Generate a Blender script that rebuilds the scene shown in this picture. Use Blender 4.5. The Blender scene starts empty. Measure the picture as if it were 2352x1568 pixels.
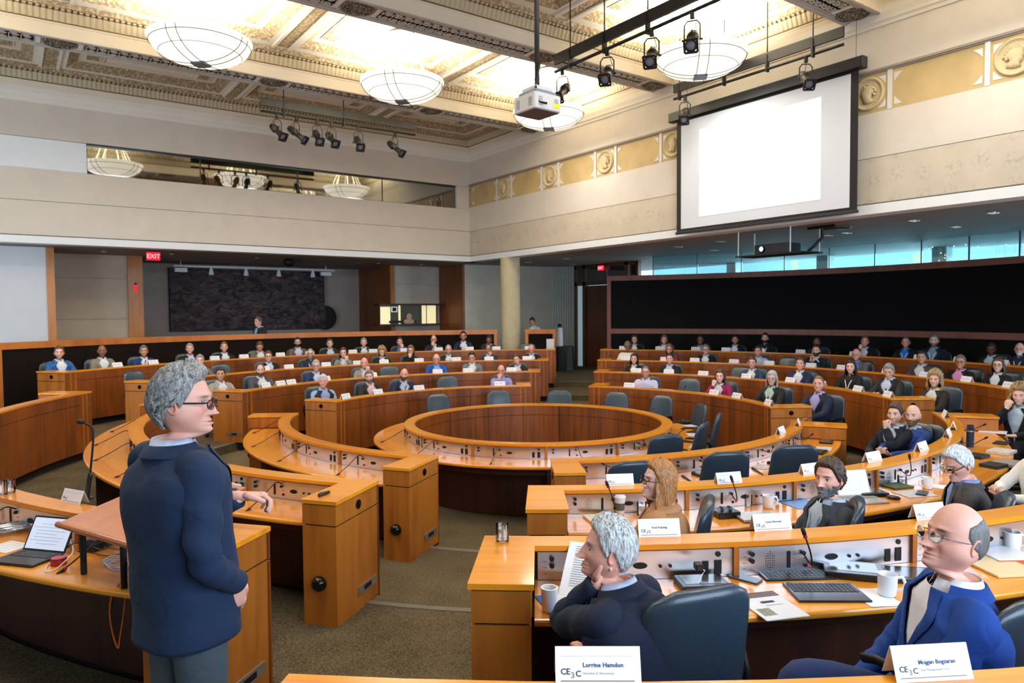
import bpy, math, random
import numpy as np
from mathutils import Vector, Matrix
PI = math.pi
R_ = math.radians
rnd = random.Random(7)
SC = bpy.context.scene
COL = SC.collection
# ------------------------------------------------------------------ camera
CAM = np.array([-6.34919, -8.21320, 2.46410])
FWD = np.array([0.58285914, 0.8115703, -0.04035928])
RGT = np.array([0.81202881, -0.58356755, -0.0076235])
UPV = np.array([0.02973937, 0.02832947, 0.99915615])
FPX = 1622.32
cd = bpy.data.cameras.new('camera'); cam = bpy.data.objects.new('camera', cd); COL.objects.link(cam)
cd.sensor_width = 36; cd.lens = 36 * FPX / 2352; cd.clip_start = .05; cd.clip_end = 200
cd.dof.use_dof = True; cd.dof.focus_distance = 3.2; cd.dof.aperture_fstop = 5.6
m = Matrix.Identity(4)
for i in range(3):
    m[i][0] = RGT[i]; m[i][1] = UPV[i]; m[i][2] = -FWD[i]; m[i][3] = CAM[i]
cam.matrix_world = m
SC.camera = cam
SC.view_settings.view_transform = 'Standard'; SC.view_settings.look = 'None'
SC.view_settings.gamma = 1; SC.view_settings.use_curve_mapping = False
SC.view_settings.exposure = 0.02
SC.cycles.max_bounces = 7; SC.cycles.diffuse_bounces = 3; SC.cycles.glossy_bounces = 3
SC.cycles.transmission_bounces = 6; SC.cycles.transparent_max_bounces = 20
SC.cycles.use_adaptive_sampling = True; SC.cycles.adaptive_threshold = .02; SC.cycles.sample_clamp_indirect = 6; SC.cycles.caustics_reflective = False; SC.cycles.caustics_refractive = False
# ------------------------------------------------------------------ daylight: soft overcast sky coming in through the windows
W = bpy.data.worlds.new('world'); SC.world = W; W.use_nodes = True
wn = W.node_tree.nodes; wn['Background'].inputs[0].default_value = (.62, .80, 1.0, 1); wn['Background'].inputs[1].default_value = .6
def area_light(name, loc, size, power, color, target=None, sy=None, spread=180):
    ld = bpy.data.lights.new(name, 'AREA'); ld.energy = power; ld.color = color; ld.size = size
    if sy: ld.shape = 'RECTANGLE'; ld.size_y = sy
    ld.spread = R_(spread)
    o = bpy.data.objects.new(name, ld); COL.objects.link(o); o.location = loc
    if target is not None:
        o.rotation_euler = (Vector(target) - Vector(loc)).to_track_quat('-Z', 'Y').to_euler()
    return o
# daylight falling through the tall windows behind and beside the camera
area_light('daylight_back', (-3.0, -11.6, 3.6), 7, 720, (.66, .82, 1.0), (-2, 2, 1.0), 3.6)
area_light('daylight_side', (8.5, -10.5, 3.4), 5, 460, (.66, .82, 1.0), (-3, 0, 1.0), 3.2)
area_light('daylight_left', (-12.0, 4.5, 2.7), 6, 380, (.72, .86, 1.0), (-5.5, 11.5, 2.0), 2.4)
# ------------------------------------------------------------------ pixel helpers (photo pixel -> point in the room)
def ray(x, y): return FWD + (x - 1176) / FPX * RGT + (784 - y) / FPX * UPV
def at_x(x, y, c): d = ray(x, y); return CAM + (c - CAM[0]) / d[0] * d
def at_y(x, y, c): d = ray(x, y); return CAM + (c - CAM[1]) / d[1] * d
def at_z(x, y, c): d = ray(x, y); return CAM + (c - CAM[2]) / d[2] * d
def at_d(x, y, t): return CAM + t * ray(x, y)
def at_r(x, y, r, far=True):
    d = ray(x, y); A = d[0]**2 + d[1]**2; B = CAM[0]*d[0] + CAM[1]*d[1]; D = CAM[0]**2 + CAM[1]**2 - r*r
    q = max(B*B - A*D, 0); t = (-B + (1 if far else -1) * math.sqrt(q)) / A
    return CAM + t * d
# ------------------------------------------------------------------ materials
MATS = {}
def nt(name):
    m = bpy.data.materials.new(name); m.use_nodes = True; t = m.node_tree
    return m, t, t.nodes['Principled BSDF']
def lin(c):  # sRGB 0-255 -> linear
    return tuple(((v/255)/12.92 if v/255 <= .04045 else ((v/255+.055)/1.055)**2.4) for v in c) + (1,)
def mat(name, col, rough=.6, metal=0, spec=.5, emit=None, es=1, coat=0, bump=0, bscale=200, var=0, vscale=8, trans=0, ior=1.45, alpha=1, sheen=0):
    if name in MATS: return MATS[name]
    m, t, b = nt(name); c = lin(col) if max(col) > 1 else tuple(col) + (1,)
    b.inputs['Base Color'].default_value = c; b.inputs['Roughness'].default_value = rough
    b.inputs['Metallic'].default_value = metal; b.inputs['Specular IOR Level'].default_value = spec
    b.inputs['Coat Weight'].default_value = coat; b.inputs['Coat Roughness'].default_value = .12
    b.inputs['Transmission Weight'].default_value = trans; b.inputs['IOR'].default_value = ior; b.inputs['Alpha'].default_value = alpha
    b.inputs['Sheen Weight'].default_value = sheen
    if emit: b.inputs['Emission Color'].default_value = lin(emit); b.inputs['Emission Strength'].default_value = es
    if bump or var:
        tc = t.nodes.new('ShaderNodeTexCoord')
        if bump:
            n = t.nodes.new('ShaderNodeTexNoise'); n.inputs['Scale'].default_value = bscale; n.inputs['Detail'].default_value = 3
            bp = t.nodes.new('ShaderNodeBump'); bp.inputs['Strength'].default_value = bump; bp.inputs['Distance'].default_value = .01
            t.links.new(tc.outputs['Object'], n.inputs['Vector']); t.links.new(n.outputs['Fac'], bp.inputs['Height']); t.links.new(bp.outputs['Normal'], b.inputs['Normal'])
        if var:
            n = t.nodes.new('ShaderNodeTexNoise'); n.inputs['Scale'].default_value = vscale; n.inputs['Detail'].default_value = 4
            r = t.nodes.new('ShaderNodeMapRange'); r.inputs['From Min'].default_value = .3; r.inputs['From Max'].default_value = .7
            r.inputs['To Min'].default_value = 1-var; r.inputs['To Max'].default_value = 1+var
            mx = t.nodes.new('ShaderNodeVectorMath'); mx.operation = 'SCALE'; mx.inputs[0].default_value = c[:3]
            t.links.new(tc.outputs['Object'], n.inputs['Vector']); t.links.new(n.outputs['Fac'], r.inputs['Value']); t.links.new(r.outputs[0], mx.inputs['Scale']); t.links.new(mx.outputs[0], b.inputs['Base Color'])
    MATS[name] = m; return m
def wood(name, c1, c2, rough=.35, mode='v', coat=.3, scale=9, spec=.5):
    """veneer: grain upright on panels ('v') or running round the ring ('r') or along x ('x')"""
    m, t, b = nt(name); L = t.links
    g = t.nodes.new('ShaderNodeNewGeometry')
    src = g.outputs['Position']
    if mode in 'rv':   # polar coordinates about the centre of the round tables
        sx = t.nodes.new('ShaderNodeSeparateXYZ'); L.new(src, sx.inputs[0])
        at = t.nodes.new('ShaderNodeMath'); at.operation = 'ARCTAN2'; L.new(sx.outputs[1], at.inputs[0]); L.new(sx.outputs[0], at.inputs[1])
        ln = t.nodes.new('ShaderNodeVectorMath'); ln.operation = 'LENGTH'
        cb0 = t.nodes.new('ShaderNodeCombineXYZ'); L.new(sx.outputs[0], cb0.inputs[0]); L.new(sx.outputs[1], cb0.inputs[1]); L.new(cb0.outputs[0], ln.inputs[0])
        cb = t.nodes.new('ShaderNodeCombineXYZ'); L.new(at.outputs[0], cb.inputs[0]); L.new(ln.outputs['Value'], cb.inputs[1]); L.new(sx.outputs[2], cb.inputs[2])
        src = cb.outputs[0]
    mp = t.nodes.new('ShaderNodeMapping'); L.new(src, mp.inputs[0])
    mp.inputs['Scale'].default_value = {'v': (5, 1.0, .12), 'r': (.35, 1.6, 1), 'x': (1, 1, .1), 'p': (1, 1, .12)}[mode]
    n = t.nodes.new('ShaderNodeTexNoise'); n.inputs['Scale'].default_value = scale; n.inputs['Detail'].default_value = 6; n.inputs['Roughness'].default_value = .65
    L.new(mp.outputs[0], n.inputs['Vector'])
    n2 = t.nodes.new('ShaderNodeTexNoise'); n2.inputs['Scale'].default_value = 1.3; n2.inputs['Detail'].default_value = 2; L.new(mp.outputs[0], n2.inputs['Vector'])
    ad = t.nodes.new('ShaderNodeMath'); ad.operation = 'ADD'; L.new(n.outputs['Fac'], ad.inputs[0])
    m2 = t.nodes.new('ShaderNodeMath'); m2.operation = 'MULTIPLY'; m2.inputs[1].default_value = .8; L.new(n2.outputs['Fac'], m2.inputs[0]); L.new(m2.outputs[0], ad.inputs[1])
    r = t.nodes.new('ShaderNodeValToRGB'); r.color_ramp.elements[0].position = .62; r.color_ramp.elements[1].position = 1.15 if 0 else 1.0
    r.color_ramp.elements[0].color = lin(c1); r.color_ramp.elements[1].color = lin(c2); L.new(ad.outputs[0], r.inputs['Fac'])
    L.new(r.outputs[0], b.inputs['Base Color']); b.inputs['Roughness'].default_value = rough
    b.inputs['Coat Weight'].default_value = coat; b.inputs['Coat Roughness'].default_value = .1; b.inputs['Specular IOR Level'].default_value = spec
    MATS[name] = m; return m
def emitter(name, col, s):
    m = bpy.data.materials.new(name); m.use_nodes = True; t = m.node_tree; t.nodes.clear()
    e = t.nodes.new('ShaderNodeEmission'); e.inputs[0].default_value = lin(col); e.inputs[1].default_value = s
    o = t.nodes.new('ShaderNodeOutputMaterial'); t.links.new(e.outputs[0], o.inputs[0]); MATS[name] = m; return m
def glassy(name, col, a=.25, rough=.03, gl=1.0):
    """thin pane: see-through with a clear reflection"""
    m = bpy.data.materials.new(name); m.use_nodes = True; t = m.node_tree; t.nodes.clear(); L = t.links
    tr = t.nodes.new('ShaderNodeBsdfTransparent'); tr.inputs[0].default_value = lin(col)
    g = t.nodes.new('ShaderNodeBsdfGlossy'); g.inputs['Roughness'].default_value = rough; g.inputs[0].default_value = (gl, gl, gl, 1)
    mx = t.nodes.new('ShaderNodeMixShader'); fr = t.nodes.new('ShaderNodeFresnel'); fr.inputs[0].default_value = 1.5
    ad = t.nodes.new('ShaderNodeMath'); ad.operation = 'ADD'; ad.inputs[1].default_value = a; ad.use_clamp = True
    L.new(fr.outputs[0], ad.inputs[0]); L.new(ad.outputs[0], mx.inputs[0]); L.new(tr.outputs[0], mx.inputs[1]); L.new(g.outputs[0], mx.inputs[2])
    o = t.nodes.new('ShaderNodeOutputMaterial'); L.new(mx.outputs[0], o.inputs[0]); MATS[name] = m; return m
WT = wood('wood_top', (212, 120, 14), (242, 158, 34), .30, 'r', .55)
WP = wood('wood_panel', (84, 38, 7), (136, 70, 18), .42, 'v', .15)
WE = wood('wood_end', (138, 72, 18), (180, 108, 34), .42, 'v', .15)
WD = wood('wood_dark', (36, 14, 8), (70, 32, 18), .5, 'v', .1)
WW = wood('wood_wall', (92, 46, 16), (134, 72, 28), .5, 'p', .1)
WO = wood('wood_post', (150, 88, 34), (186, 118, 52), .5, 'p', .1)
WB = wood('wood_board', (104, 62, 54), (136, 86, 74), .5, 'v', .1)
WL = wood('wood_lectern', (160, 84, 44), (188, 108, 62), .38, 'x', .35)
BLK = mat('black', (9, 9, 11), .55); BLKG = mat('black_gloss', (10, 10, 12), .2)
STEEL = mat('steel', (226, 228, 236), .34, 1.0, var=.05, vscale=3)
_t = STEEL.node_tree; _tg = _t.nodes.new('ShaderNodeTangent'); _tg.direction_type = 'RADIAL'; _tg.axis = 'Z'
_p = _t.nodes['Principled BSDF']; _p.inputs['Anisotropic'].default_value = .9; _t.links.new(_tg.outputs[0], _p.inputs['Tangent'])
ALU = mat('aluminium', (190, 186, 180), .35, .9)
WHT = mat('white', (238, 238, 240), .5); PAPER = mat('paper', (240, 240, 244), .6)
LEATH = mat('leather_blue', (40, 56, 70), .34, spec=.6, bump=.12, bscale=160, coat=.15)
# ------------------------------------------------------------------ mesh building
class MB:
    def __init__(s): s.v = []; s.f = []; s.mi = []; s.cur = 0
    def add(s, vs, fs):
        o = len(s.v); s.v.extend(tuple(map(float, p)) for p in vs); s.f.extend(tuple(i+o for i in f) for f in fs); s.mi.extend([s.cur]*len(fs)); return s
    def box(s, c, d, rz=0, rot=None):
        x, y, z = [k/2 for k in d]
        P = [Vector(q) for q in ((-x,-y,-z),(x,-y,-z),(x,y,-z),(-x,y,-z),(-x,-y,z),(x,-y,z),(x,y,z),(-x,y,z))]
        M = rot if rot is not None else Matrix.Rotation(rz, 3, 'Z')
        P = [M @ q + Vector(c) for q in P]
        return s.add(P, [(0,3,2,1),(4,5,6,7),(0,1,5,4),(1,2,6,5),(2,3,7,6),(3,0,4,7)])
    def b2(s, a, b):  # box from two corners
        return s.box([(a[i]+b[i])/2 for i in range(3)], [abs(b[i]-a[i]) for i in range(3)])
    def rbox(s, c, d, r, rz=0, n=4, rot=None):
        """box with rounded upright corners and a small top and bottom bevel"""
        x, y, z = [k/2 for k in d]; e = min(r*.35, z*.5); M = rot if rot is not None else Matrix.Rotation(rz, 3, 'Z'); rings = []
        for zz, ins in ((-z, e), (-z+e, 0), (z-e, 0), (z, e)):
            ring = []
            for k, (sx, sy) in enumerate(((1,1),(-1,1),(-1,-1),(1,-1))):
                for j in range(n+1):
                    a = PI/2*k + PI/2*j/n
                    ring.append(M @ Vector((sx*(x-r) + (r-ins)*math.cos(a), sy*(y-r) + (r-ins)*math.sin(a), zz)) + Vector(c))
            rings.append(ring)
        return s.loft(rings, True)
    def loft(s, rings, cap=True, closed=True):
        o = len(s.v); n = len(rings[0])
        for r in rings: s.v.extend(tuple(map(float, p)) for p in r)
        fs = []
        for i in range(len(rings)-1):
            for j in range(n if closed else n-1):
                k = (j+1) % n; fs.append((o+i*n+j, o+i*n+k, o+(i+1)*n+k, o+(i+1)*n+j))
        if cap and closed:
            fs.append(tuple(o+j for j in range(n))[::-1]); fs.append(tuple(o+(len(rings)-1)*n+j for j in range(n)))
        s.f.extend(fs); s.mi.extend([s.cur]*len(fs)); return s
    def tube(s, pts, r, n=8, cap=True):
        P = [Vector(p) for p in pts]; rings = []; up = Vector((0, 0, 1))
        T0 = (P[1]-P[0]).normalized(); a = T0.cross(up) if abs(T0.z) < .95 else T0.cross(Vector((0, 1, 0))); a.normalize()
        for i, p in enumerate(P):
            T = (P[min(i+1, len(P)-1)] - P[max(i-1, 0)]).normalized()
            a = (a - T*a.dot(T)).normalized(); b = T.cross(a)
            rr = r[i] if isinstance(r, (list, tuple)) else r
            if not isinstance(rr, (list, tuple)): rr = (rr, rr)
            rings.append([p + a*math.cos(2*PI*k/n)*rr[0] + b*math.sin(2*PI*k/n)*rr[1] for k in range(n)])
        return s.loft(rings, cap)
    def cyl(s, c, r, h, n=24, r2=None):
        r2 = r if r2 is None else r2; c = Vector(c)
        return s.loft([[c + Vector((rr*math.cos(2*PI*k/n), rr*math.sin(2*PI*k/n), z)) for k in range(n)] for rr, z in ((r, 0), (r2, h))])
    def lathe(s, c, prof, n=24, M=None, cap=False):
        c = Vector(c); rings = []
        for r, z in prof:
            q = [Vector((r*math.cos(2*PI*k/n), r*math.sin(2*PI*k/n), z)) for k in range(n)]
            rings.append([(M @ p if M else p) + c for p in q])
        return s.loft(rings, cap)
    def arc(s, r0, r1, z0, z1, a0, a1, n=None, bev=0):
        """slab between two radii and two angles (degrees)"""
        n = n or max(2, int(abs(a1-a0)/2.0)+1); rings = []
        for i in range(n+1):
            a = R_(a0+(a1-a0)*i/n); c, q = math.cos(a), math.sin(a)
            if bev:
                pr = [(r0, z0), (r1-bev, z0), (r1-bev*.3, z0+bev*.3), (r1, z0+bev), (r1, z1-bev), (r1-bev*.3, z1-bev*.3), (r1-bev, z1), (r0, z1)]
            else: pr = [(r0, z0), (r1, z0), (r1, z1), (r0, z1)]
            rings.append([(r*c, r*q, z) for r, z in pr])
        return s.loft(rings, True)
    def ell(s, c, d, n=16, m=10, M=None):
        c = Vector(c); rings = []
        for i in range(m+1):
            t = -PI/2 + PI*i/m; t = max(min(t, PI/2-.02), -PI/2+.02)
            q = [Vector((d[0]*math.cos(t)*math.cos(2*PI*k/n), d[1]*math.cos(t)*math.sin(2*PI*k/n), d[2]*math.sin(t))) for k in range(n)]
            rings.append([(M @ p if M else p) + c for p in q])
        return s.loft(rings)
    def mesh(s, name, mats, smooth=False, off=None):
        me = bpy.data.meshes.new(name); v = s.v
        if off is not None: v = [(p[0]-off[0], p[1]-off[1], p[2]-off[2]) for p in v]
        me.from_pydata(v, [], s.f)
        for m in (mats if isinstance(mats, (list, tuple)) else [mats]): me.materials.append(m)
        if s.mi and max(s.mi): me.polygons.foreach_set('material_index', s.mi)
        if smooth: me.shade_smooth()
        me.update(); return me
    def build(s, name, mats, parent=None, smooth=False, world=True, ang=None):
        off = parent.location if (parent is not None and world and parent.type == 'EMPTY') else (Vector(parent.parent.location) if (parent is not None and world and parent.parent) else None)
        me = s.mesh(name, mats, smooth, off)
        if smooth and ang:
            me.set_sharp_from_angle(angle=R_(ang))
        o = bpy.data.objects.new(name, me); COL.objects.link(o)
        if parent is not None: o.parent = parent
        return o
def tag(o, label=None, cat=None, group=None, kind=None):
    if label: o['label'] = label
    if cat: o['category'] = cat
    if group: o['group'] = group
    if kind: o['kind'] = kind
    return o
def thing(name, label, cat, loc=(0,0,0), rz=0, group=None):
    o = bpy.data.objects.new(name, None); COL.objects.link(o); o.location = loc; o.rotation_euler = (0, 0, rz)
    o.empty_display_size = .1
    return tag(o, label, cat, group)
def dup(src, loc, rz=0, label=None, group=None, skip=()):
    def cp(o, par):
        c = o.copy(); COL.objects.link(c)
        if par is not None: c.parent = par
        for ch in o.children:
            if ch.name.split('.')[0] not in skip: cp(ch, c)
        return c
    r = cp(src, None); r.location = loc
    r.rotation_euler = (0, 0, rz) if not isinstance(rz, (tuple, list)) else rz
    if label: r['label'] = label
    if group: r['group'] = group
    return r
def structure(mb, name, mats, smooth=False, parent=None, ang=None):
    o = mb.build(name, mats, parent, smooth, ang=ang)
    if parent is None: o['kind'] = 'structure'
    return o
def text(body, size, mtl, name, parent, M, depth=.0006, align='LEFT', bold=False):
    cu = bpy.data.curves.new(name, 'FONT'); cu.body = body; cu.size = size; cu.align_x = align; cu.extrude = depth
    if bold: cu.offset = size*.018
    cu.resolution_u = 2
    o = bpy.data.objects.new(name, cu); cu.materials.append(mtl)
    me = bpy.data.meshes.new_from_object(o); bpy.data.objects.remove(o)
    o = bpy.data.objects.new(name, me); COL.objects.link(o)
    if parent is not None: o.parent = parent
    o.matrix_local = M; return o
# ------------------------------------------------------------------ the room
XW, YW = 5.5, 10.5           # upper walls: right wall plane x = XW, left wall plane y = YW
ZF0, ZF1, ZJ, ZP0, ZP1, ZC0 = 4.07, 4.25, 5.0, 5.75, 6.42, 7.14
def plaster(name, c, v=.05, sc=3, spot=0, rough=.75):
    m, t, b = nt(name); L = t.links; c = lin(c)
    g = t.nodes.new('ShaderNodeNewGeometry')
    n = t.nodes.new('ShaderNodeTexNoise'); n.inputs['Scale'].default_value = sc; n.inputs['Detail'].default_value = 5; L.new(g.outputs['Position'], n.inputs['Vector'])
    r = t.nodes.new('ShaderNodeMapRange'); r.inputs['From Min'].default_value = .3; r.inputs['From Max'].default_value = .7; r.inputs['To Min'].default_value = 1-v; r.inputs['To Max'].default_value = 1+v
    L.new(n.outputs['Fac'], r.inputs['Value']); last = r.outputs[0]
    if spot:   # faint repeated stencil sprigs
        vo = t.nodes.new('ShaderNodeTexVoronoi'); vo.inputs['Scale'].default_value = 2.4; vo.inputs['Randomness'].default_value = .25; L.new(g.outputs['Position'], vo.inputs['Vector'])
        n2 = t.nodes.new('ShaderNodeTexNoise'); n2.inputs['Scale'].default_value = 16; n2.inputs['Detail'].default_value = 3; L.new(g.outputs['Position'], n2.inputs['Vector'])
        s1 = t.nodes.new('ShaderNodeMapRange'); s1.inputs['From Min'].default_value = .16; s1.inputs['From Max'].default_value = .42; s1.inputs['To Min'].default_value = 1; s1.inputs['To Max'].default_value = 0; L.new(vo.outputs['Distance'], s1.inputs['Value'])
        s2 = t.nodes.new('ShaderNodeMapRange'); s2.inputs['From Min'].default_value = .48; s2.inputs['From Max'].default_value = .62; L.new(n2.outputs['Fac'], s2.inputs['Value'])
        mu = t.nodes.new('ShaderNodeMath'); mu.operation = 'MULTIPLY'; L.new(s1.outputs[0], mu.inputs[0]); L.new(s2.outputs[0], mu.inputs[1])
        m3 = t.nodes.new('ShaderNodeMath'); m3.operation = 'MULTIPLY'; m3.inputs[1].default_value = -spot; L.new(mu.outputs[0], m3.inputs[0])
        ad = t.nodes.new('ShaderNodeMath'); ad.operation = 'ADD'; L.new(last, ad.inputs[0]); L.new(m3.outputs[0], ad.inputs[1]); last = ad.outputs[0]
    mx = t.nodes.new('ShaderNodeVectorMath'); mx.operation = 'SCALE'; mx.inputs[0].default_value = c[:3]; L.new(last, mx.inputs['Scale']); L.new(mx.outputs[0], b.inputs['Base Color'])
    b.inputs['Roughness'].default_value = rough; MATS[name] = m; return m
PCREAM = plaster('plaster_cream', (216, 206, 192), .035)
PSPOT = plaster('plaster_stencilled', (204, 192, 172), .05, 3, .22)
PGOLD = plaster('plaster_gold', (192, 166, 116), .14, 2.2)
PLEAF = plaster('plaster_relief', (204, 184, 142), .08, 9)
PWHITE = plaster('plaster_white', (240, 242, 242), .02)
PDIM = plaster('plaster_beige', (196, 180, 158), .05)
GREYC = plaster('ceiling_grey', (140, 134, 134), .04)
# carpet
def carpet():
    m, t, b = nt('carpet'); L = t.links
    g = t.nodes.new('ShaderNodeNewGeometry'); n = t.nodes.new('ShaderNodeTexNoise'); n.inputs['Scale'].default_value = 90; n.inputs['Detail'].default_value = 3
    n2 = t.nodes.new('ShaderNodeTexNoise'); n2.inputs['Scale'].default_value = 2.5; n2.inputs['Detail'].default_value = 3
    L.new(g.outputs['Position'], n.inputs['Vector']); L.new(g.outputs['Position'], n2.inputs['Vector'])
    a = t.nodes.new('ShaderNodeMath'); a.operation = 'MULTIPLY_ADD'; a.inputs[1].default_value = .35; L.new(n2.outputs['Fac'], a.inputs[0]); L.new(n.outputs['Fac'], a.inputs[2])
    r = t.nodes.new('ShaderNodeValToRGB'); r.color_ramp.elements[0].position = .45; r.color_ramp.elements[1].position = .9
    r.color_ramp.elements[0].color = lin((54, 46, 32)); r.color_ramp.elements[1].color = lin((112, 100, 78)); L.new(a.outputs[0], r.inputs['Fac'])
    L.new(r.outputs[0], b.inputs['Base Color']); b.inputs['Roughness'].default_value = .95; b.inputs['Specular IOR Level'].default_value = .1
    bp = t.nodes.new('ShaderNodeBump'); bp.inputs['Strength'].default_value = .5; bp.inputs['Distance'].default_value = .01; L.new(n.outputs['Fac'], bp.inputs['Height']); L.new(bp.outputs[0], b.inputs['Normal']); MATS['carpet'] = m; return m
CARP = carpet()
# ring tables: inner radius and top height of the raised ledge of every ring
RR = [1.800, 3.489, 5.156, 6.808, 8.542]
RH = [.882, 1.036, 1.178, 1.322, 1.484]
RZ = [h - .882 for h in RH]            # floor of every tier
mb = MB()
rad = [0] + [r + .17 for r in RR[1:]] + [16.0]
for k in range(5):
    rings = []
    n = 120
    for r_, z in ((rad[k], RZ[k]), (rad[k+1], RZ[k])): rings.append([(r_*math.cos(2*PI*j/n), r_*math.sin(2*PI*j/n), z) for j in range(n)])
    if k < 4: rings.append([(rad[k+1]*math.cos(2*PI*j/n), rad[k+1]*math.sin(2*PI*j/n), RZ[k+1]) for j in range(n)])
    mb.loft(rings, False)
structure(mb, 'floor', CARP)
NOSE = mat('step_nosing', (96, 88, 76), .6)
for k in range(1, 5):
    mb = MB(); r0 = rad[k]
    for ax in (45, 135, -45, -135):
        h = math.degrees(.95/r0); mb.arc(r0-.012, r0+.05, RZ[k]-.012, RZ[k]+.006, ax-h, ax+h, 12, .006)
    structure(mb, 'trim_%d' % k, NOSE)
# dark risers under the ring tables
# --- upper right wall
def wall_band(axis, p, a, b, z0, z1, t=.4, gap=.006):
    m_ = MB()
    if axis == 'x': m_.b2((p, a, z0+gap), (p+t, b, z1-gap))
    else: m_.b2((a, p, z0+gap), (b, p+t, z1-gap))
    return m_
YR0 = -13.0; XL0 = -13.0
mb = wall_band('x', XW, YR0, YW+.4, ZJ, ZP0)
mb.b2((XW, YR0, ZP1+.02), (XW+.4, YW+.4, ZC0+.9)); mb.b2((XW+.03, YR0, ZF1), (XW+.42, YW+.4, ZC0+.9))
mb.v = mb.v; structure(mb, 'wall_right', [PCREAM])
structure(wall_band('x', XW, YR0, YW+.4, ZF1, ZJ), 'wall_right_lower_band', PSPOT)
# frieze of plain panels and medallion squares
WCR = mat('frieze_rib', (226, 222, 212), .6)
mb = MB(); mb.b2((XW+.02, YR0, ZP0), (XW+.05, YW, ZP1)); structure(mb, 'wall_right_frieze', PGOLD)
mb = MB(); mb.b2((XW-.03, YR0, ZP1-.012), (XW+.05, YW, ZP1+.025)); mb.b2((XW-.008, YR0, ZP1-.035), (XW+.05, YW, ZP1-.012)); structure(mb, 'trim_10', mat('frieze_line', (150, 138, 126), .6))
per = 2.125; y0 = 9.0
MEDW = .71
ribs = MB(); cor = MB(); meds = []
for i in range(0, 7):
    ym = y0 - per*i      # medallion square spans ym .. ym-MEDW
    for y in (ym, ym-MEDW): ribs.b2((XW-.004, y-.035, ZP0), (XW+.04, y+.035, ZP1-.03))
    def corners(ya, yb):
        for sy, yy in ((-1, ya-.07), (1, yb+.07)):
            for sz, zz in ((1, ZP0+.06), (-1, ZP1-.1)):
                s_ = .13
                P = [(XW+.012, yy, zz), (XW+.012, yy+sy*s_, zz), (XW+.012, yy+sy*s_*.45, zz+sz*s_*.45), (XW+.012, yy, zz+sz*s_)]
                Q = [(XW+.03, a, b) for _, a, b in P]
                cor.loft([P, Q])
    corners(ym, ym-MEDW); corners(ym-MEDW, ym-per); meds.append(ym-MEDW/2)
corners(10.4, 9.0)
structure(ribs, 'trim_11', WCR); structure(cor, 'trim_12', WCR)
zc = (ZP0+ZP1)/2 - .01
for i, y in enumerate(meds):
    t = thing('relief_medallion', ['round plaster portrait medallion nearest the room corner', 'second portrait medallion out from the room corner', 'portrait medallion midway between corner and projection screen', 'portrait medallion partly hidden by the left edge of the screen', 'portrait medallion behind the projection screen', 'portrait medallion just right of the projection screen', 'large portrait medallion cut by the right picture edge'][i], 'medallion', (XW+.02, y, zc), 0, 'portrait medallions in the frieze')
    Mx = Matrix.Rotation(-PI/2, 3, 'Y')
    d = MB().lathe((XW+.02, y, zc), [(.005, .012), (.2, .012), (.225, .016), (.235, .045), (.262, .045), (.272, .0)], 40, Mx)
    d.build('disc', PLEAF, t, True)
    sgn = 1 if i in (0, 3, 6) else -1
    # head in profile: cranium, face, neck, hair curls as low relief
    prof = [(-.02, -.17), (.07, -.16), (.06, -.1), (.09, -.09), (.1, -.06), (.095, -.045), (.105, -.03), (.1, -.015), (.125, .0), (.1, .035), (.105, .06), (.09, .1), (.04, .14), (-.03, .145), (-.09, .11), (-.12, .05), (-.1, -.01), (-.07, -.05), (-.075, -.1), (-.12, -.14)]
    rings = []
    for h, s_ in ((.012, 1.0), (.045, .95), (.065, .72), (.07, .3)):
        rings.append([(XW+.02-h, y - sgn*(px_*s_), zc + pz_*s_) for px_, pz_ in prof])
    MB().loft(rings).build('head', PLEAF, t, True)
    hm = MB(); rr = random.Random(i)
    for k in range(22):
        a = rr.uniform(.35*PI, 1.15*PI); r_ = rr.uniform(.07, .13)
        hm.ell((XW-.02, y - sgn*(r_*math.cos(a)-.01), zc+.01+r_*math.sin(a)), (.032, .024, .02), 8, 5)
    hm.build('hair', PLEAF, t, True)
# --- upper left wall with the strip of control-room windows
WXS = [-4.72, -2.30, .14, 2.60, 5.03]; WZ0, WZ1 = 5.69, 6.37
mb = MB()
for z0, z1 in ((ZF1, ZJ), (ZJ, WZ0), (WZ1, ZC0+.9)):
    mb.b2((XL0, YW, z0+.006), (XW+.4, YW+.4, z1-.006))
mb.b2((5.03, YW, WZ0), (XW, YW+.4, WZ1))
mb.b2((XL0, YW+.05, ZF1), (XW+.4, YW+.4, WZ0-.1)); mb.b2((XL0, YW+.05, WZ1+.1), (XW+.4, YW+.4, ZC0+.9))
structure(mb, 'wall_left', PCREAM)
mb = MB(); mb.b2((XL0, YW+.06, WZ0), (WXS[0], YW+.4, WZ1)); structure(mb, 'wall_left_recess', PWHITE)
GLR = glassy('glass_reflecting', (150, 158, 130), .32)
for i in range(4):
    mb = MB(); mb.b2((WXS[i]+.008, YW+.10, WZ0), (WXS[i+1]-.008, YW+.112, WZ1)); structure(mb, 'window_%d' % (i+1), GLR)
mb = MB()
for x in WXS: mb.b2((x-.012, YW+.085, WZ0), (x+.012, YW+.14, WZ1))
mb.b2((WXS[0], YW+.02, WZ1-.03), (WXS[4], YW+.14, WZ1+.0)); mb.b2((WXS[0], YW+.06, WZ0-.005), (WXS[4], YW+.14, WZ0+.012))
structure(mb, 'trim_13', mat('window_bar', (40, 46, 44), .4))
mb = MB(); mb.b2((WXS[0], YW+.4, WZ0-.3), (WXS[4]+.3, YW+3.2, WZ0-.25)); mb.b2((WXS[0], YW+3.2, WZ0-.3), (WXS[4]+.3, YW+3.25, WZ1+.5)); mb.b2((WXS[0]-.05, YW+.4, WZ1+.3), (WXS[4]+.3, YW+3.2, WZ1+.35))
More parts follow.
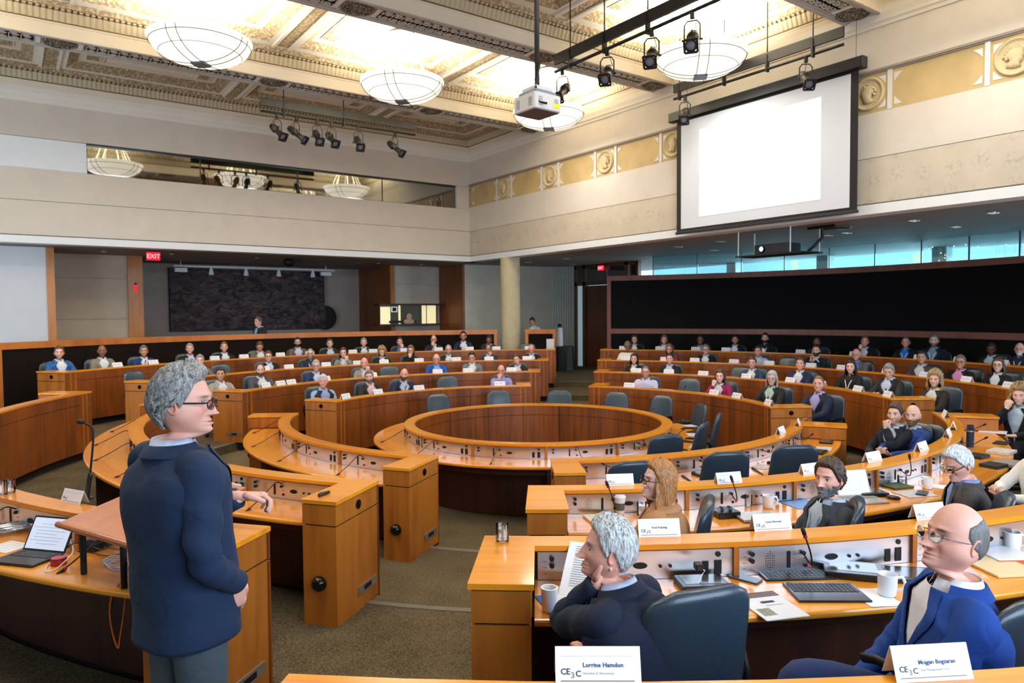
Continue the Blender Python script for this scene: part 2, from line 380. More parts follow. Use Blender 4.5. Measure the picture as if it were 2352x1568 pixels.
mb.b2((WXS[0]-.1, YW+.4, WZ0-.3), (WXS[0]-.05, YW+3.2, WZ1+.3)); mb.b2((WXS[4]+.3, YW+.4, WZ0-.3), (WXS[4]+.35, YW+3.2, WZ1+.3))
structure(mb, 'wall_control_room', mat('control_room', (92, 88, 72), .8))
area_light('control_room_lamp', (-.2, YW+1.7, WZ1+.25), 2.2, 26, (1, .85, .6), (-.2, YW+1.7, 5))
t = thing('window_panel', 'orange lit picture behind the second control room window', 'picture', (-1.1, YW+3.18, WZ0))
MB().b2((-1.75, YW+3.14, WZ0+.02), (-.6, YW+3.19, WZ1+.3)).build('board', mat('orange_picture', (216, 110, 40), .6, emit=(216, 104, 40), es=.5), t)
# --- white fascia below both walls
mb = MB()
mb.b2((XW-.02, YR0, ZF0), (XW+.4, YW+.4, ZF1-.02)); mb.b2((XL0, YW-.02, ZF0), (XW+.4, YW+.4, ZF1-.02))
structure(mb, 'trim_14', PWHITE)
# --- lower ceilings of the side bays
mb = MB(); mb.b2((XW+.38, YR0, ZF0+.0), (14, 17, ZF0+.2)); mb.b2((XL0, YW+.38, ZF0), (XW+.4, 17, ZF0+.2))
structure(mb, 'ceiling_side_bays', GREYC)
# --- walls behind the left bay
mb = MB(); mb.b2((XL0, 11.5, .3), (-5.52, 11.8, ZF0)); structure(mb, 'wall_bay_white', plaster('plaster_bluewhite', (214, 216, 220), .03))
mb = MB(); mb.b2((-5.52, 11.46, .3), (-5.36, 13.2, ZF0)); structure(mb, 'trim_15', WO)
mb = MB()
for z0, z1 in ((.3, 2.38), (2.39, 3.45), (3.46, ZF0)): mb.b2((-5.36, 13.2, z0), (-3.6, 13.5, z1))
mb.b2((-5.36, 13.25, .3), (-3.6, 13.5, ZF0)); structure(mb, 'wall_bay_beige', PDIM)
mb = MB(); mb.b2((-3.64, 13.1, .3), (-3.28, 15.8, ZF0)); structure(mb, 'trim_16', WO)
mb = MB()
for z0, z1 in ((.3, 2.38), (2.39, ZF0)): mb.b2((-3.4, 15.8, z0), (4.3, 16.1, z1))
mb.b2((-3.4, 15.85, .3), (4.3, 16.1, ZF0)); structure(mb, 'wall_bay_art', plaster('plaster_grey', (176, 164, 154), .05))
def wpan(name, a, b):
    mb = MB(); zs = (.3, 2.38, 3.45, ZF0)
    for i in range(3): mb.b2((a[0], a[1], zs[i]+.004), (b[0], b[1], zs[i+1]-.004))
    mb.b2((min(a[0],b[0])+.02, min(a[1],b[1])+.02, .3), (max(a[0],b[0])-.02, max(a[1],b[1])-.02, ZF0)); return structure(mb, name, WW)
wpan('wall_wood_deep', (4.1, 13.3), (4.26, 15.8))
mb = MB()
for z0, z1 in ((.3, 2.38), (2.39, 3.45), (3.46, ZF0)): mb.b2((4.2, 13.25, z0), (6.0, 13.5, z1))
mb.b2((4.2, 13.3, .3), (6.0, 13.5, ZF0)); structure(mb, 'wall_bay_pale', plaster('plaster_pale', (206, 196, 180), .06))
mb = MB(); mb.b2((4.1, 13.2, .3), (4.24, 13.3, ZF0)); structure(mb, 'trim_17', WO)
wpan('wall_wood_near', (5.96, 11.7), (6.1, 13.3))
mb = MB()
dd = Vector((9.34-6.05, 11.17-11.68, 0)); ang = math.atan2(dd.y, dd.x)
for z0, z1 in ((.3, 2.38), (2.39, 3.45), (3.46, ZF0)):
    mb.box(((6.05+9.34)/2, (11.68+11.17)/2+.1, (z0+z1)/2), (dd.length, .2, z1-z0), ang)
mb.box(((6.05+9.34)/2, (11.68+11.17)/2+.13, 2.2), (dd.length, .2, 3.7), ang); structure(mb, 'wall_bay_corner', plaster('plaster_corner', (196, 190, 176), .06))
mb = MB()
for k in range(9): mb.box((9.36+.058*k, 11.16-.062*k, 2.2), (.075, .06, 3.74), -.8)
mb.box((9.65, 10.95, 2.2), (.8, .05, 3.74), -.82)
structure(mb, 'wall_curtain', plaster('slatted_panel', (172, 178, 170), .03))
# --- door wall (x = 9.88), glass side light and transom
DFR = wood('door_frame_wood', (74, 34, 14), (102, 52, 24), .45, 'p', .2)
mb = MB(); X = 9.88
for a, b, z0, z1 in ((10.55, 10.44, .6, ZF0), (10.13, 9.98, .6, ZF0), (8.1, 7.95, .6, ZF0), (10.55, 7.5, 3.38, 3.5), (10.55, 7.5, ZF0-.1, ZF0), (7.6, 7.5, 3.4, ZF0), (9.0,8.95,3.5,ZF0)):
    mb.b2((X-.06, b, z0), (X+.08, a, z1))
structure(mb, 'door_1_frame', DFR)
mb = MB(); mb.b2((X, 10.13, .6), (X+.02, 10.44, 3.38)); structure(mb, 'window_10', mat('frosted', (176, 206, 214), .4, emit=(170, 205, 215), es=.35))
mb = MB(); mb.b2((X, 7.6, 3.5), (X+.015, 10.44, ZF0-.1)); structure(mb, 'window_11', glassy('glass_transom', (214, 230, 232), .08))
t = thing('door_1', 'brown wooden door with a long steel pull beside the black board', 'door', (X, 9.98, .6)); t['kind'] = 'structure'
MB().b2((X-.02, 8.1, .61), (X+.04, 9.97, 3.37)).build('leaf', DFR, t)
MB().tube([(X-.1, 8.75, 1.2), (X-.1, 8.75, 2.35)], .016, 8).build('handle', ALU, t, True)
# rooms seen through glass: foyer, its walls emitting a glow in place of daylight
mb = MB(); mb.b2((9.3, 11.3, .6), (16, 11.4, 5)); mb.b2((15.8, -9, .6), (16, 11.4, 7)); structure(mb, 'wall_foyer', mat('foyer_wall_glowing', (206, 224, 230), .8, emit=(176, 214, 230), es=1.3))
area_light('foyer_daylight', (14.6, 2.0, 3.9), 9, 480, (.74, .9, 1.0), (11.5, 2.0, 2.5), 2.0)
# --- curved glass above the black board
def arcwall(r, t_, z0, z1, a0, a1, n=None): return MB().arc(r, r+t_, z0, z1, a0, a1, n)
GLB = glassy('glass_foyer', (196, 226, 232), .05)
a = 34.0; i = 0
GA = [34.2, 27.6, 21.2, 15.2, 9.2, 3.4, -2.2, -7.6, -13.0, -19, -25]
for i in range(len(GA)-1):
    structure(arcwall(10.94, .012, 3.3, ZF0, GA[i]-.08, GA[i+1]+.08, 4), 'window_%d' % (20+i), GLB)
mb = MB()
for a in GA: mb.arc(10.93, 10.96, 3.3, ZF0, a-.07, a+.07, 1)
structure(mb, 'trim_18', mat('glass_joint', (70, 110, 120), .3))
mb = MB(); mb.arc(10.9, 11.1, .6, 3.32, 34.2, -25, 30); structure(mb, 'wall_behind_board', mat('dark_wall', (60, 60, 60), .8))
# foyer pillars and beams visible through the glass
mb = MB()
for px_, py_ in ((13.2, 6.4), (13.2, 3.2), (13.2, 0.0), (13.2, -3.4)): mb.b2((px_, py_, .6), (px_+.35, py_+.35, 6.5))
mb.b2((13.1, -8, 4.3), (13.5, 10, 4.7))
structure(mb, 'wall_foyer_frames', mat('foyer_frame', (206, 214, 216), .6))
LAMPW = emitter('lamp_white', (255, 250, 235), 3.0)
for (x, y, lb) in ((1825, 605, 'tall lit lantern behind the glass, under the dark projector shelf'), (2107, 588, 'tall lit lantern behind the glass, right part of the foyer')):
    P = at_r(x, y, 11.9); t = thing('foyer_lantern', lb, 'lamp', (P[0], P[1], 3.2), 0, 'tall lanterns in the foyer')
    MB().rbox((P[0], P[1], 3.55), (.16, .16, .62), .03).build('shade', emitter('lantern', (255, 244, 214), 2.2), t); MB().b2((P[0]-.01, P[1]-.01, 3.2), (P[0]+.01, P[1]+.01, 3.25)).build('stem', ALU, t)
# --- ends of the hall behind the camera: tall windows
mb = MB(); 
for k in range(9): mb.b2((-13+2.4*k, -12.1, .6), (-12.4+2.4*k, -11.9, 7.3))
mb.b2((-13, -12.1, 5.4), (8, -11.9, 8)); mb.b2((-13, -12.1, -.1), (8, -11.9, 1.3)); structure(mb, 'wall_back', PCREAM)
mb = MB()
for k in range(9): mb.b2((-13.1, -12+2.6*k, .6), (-12.9, -11.2+2.6*k, 7.3))
mb.b2((-13.1, -12, 5.4), (-12.9, 11, 8)); structure(mb, 'wall_side', PCREAM)
# --- column
t = MB()
cx, cy = 5.72, 8.66
t.cyl((cx, cy, RZ[4]), .285, ZF0-RZ[4]+.0, 40); structure(t, 'column', plaster('column_stone', (196, 184, 150), .07, 5), True, ang=40)
# ------------------------------------------------------------------ coffered ceiling
CRM = plaster('ceiling_cream', (226, 214, 194), .03)
CWH = plaster('ceiling_white', (232, 226, 214), .02)
GOLD = None
def ornament(name, c1, c2, sc=26, bump=1.0):
    m, t, b = nt(name); L = t.links; g = t.nodes.new('ShaderNodeNewGeometry')
    v = t.nodes.new('ShaderNodeTexVoronoi'); v.inputs['Scale'].default_value = sc; v.feature = 'SMOOTH_F1'; L.new(g.outputs['Position'], v.inputs['Vector'])
    n = t.nodes.new('ShaderNodeTexNoise'); n.inputs['Scale'].default_value = sc*1.3; n.inputs['Detail'].default_value = 3; L.new(g.outputs['Position'], n.inputs['Vector'])
    a = t.nodes.new('ShaderNodeMath'); a.operation = 'ADD'; L.new(v.outputs['Distance'], a.inputs[0]); L.new(n.outputs['Fac'], a.inputs[1])
    r = t.nodes.new('ShaderNodeValToRGB'); r.color_ramp.elements[0].position = .55; r.color_ramp.elements[1].position = 1.05
    r.color_ramp.elements[0].color = lin(c2); r.color_ramp.elements[1].color = lin(c1); L.new(a.outputs[0], r.inputs['Fac']); L.new(r.outputs[0], b.inputs['Base Color'])
    bp = t.nodes.new('ShaderNodeBump'); bp.invert = True; bp.inputs['Strength'].default_value = bump; bp.inputs['Distance'].default_value = .03; L.new(a.outputs[0], bp.inputs['Height']); L.new(bp.outputs[0], b.inputs['Normal'])
    b.inputs['Roughness'].default_value = .7; MATS[name] = m; return m
ORN = ornament('gilded_ornament', (160, 138, 104), (214, 200, 172), 17)
ORNF = ornament('antique_ornament', (92, 80, 64), (190, 180, 160), 34)
FLUT = mat('flute', (196, 182, 152), .7); FLD = mat('flute_dark', (112, 88, 54), .8)
KEY = mat('greek_key', (208, 200, 184), .7); KEYB = mat('greek_key_ground', (92, 82, 68), .8)
BEAMS = [6.85, 2.49, -1.90, -6.3]; BW_ = .31; ZS = 7.33; ZM = 7.87; ZPN = 7.935
XG = [-9.17, -5.40, -1.63, 2.13]      # cross ribs
XEND = XW
def flutes(name, mk, L0, L1, z0=7.585, z1=7.745, d=.075):
    """corrugated strip between two ends; mk(s, out, z) -> point"""
    n = int(abs(L1-L0)/.092); pts0, pts1 = [], []
    for i in range(n*4+1):
        s = L0 + (L1-L0)*i/(n*4); q = (.0, .022, .026, .022)[i % 4]
        pts0.append(mk(s, .012+q, z0)); pts1.append(mk(s, d+q, z1))
    b = MB(); b.loft([pts0, pts1], False, False); return b
def strip(mk, L0, L1, prof):
    """extrude a profile [(out, z)...] along a line"""
    return MB().loft([[mk(L0, o, z) for o, z in prof], [mk(L1, o, z) for o, z in prof]], False, False)
def cornice(idx, mk, L0, L1, inner):
    cream, flu, fd, orn = MB(), MB(), MB(), MB()
    def ad(dst, src): dst.add(src.v, src.f)
    ad(cream, strip(mk, L0, L1, [(.006, ZS-.02), (.006, 7.53), (.02, 7.54), (.02, 7.565), (.012, 7.57)]))
    ad(fd, strip(mk, L0, L1, [(.014, 7.566), (.03, 7.585), (.0, 7.586), (.0, 7.60), (.06, 7.74)]))
    ad(flu, flutes('f', mk, L0, L1))
    # dentils
    n = int(abs(L1-L0)/.092)
    for i in range(n):
        s = L0 + (L1-L0)*(i+.5)/n; h = .026*(1 if L1 > L0 else -1)
        P = [mk(s-h, .075, 7.757), mk(s+h, .075, 7.757), mk(s+h, .125, 7.757), mk(s-h, .125, 7.757)]
        Q = [mk(s-h, .075, 7.785), mk(s+h, .075, 7.785), mk(s+h, .125, 7.785), mk(s-h, .125, 7.785)]
        flu.loft([P, Q])
    ad(fd, strip(mk, L0, L1, [(.07, 7.745), (.085, 7.79)]))
    ad(orn, strip(mk, L0, L1, [(.09, 7.785), (.15, 7.79), (.16, 7.80), (.215, 7.855), (.215, 7.872)]))
    structure(cream, 'trim_%d' % idx, CRM); structure(fd, 'trim_%d' % (idx+1), FLD); structure(flu, 'trim_%d' % (idx+2), FLUT); structure(orn, 'trim_%d' % (idx+3), ORN)
idx = 100
for bi, yb in enumerate(BEAMS):
    for sg in (-1, 1):
        if sg == 1 and bi == 0: pass
        yf = yb + sg*BW_
        cornice(idx, lambda s, o, z, yf=yf, sg=sg: (s, yf+sg*o, z), -10.5, XEND, None); idx += 4
# along the two walls the cornice continues (its lowest member is a white coved band)
def wallmk(axis):
    if axis == 'y': return lambda s, o, z: (s, YW-o-.06, z)
    return lambda s, o, z: (XW-o-.06, s, z)
cornice(idx, wallmk('y'), -10.5, XEND, None); idx += 4
ys = [YW] + [v for b in BEAMS for v in (b+BW_, b-BW_)]
for i in range(0, len(ys)-1, 2):
    cornice(idx, wallmk('x'), ys[i], ys[i+1], None); idx += 4
mb = MB()
pr = [(0, ZC0-.02), (.02, ZC0-.02), (.025, ZC0+.03), (.05, ZC0+.06), (.05, ZC0+.1), (.07, ZC0+.18), (.07, ZS), (.06, ZS+.25)]
mb.loft([[(s, YW-o, z) for o, z in pr] for s in (-10.5, XW)], False, False)
mb.loft([[(XW-o, s, z) for o, z in pr] for s in (YW, -12)], False, False)
structure(mb, 'trim_20', CWH)
# flat margins round the coffers (level ZM): one plate per bay with openings
def frame_plate(b, x0, x1, y0, y1, hx0, hx1, hy0, hy1, z, t=.03):
    for A, B in (((x0, y0), (hx0, y1)), ((hx1, y0), (x1, y1)), ((hx0, y0), (hx1, hy0)), ((hx0, hy1), (hx1, y1))):
        if B[0]-A[0] > 1e-4 and B[1]-A[1] > 1e-4: b.b2((A[0], A[1], z), (B[0], B[1], z+t))
marg, orn1, step, panel, ribs_, orn2, dark = MB(), MB(), MB(), MB(), MB(), MB(), MB()
cells = []
bays = [(7.16+.0, YW)] + [(BEAMS[i+1]+BW_, BEAMS[i]-BW_) for i in range(3)]
XS = [-9.17-3.77] + XG + [XW]
for (y0, y1) in bays:
    for i in range(len(XS)-1):
        x0, x1 = XS[i], XS[i+1]
        ex0, ex1 = x0+.30, x1-(.30 if i < len(XS)-2 else .42)
        ey0, ey1 = y0+.42, y1-.42
        frame_plate(marg, x0, x1, y0, y1, ex0, ex1, ey0, ey1, ZM)
        # ornamented slope up from the margin
        A = [(ex0, ey0), (ex1, ey0), (ex1, ey1), (ex0, ey1)]
        def rect(ins, z): return [(ex0+ins, ey0+ins, z), (ex1-ins, ey0+ins, z), (ex1-ins, ey1-ins, z), (ex0+ins, ey1-ins, z)]
        orn1.loft([rect(0, ZM), rect(.02, ZM+.01), rect(.17, ZM+.11), rect(.2, ZM+.13)], False)
        step.loft([rect(.2, ZM+.13), rect(.2, ZM+.155), rect(.26, ZM+.155)], False)
        # end strips of ornament and the plain panel with its raised ridge
        q = .26; zz = ZM+.155; e = .42
        px0, px1 = ex0+q+e, ex1-q-e; py0, py1 = ey0+q, ey1-q
        for a, b in ((ex0+q, px0), (px1, ex1-q)):
            step.b2((a, py0, zz), (b, py1, zz+.02))
            ribs_.b2((a+.06, py0+.1, zz-.02), (b-.06, py1-.1, zz+.001))
            orn2.b2((a+.09, py0+.13, zz-.026), (b-.09, py1-.13, zz-.019))
        panel.b2((px0, py0, ZPN+.12), (px1, py1, ZPN+.14))
        for a, b in (((px0, py0), (px0+.02, py1)), ((px1-.02, py0), (px1, py1)), ((px0, py0), (px1, py0+.02)), ((px0, py1-.02), (px1, py1))):
            step.b2((a[0], a[1], zz), (b[0], b[1], ZPN+.13))
        cells.append(((px0+px1)/2, (py0+py1)/2, px0, px1, py0, py1))
        # sunk ornament along the cross rib
        if i > 0:
            for s_ in (-1, 1): ribs_.b2((x0+s_*.16-.03, y0+.24, ZM-.035), (x0+s_*.16+.03, y1-.24, ZM))
            orn2.b2((x0-.13, y0+.3, ZM-.006), (x0+.13, y1-.3, ZM+.001))
structure(marg, 'ceiling', CWH); structure(orn1, 'trim_21', ORN); structure(step, 'trim_22', CRM); structure(panel, 'ceiling_panels', CWH); structure(ribs_, 'trim_23', CWH); structure(orn2, 'trim_24', ORN)
mb = MB(); mb.b2((-12.9, -12, ZPN+.25), (XW+.4, YW+.4, ZPN+.35)); mb.b2((-12.9, -12, ZM), (XW, BEAMS[3]-BW_, ZM+.03)); structure(mb, 'ceiling_slab', CWH)
# beam soffits with Greek key panels and rosettes
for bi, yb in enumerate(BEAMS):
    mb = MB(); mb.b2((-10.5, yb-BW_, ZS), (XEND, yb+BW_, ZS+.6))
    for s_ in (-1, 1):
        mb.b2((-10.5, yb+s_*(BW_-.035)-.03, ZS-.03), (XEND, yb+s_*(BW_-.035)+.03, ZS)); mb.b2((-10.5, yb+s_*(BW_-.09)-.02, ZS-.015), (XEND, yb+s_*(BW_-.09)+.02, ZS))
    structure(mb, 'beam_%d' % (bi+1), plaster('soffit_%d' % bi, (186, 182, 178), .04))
    kb, kk, rs, bd = MB(), MB(), MB(), MB()
    xr = XG + [XEND-.36]
    for s_ in (-1, 1): kk.b2((-10.5, yb+s_*.185-.008, ZS-.012), (XEND, yb+s_*.185+.008, ZS))
    for i in range(len(xr)):
        xc = xr[i]
        for s_ in (-1, 1): bd.b2((xc+s_*.32-.035, yb-.19, ZS-.012), (xc+s_*.32+.035, yb+.19, ZS))
        M_ = Matrix.Rotation(PI, 3, 'X')
        rs.lathe((xc, yb, ZS), [(.27, 0), (.265, .02), (.235, .03), (.22, .012), (.16, .012), (.15, .03), (.125, .035), (.11, .015), (.085, .02), (.07, .045), (.03, .055), (.002, .055)], 28, M_)
        for k in range(8):
            a = 2*PI*k/8; rs.ell((xc+.19*math.cos(a), yb+.19*math.sin(a), ZS-.015), (.03, .03, .02), 8, 5)
        if i+1 < len(xr): a, b = xr[i]+.38, xr[i+1]-.38
        else: continue
        kb.b2((a, yb-.165, ZS-.002), (b, yb+.165, ZS))
        n = int((b-a)/.17); st = (b-a-.04)/n
        for row in (-1, 1):
            yc = yb + row*.078
            for k in range(n):
                x0 = a+.02+st*k; w = st*.86; h = .062; T = .018
                def bar(u0, u1, v0, v1): kk.b2((x0+u0*w, yc+row*(v0*2-1)*h, ZS-.02), (x0+u1*w, yc+row*(v1*2-1)*h, ZS-.001))
                bar(0, .12, 0, 1); bar(0, 1, .86, 1); bar(.86, 1, .1, 1); bar(.3, 1, .1, .25); bar(.3, .42, .1, .62); bar(.3, .68, .5, .64)
            kk.b2((a, yb-.006, ZS-.02), (b, yb+.006, ZS-.001))
    structure(kb, 'trim_%d' % (30+bi), KEYB); structure(kk, 'trim_%d' % (40+bi), KEY); structure(bd, 'trim_%d' % (50+bi), CWH); structure(rs, 'trim_%d' % (60+bi), ORNF, True)
# recessed spot pairs in the coffer panels
DLR = mat('downlight_ring', (170, 160, 140), .3, .6); DLE = emitter('downlight_glow', (255, 244, 220), 2.0)
dn = 0
def downlight(x, y, z, r=.075, pair=True, label='', group='', on=True, glow=None):
    t = thing('downlight', label, 'downlight', (x, y, z), 0, group)
    b = MB(); e = MB()
    for s_ in ((-.07, .07) if pair else (0,)):
        b.lathe((x+s_, y, z), [(r*.62, .002), (r*.66, -.012), (r*.95, -.012), (r, 0)], 14); e.cyl((x+s_, y, z-.004), r*.6, .003, 14)
    b.build('ring', DLR, t); e.build('lamp', glow or DLE, t)
    return t
for (cx_, cy_, x0, x1, y0, y1) in cells:
    if -6.9 < cx_ and cy_ > -3:
        for yy in ((y0+.5, y1-.45) if cy_ < 7.5 else (cy_-.1,)):
            for xx in (x0+.35, x1-.35):
                downlight(xx, yy, ZPN+.12, .06, True, 'small recessed spot pair in a white ceiling coffer', 'recessed spots in the ceiling coffers')
# ------------------------------------------------------------------ bowl pendants
def bowl_mat():
    m, t, b = nt('bowl_glass'); b.inputs['Base Color'].default_value = lin((250, 246, 236)); b.inputs['Roughness'].default_value = .35
    b.inputs['Emission Color'].default_value = lin((255, 246, 224)); b.inputs['Emission Strength'].default_value = 1.25; return m
BOWL = bowl_mat(); IRON = mat('bowl_iron', (96, 84, 62), .5, .3)
def pendant():
    t = thing('bowl_pendant', '', 'pendant lamp', (0, 0, 0), 0, 'alabaster bowl pendants')
    Rb = .80; prof = [(.13, -.36)]
    for k in range(1, 13):
        a = k/12*PI/2; prof.append((Rb*math.sin(a)**.9, -.36*math.cos(a)))
    prof += [(Rb+.03, .01), (Rb+.03, .03), (Rb-.01, .03)] + [(Rb*math.sin(k/12*PI/2)**.9-.012, -.35*math.cos(k/12*PI/2)) for k in range(11, 0, -1)]
    MB().lathe((0, 0, 0), prof, 48).build('bowl', BOWL, t, True)
    fr = MB()
    for rr, zz in ((Rb*.985, -.07), (Rb*.80, -.215)):
        fr.tube([((rr+.012)*math.cos(2*PI*k/48), (rr+.012)*math.sin(2*PI*k/48), zz) for k in range(49)], .007, 5)
    for a in range(4):
        for s_ in (-.085, .085):
            P = []
            for k in range(13):
                u = k/12*PI/2; r_ = Rb*math.sin(u)**.9+.012; z = -.372*math.cos(u)
                if r_ > abs(s_): P.append(Matrix.Rotation(a*PI/2+PI/4, 3, 'Z') @ Vector((math.sqrt(r_*r_-s_*s_), s_, z)))
            if len(P) > 2: fr.tube(P, .007, 5)
    fr.build('cage', IRON, t)
    MB().box((0, 0, -.375), (.24, .24, .035), PI/4).build('boss', mat('boss_metal', (80, 90, 110), .35, .5), t)
    rd = MB()
    for a in range(4):
        for s_ in (-.085, .085):
            p = Matrix.Rotation(a*PI/2+PI/4, 3, 'Z') @ Vector((.30, s_, 0)); q = Matrix.Rotation(a*PI/2+PI/4, 3, 'Z') @ Vector((.16, s_*.8, 0))
            rd.tube([(p.x*1.8, p.y*1.8, -.02), (q.x, q.y, .90)], .010, 6)
    rd.build('rods', mat('rod_white', (236, 230, 214), .4), t)
    MB().lathe((0, 0, .875), [(.02, 0), (.2, .0), (.27, .03), (.27, .07), (.2, .1), (.02, .1)], 28).build('canopy', mat('canopy_white', (244, 240, 230), .5), t, True)
    return t
PX = [-7.28, -3.52, .25, 4.0]; PYs = [4.67, .30, -4.1]
pl = {(1, 0): 'largest bowl pendant, over the left part of the hall', (2, 0): 'bowl pendant hanging mid hall over the central round table', (3, 0): 'smallest bowl pendant, half hidden behind the white projector', (3, 1): 'bowl pendant right of the lighting bar, above the projection screen'}
P0 = pendant(); first = True
for j, y in enumerate(PYs):
    for i, x in enumerate(PX):
        lab = pl.get((i, j), None)
        if j == 1 and i in (1, 2): continue
        z = 7.07
        if lab is None: lab = 'bowl pendant outside the picture behind the visible ones'
        if lab:
            if first: o = P0; o.location = (x, y, z); o['label'] = lab; first = False
            else: o = dup(P0, (x, y, z), 0, lab)
        ld = bpy.data.lights.new('bowl_uplight', 'AREA'); ld.shape = 'DISK'; ld.size = 1.3; ld.energy = 330 if j < 2 else 170; ld.color = (1, .94, .78); ld.spread = R_(146)
        lo = bpy.data.objects.new('bowl_uplight', ld); COL.objects.link(lo); lo.location = (x, y, z+.02); lo.rotation_euler = (PI, 0, 0)
        ld = bpy.data.lights.new('bowl_downlight', 'AREA'); ld.shape = 'DISK'; ld.size = 1.4; ld.energy = 60; ld.color = (1, .96, .88)
        lo = bpy.data.objects.new('bowl_downlight', ld); COL.objects.link(lo); lo.location = (x, y, z-.45)
# ------------------------------------------------------------------ ring tables
GAPM = mat('seam_dark', (24, 10, 4), .8)
REDL = emitter('red_light', (255, 50, 80), 1.3)
SIDES = {'near_right': (-135, -45), 'far_right': (-45, 45), 'far_left': (45, 135), 'near_left': (135, 225)}
HW = {-135: .62, 225: .62, 45: .62, -45: .76, 135: .76}
def pol(r, a, z): return (r*math.cos(R_(a)), r*math.sin(R_(a)), z)
def control(parent, rp, a0, a1, z0, z1, detail):
    """stainless panel facing outward with its controls; angles in degrees, left to right as seen by the person seated there"""
    mb = MB(); mb.arc(rp-.004, rp+.004, z0, z1, a0, a1, 5)
    p = mb.build('control_panel', STEEL, parent)
    w = R_(abs(a1-a0))*rp; zc = (z0+z1)/2
    bl = MB(); parts = []
    def cut(nm):
        nonlocal bl
        if bl.v: bl.build(nm, BLK, p)
        bl = MB()
    def P(s, z, o=.005): a = a0 + math.degrees(s/rp); return pol(rp+o, a, z)
    def rect(s, z, dw, dh, o=.008):
        a = math.degrees(dw/2/rp); c = a0+math.degrees(s/rp); bl.arc(rp+.003, rp+o, z-dh/2, z+dh/2, c-a, c+a, 1)
    def disc(s, z, r, o=.008, ry=None, n=12, dst=None):
        d = dst or bl; ry = ry or r
        d.loft([[P(s+r*math.cos(2*PI*k/n), z+ry*math.sin(2*PI*k/n), oo) for k in range(n)] for oo in (.003, o)])
    disc(.07, zc+.04, .012, .022); cut('knob'); disc(.07, zc+.005, .012, .022); cut('knob'); rect(.27, zc, .016, .085); cut('fader')
    disc(.36, zc-.035, .010, .01); cut('button'); disc(w*.52, zc-.002, .036, .007, .016, 18); cut('name_plate')
    rect(w-.14, zc-.02, .032, .065); cut('outlet'); rect(w-.075, zc-.02, .036, .07); cut('outlet'); disc(w-.075, zc+.045, .014, .008); cut('round_port')
    if detail > 1:
        for i in range(-4, 5):
            m_ = 2 if abs(i) < 3 else (1 if abs(i) == 3 else 0)
            for j in range(-m_, m_+1): disc(.17+j*.011, zc-.002+i*.0115, .0028, .005, None, 6)
        cut('speaker_grille')
        for k in range(3): rect(.035, zc+.022-.03*k, .018, .0015, .005)
        for k in range(5): rect(.30, zc+.035-.015*k, .014, .001, .005)
        rect(.36, zc+.0, .018, .004, .005); cut('scale_marks')
        disc(w*.52+.1, zc-.005, .008, .012); cut('jack'); disc(w*.52+.15, zc-.005, .008, .012); cut('jack')
    cut('jack')
    if detail:
        rd = MB(); disc(.385, zc-.036, .0065, .011, None, 12, rd); rd.build('status_light', REDL, p)
    return p
def end_post(t, r, a0, a1, H, zf, aisle_a, detail, zlow):
    """squared-off pedestal closing a desk: cap, top band, body"""
    cap = MB().arc(r-.004, r+.644, H-.026, H, a0, a1, 3); cap.build('end_cap', WT, t)
    am = .16/ r
    b = MB(); b.arc(r, r+.636, H-.172, H-.034, a0+.1, a1-.1, 3); b.arc(r, r+.636, zlow, H-.182, a0+.1, a1-.1, 3)
    b.build('end_post', WE, t)
    g = MB(); g.arc(r+.012, r+.624, zlow, H-.02, a0+.25, a1-.25, 3); p = g.build('end_core', GAPM, t)
    # round call speaker and floor light on the aisle side
    sg = 1 if aisle_a > (a0+a1)/2 else -1
    ae = (a1-.1) if sg > 0 else (a0+.1)
    def Q(rr, z, o): x, y, _ = pol(rr, ae, z); tx, ty = -math.sin(R_(ae))*sg, math.cos(R_(ae))*sg; return (x+tx*o, y+ty*o, z)
    d = MB(); n = 20; rm = r+.32
    for rad_, o0, o1 in ((.034, 0, .008), (.012, .008, .014)):
        d.loft([[Q(rm+rad_*math.cos(2*PI*k/n), H-.10+rad_*math.sin(2*PI*k/n), o) for k in range(n)] for o in (o0, o1)])
    d.build('round_socket', BLKG, t)
    z = zf + .14; d = MB()
    d.loft([[Q(rm-.12+u, z+v, o) for u, v in ((-.14, -.032), (.14, -.032), (.14, .032), (-.14, .032))] for o in (0, .008)])
    pl_ = d.build('floor_light', ALU, t)
    d = MB(); d.loft([[Q(rm-.12+u, z+v, o) for u, v in ((-.055, -.017), (.055, -.017), (.055, .017), (-.055, .017))] for o in (.008, .010)]); d.build('light_slot', BLK, pl_)
    if detail:
        am = (a0+a1)/2; x, y, _ = pol(r+.636, am, 0)
        M_ = Matrix.Rotation(R_(am), 3, 'Z') @ Matrix.Rotation(PI/2, 3, 'Y')
        MB().lathe((x, y, zf+.30), [(.052, 0), (.055, .008), (.05, .03), (.036, .048), (.018, .058), (.002, .06)], 22, M_).build('floor_lamp_knob', BLKG, t, True)
DESKS = {}
